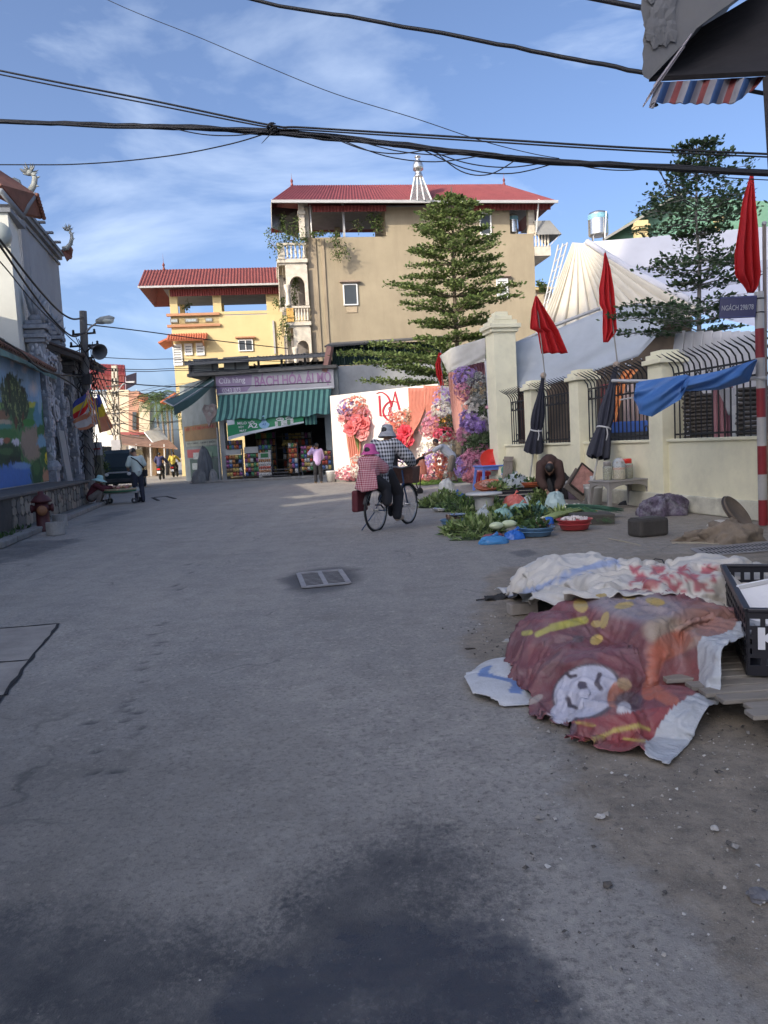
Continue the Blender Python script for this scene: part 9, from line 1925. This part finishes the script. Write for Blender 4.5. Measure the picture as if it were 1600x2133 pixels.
o,MH,J=person('child in red gingham jacket and pink hat on the rear rack',rw,ba-math.pi/2,CH,check('gingham_red',(.30,.025,.05),(.62,.40,.42),30),DK,face=(0,1,0),loose=2.,hands=True)
bucket_hat(o,MH,mat('hat_pink',(.58,.10,.30),.8,.1),.15,.05);MB().grid(lambda u,v_:((u-.5)*(.30+.12*v_)+.03*math.sin(u*9)*v_,-.20-.09*math.sin(math.pi*u)-.05*v_-.02*math.sin(u*14)*v_,1.0-.30*v_-.05*math.sin(math.pi*u)*v_),16,8).build('jacket_tail',MATS['gingham_red'],o,smooth=True,solid=.012)
pn=thing('saddle_bag','dark red bag hanging on the left side of the bicycle rack','bag',WM[bk_] @ V((-.2,-.1,.5)),ba-math.pi/2);MB().box((0,-.05,.0),(.12,.34,.34),top=.9).build('pouch',mat('saddle_red',(.09,.012,.018),.7,.2),pn,bevel=.03);MB().bar((.02,-.05,.16),(.16,-.05,.25),.04).build('strap',DK,pn)
# ---- scooters in the lane
def scooter(label,c,rz,jacket,plabel):
    o=thing('scooter',label,'scooter',c,rz);Mx=mat('scooter_dark',(.02,.02,.025),.35)
    for y in (0,1.2):MB().lathe([(.05,-.05),(.21,-.05),(.26,0),(.21,.05),(.05,.05)],n=16,M=LOC((0,y,.26)) @ Matrix.Rotation(math.pi/2,4,'Y')).build('wheel',M_TY,o,smooth=True)
    MB().tube([(0,-.25,.62),(0,.1,.66),(0,.45,.60),(0,.6,.38),(0,.95,.40),(0,1.08,.95)],[.12,.15,.14,.10,.09,.07],10,flat=1.1).build('body',Mx,o,smooth=True);MB().ell((0,.1,.80),(.14,.36,.06),12,6).build('seat',M_IRON,o,smooth=True)
    MB().tube([(-.32,.95,1.0),(0,1.08,.98),(.32,.95,1.0)],.02,7).build('handlebar',M_IRON,o,smooth=True);MB().box((0,-.34,.66),(.18,.05,.09)).build('tail_light',mat('tail_red',(.75,.02,.02),.3),o,bevel=.01);MB().box((0,-.36,.48),(.18,.02,.14)).build('number_plate',M_WHITE,o)
    R2=dict(pelvis=(0,.1,.92),chest=(0,.2,1.24),neck=(0,.24,1.40),head=(0,.26,1.52),shL=(-.17,.2,1.36),shR=(.17,.2,1.36),elL=(-.30,.45,1.16),elR=(.30,.45,1.16),haL=(-.30,.80,1.04),haR=(.30,.80,1.04),hipL=(-.1,.12,.88),hipR=(.1,.12,.88),knL=(-.16,.52,.76),knR=(.16,.52,.76),anL=(-.15,.52,.40),anR=(.15,.52,.40),toL=(-.15,.68,.36),toR=(.15,.68,.36),curl=(1.1,0,0))
    person(plabel,c,rz,R2,jacket,DK,shoe=DK,loose=1.6)
c1=P(334,998,46);c1.z=0;c2=P(362,990,50);c2.z=0
scooter('dark scooter with red tail light riding away down the lane',c1,rad(6),mat('jacket_navy',(.035,.035,.10),.8),'rider in dark blue jacket on the nearer scooter');scooter('dark scooter farther down the lane beside the yellow house',c2,rad(4),mat('jacket_yellow',(.50,.38,.06),.8),'rider in yellow jacket on the farther scooter')
# ------------------------------------------------------------------ overhead cables
def cable(label,pts,r_,name='overhead_cable',wob=0.,sub=6,group='overhead cables'):
    q=[P(*p) for p in pts];k=len(q);out_=[];rr=random.Random(len(label)+int(pts[0][1]))
    for i in range(k-1):
        p0,p1,p2,p3=q[max(i-1,0)],q[i],q[i+1],q[min(i+2,k-1)]
        for s_ in np.linspace(0,1,sub,endpoint=False):out_.append(.5*((2*p1)+(p2-p0)*s_+(2*p0-5*p1+4*p2-p3)*s_**2+(3*p1-p0-3*p2+p3)*s_**3)+V((0,rr.gauss(0,wob),rr.gauss(0,wob))))
    out_.append(q[-1]);o=MB().tube(out_,r_,7).build(name,M_CAB,smooth=True);return tag(o,label,'cable',group)
cable('upper single cable of the pair crossing the whole sky',[(-500,40,12.5),(0,147,11),(300,206,10.6),(560,260,10.2),(640,266,10.1),(1000,288,9.8),(1400,312,9.4),(2200,345,8.8)],.013)
cable('lower single cable of the pair crossing the whole sky',[(-500,48,12.5),(0,155,11),(300,214,10.6),(560,265,10.2),(640,271,10.1),(1000,294,9.8),(1400,318,9.4),(2200,352,8.8)],.010)
bn_=[(-500,236,12),(0,253,11),(200,259,10.8),(400,267,10.5),(570,273,10.2),(700,287,10.1),(850,304,9.9),(1000,322,9.7),(1170,338,9.5),(1400,351,9.3),(2200,392,8.7)]
rr=random.Random(77)
nm=('thickest black cable of the main bundle','cable twisting over the main bundle','cable twisting under the main bundle','thin cable along the top of the bundle','thin cable along the bottom of the bundle','middle cable of the main bundle')
for i in range(6):cable(nm[i],[(x,y+rr.gauss(0,3.0 if i else 0),d+rr.gauss(0,.03)) for x,y,d in bn_],(.030,.018,.018,.012,.012,.016)[i],wob=.004,sub=5)
cable('thick twisted cable crossing the upper sky to the near building',[(100,-110,9.4),(530,0,8.4),(760,40,7.8),(1000,84,7.2),(1200,124,6.8),(1345,152,6.4)],.018,wob=.003)
cable('continuation of the twisted cable right of the striped tarpaulin',[(1560,186,6.4),(1600,196,6.2),(2000,260,5.6)],.016)
cable('thick cable touching the top of the near building',[(1000,-50,7),(1290,7,6.2),(1345,17,6.)],.020)
cable('thin drooping wire from the top left to the bundle',[(0,-120,12.4),(225,0,12),(420,80,11.5),(560,140,11),(700,196,10.6),(860,245,10.2),(1000,292,9.9),(1100,318,9.7),(1165,330,9.5)],.005)
cable('thin wire sagging at the left up to the bundle knot',[(-500,340,12.5),(0,343,11.4),(180,341,11),(350,325,10.7),(480,300,10.4),(560,276,10.2)],.008)
for i,(a,b_,dy) in enumerate(((690,900,18),(700,1010,26),(870,1165,34),(880,1150,22),(900,1080,40),(350,560,12),(1180,1370,9),(740,980,12))):
    ya=lambda x:np.interp(x,[p[0] for p in bn_],[p[1] for p in bn_]);cable(('shallow slack loop below the bundle left of the ventilator','longer slack loop ending right of the ventilator','deepest wide slack loop right of the ventilator','middle slack loop right of the ventilator','narrow deep slack loop right of the ventilator','slack loop left of the cable knot','short slack loop before the right-hand tree','flat slack loop tight under the bundle above the ventilator')[i],[(a,ya(a),9.9),((a*2+b_)/3,(ya(a)*2+ya(b_))/3+dy,9.8),((a+b_*2)/3,(ya(a)+ya(b_)*2)/3+dy,9.7),(b_,ya(b_),9.6)],.007,name='slack_cable')
kn=thing('cable_knot','knot of wires tying pair and bundle together','knot',P(570,270,10.2));mb=MB()
for k in range(9):a=rr.uniform(0,6.28);c_=P(569+rr.gauss(0,3),268,10.15);mb.tube([c_+V((math.cos(a+q)*.05,math.sin(a+q)*.05,-.05+.1*q/6)) for q in np.linspace(0,6.28,9)],.008,5)
mb.build('lashing',M_CAB,kn,world=True);MB().tube([P(568,275,10.1),P(555,288,10.1),P(545,299,10.1)],[.006,.006,.003],5).build('loose_end',M_CAB,kn,world=True)
for i,(a,b_) in enumerate((((1370,352,9.2),(1450,430,8.9)),((1375,352,9.2),(1415,398,9.)))):cable(('dropping wire in front of the right-hand tree, longer one','dropping wire in front of the right-hand tree, shorter one')[i],[a,((a[0]+b_[0])/2-8,(a[1]+b_[1])/2+6,9.1),b_],.006,name='drop_wire')
cable('thin wire above the bundle at the far right',[(1400,345,9.4),(2200,380,8.8)],.005);cable('thin wire below the bundle at the far right',[(1490,360,9.2),(1540,372,9.1),(2200,400,8.6)],.006)
# left side
cable('thick cable from the frame edge down to the utility pole',[(-40,455,17),(0,500,18),(70,590,21),(120,645,24),(150,664,25.5),(174,662,26.8)],.030)
cable('second cable from the frame edge to the utility pole',[(-40,470,17),(0,512,18),(60,600,21),(110,665,24),(150,700,25.5),(178,692,26.8)],.028)
cable('thinner cable lowest of those reaching the pole',[(-40,520,17),(0,545,18),(70,630,21),(120,680,24),(180,735,26.8)],.016)
cable('cable from the lamp pole across to the yellow house',[(182,676,27),(300,690,31),(420,706,35),(600,726,39)],.022)
for i,(y0,y1) in enumerate(((743,748),(766,768),(770,772))):cable(('highest level wire from pole to shop roof','middle level wire from pole to shop roof','lowest level wire from pole to shop roof')[i],[(190,y0,27),(300,(y0+y1)/2+3,32),(400,y1,36),(690,y1+8,39)],.014)
cable('cable crossing low over the lane to the shop corner',[(60,752,20),(110,778,22),(180,785,27),(300,802,32),(450,806,37.2),(690,796,37.)],.022)
cable('cable running along the top of the mural',[(-30,690,17.5),(40,730,19),(85,770,21.5),(110,778,22.5),(150,800,25),(180,830,26.8)],.025)
rr=random.Random(5)
for i in range(14):
    y0=rr.uniform(780,905);y1=rr.uniform(790,900);cable('thin black wire strung over the lane between the two poles',[(190+rr.uniform(0,8),y0,27),(240,(y0+y1)/2+rr.uniform(0,12),46),(320,y1+rr.uniform(0,15),50),(380+rr.uniform(0,30),y1,51.5)],rr.uniform(.010,.018),name='lane_wire',group='wires over the lane')
for i in range(4):cable('thicker sagging cable from the near pole down the lane',[(192,740+i*12,26.9),(225,805+i*22,35),(250,860+i*15,46),(300,890+i*8,52)],.02,name='service_cable',group='wires over the lane')
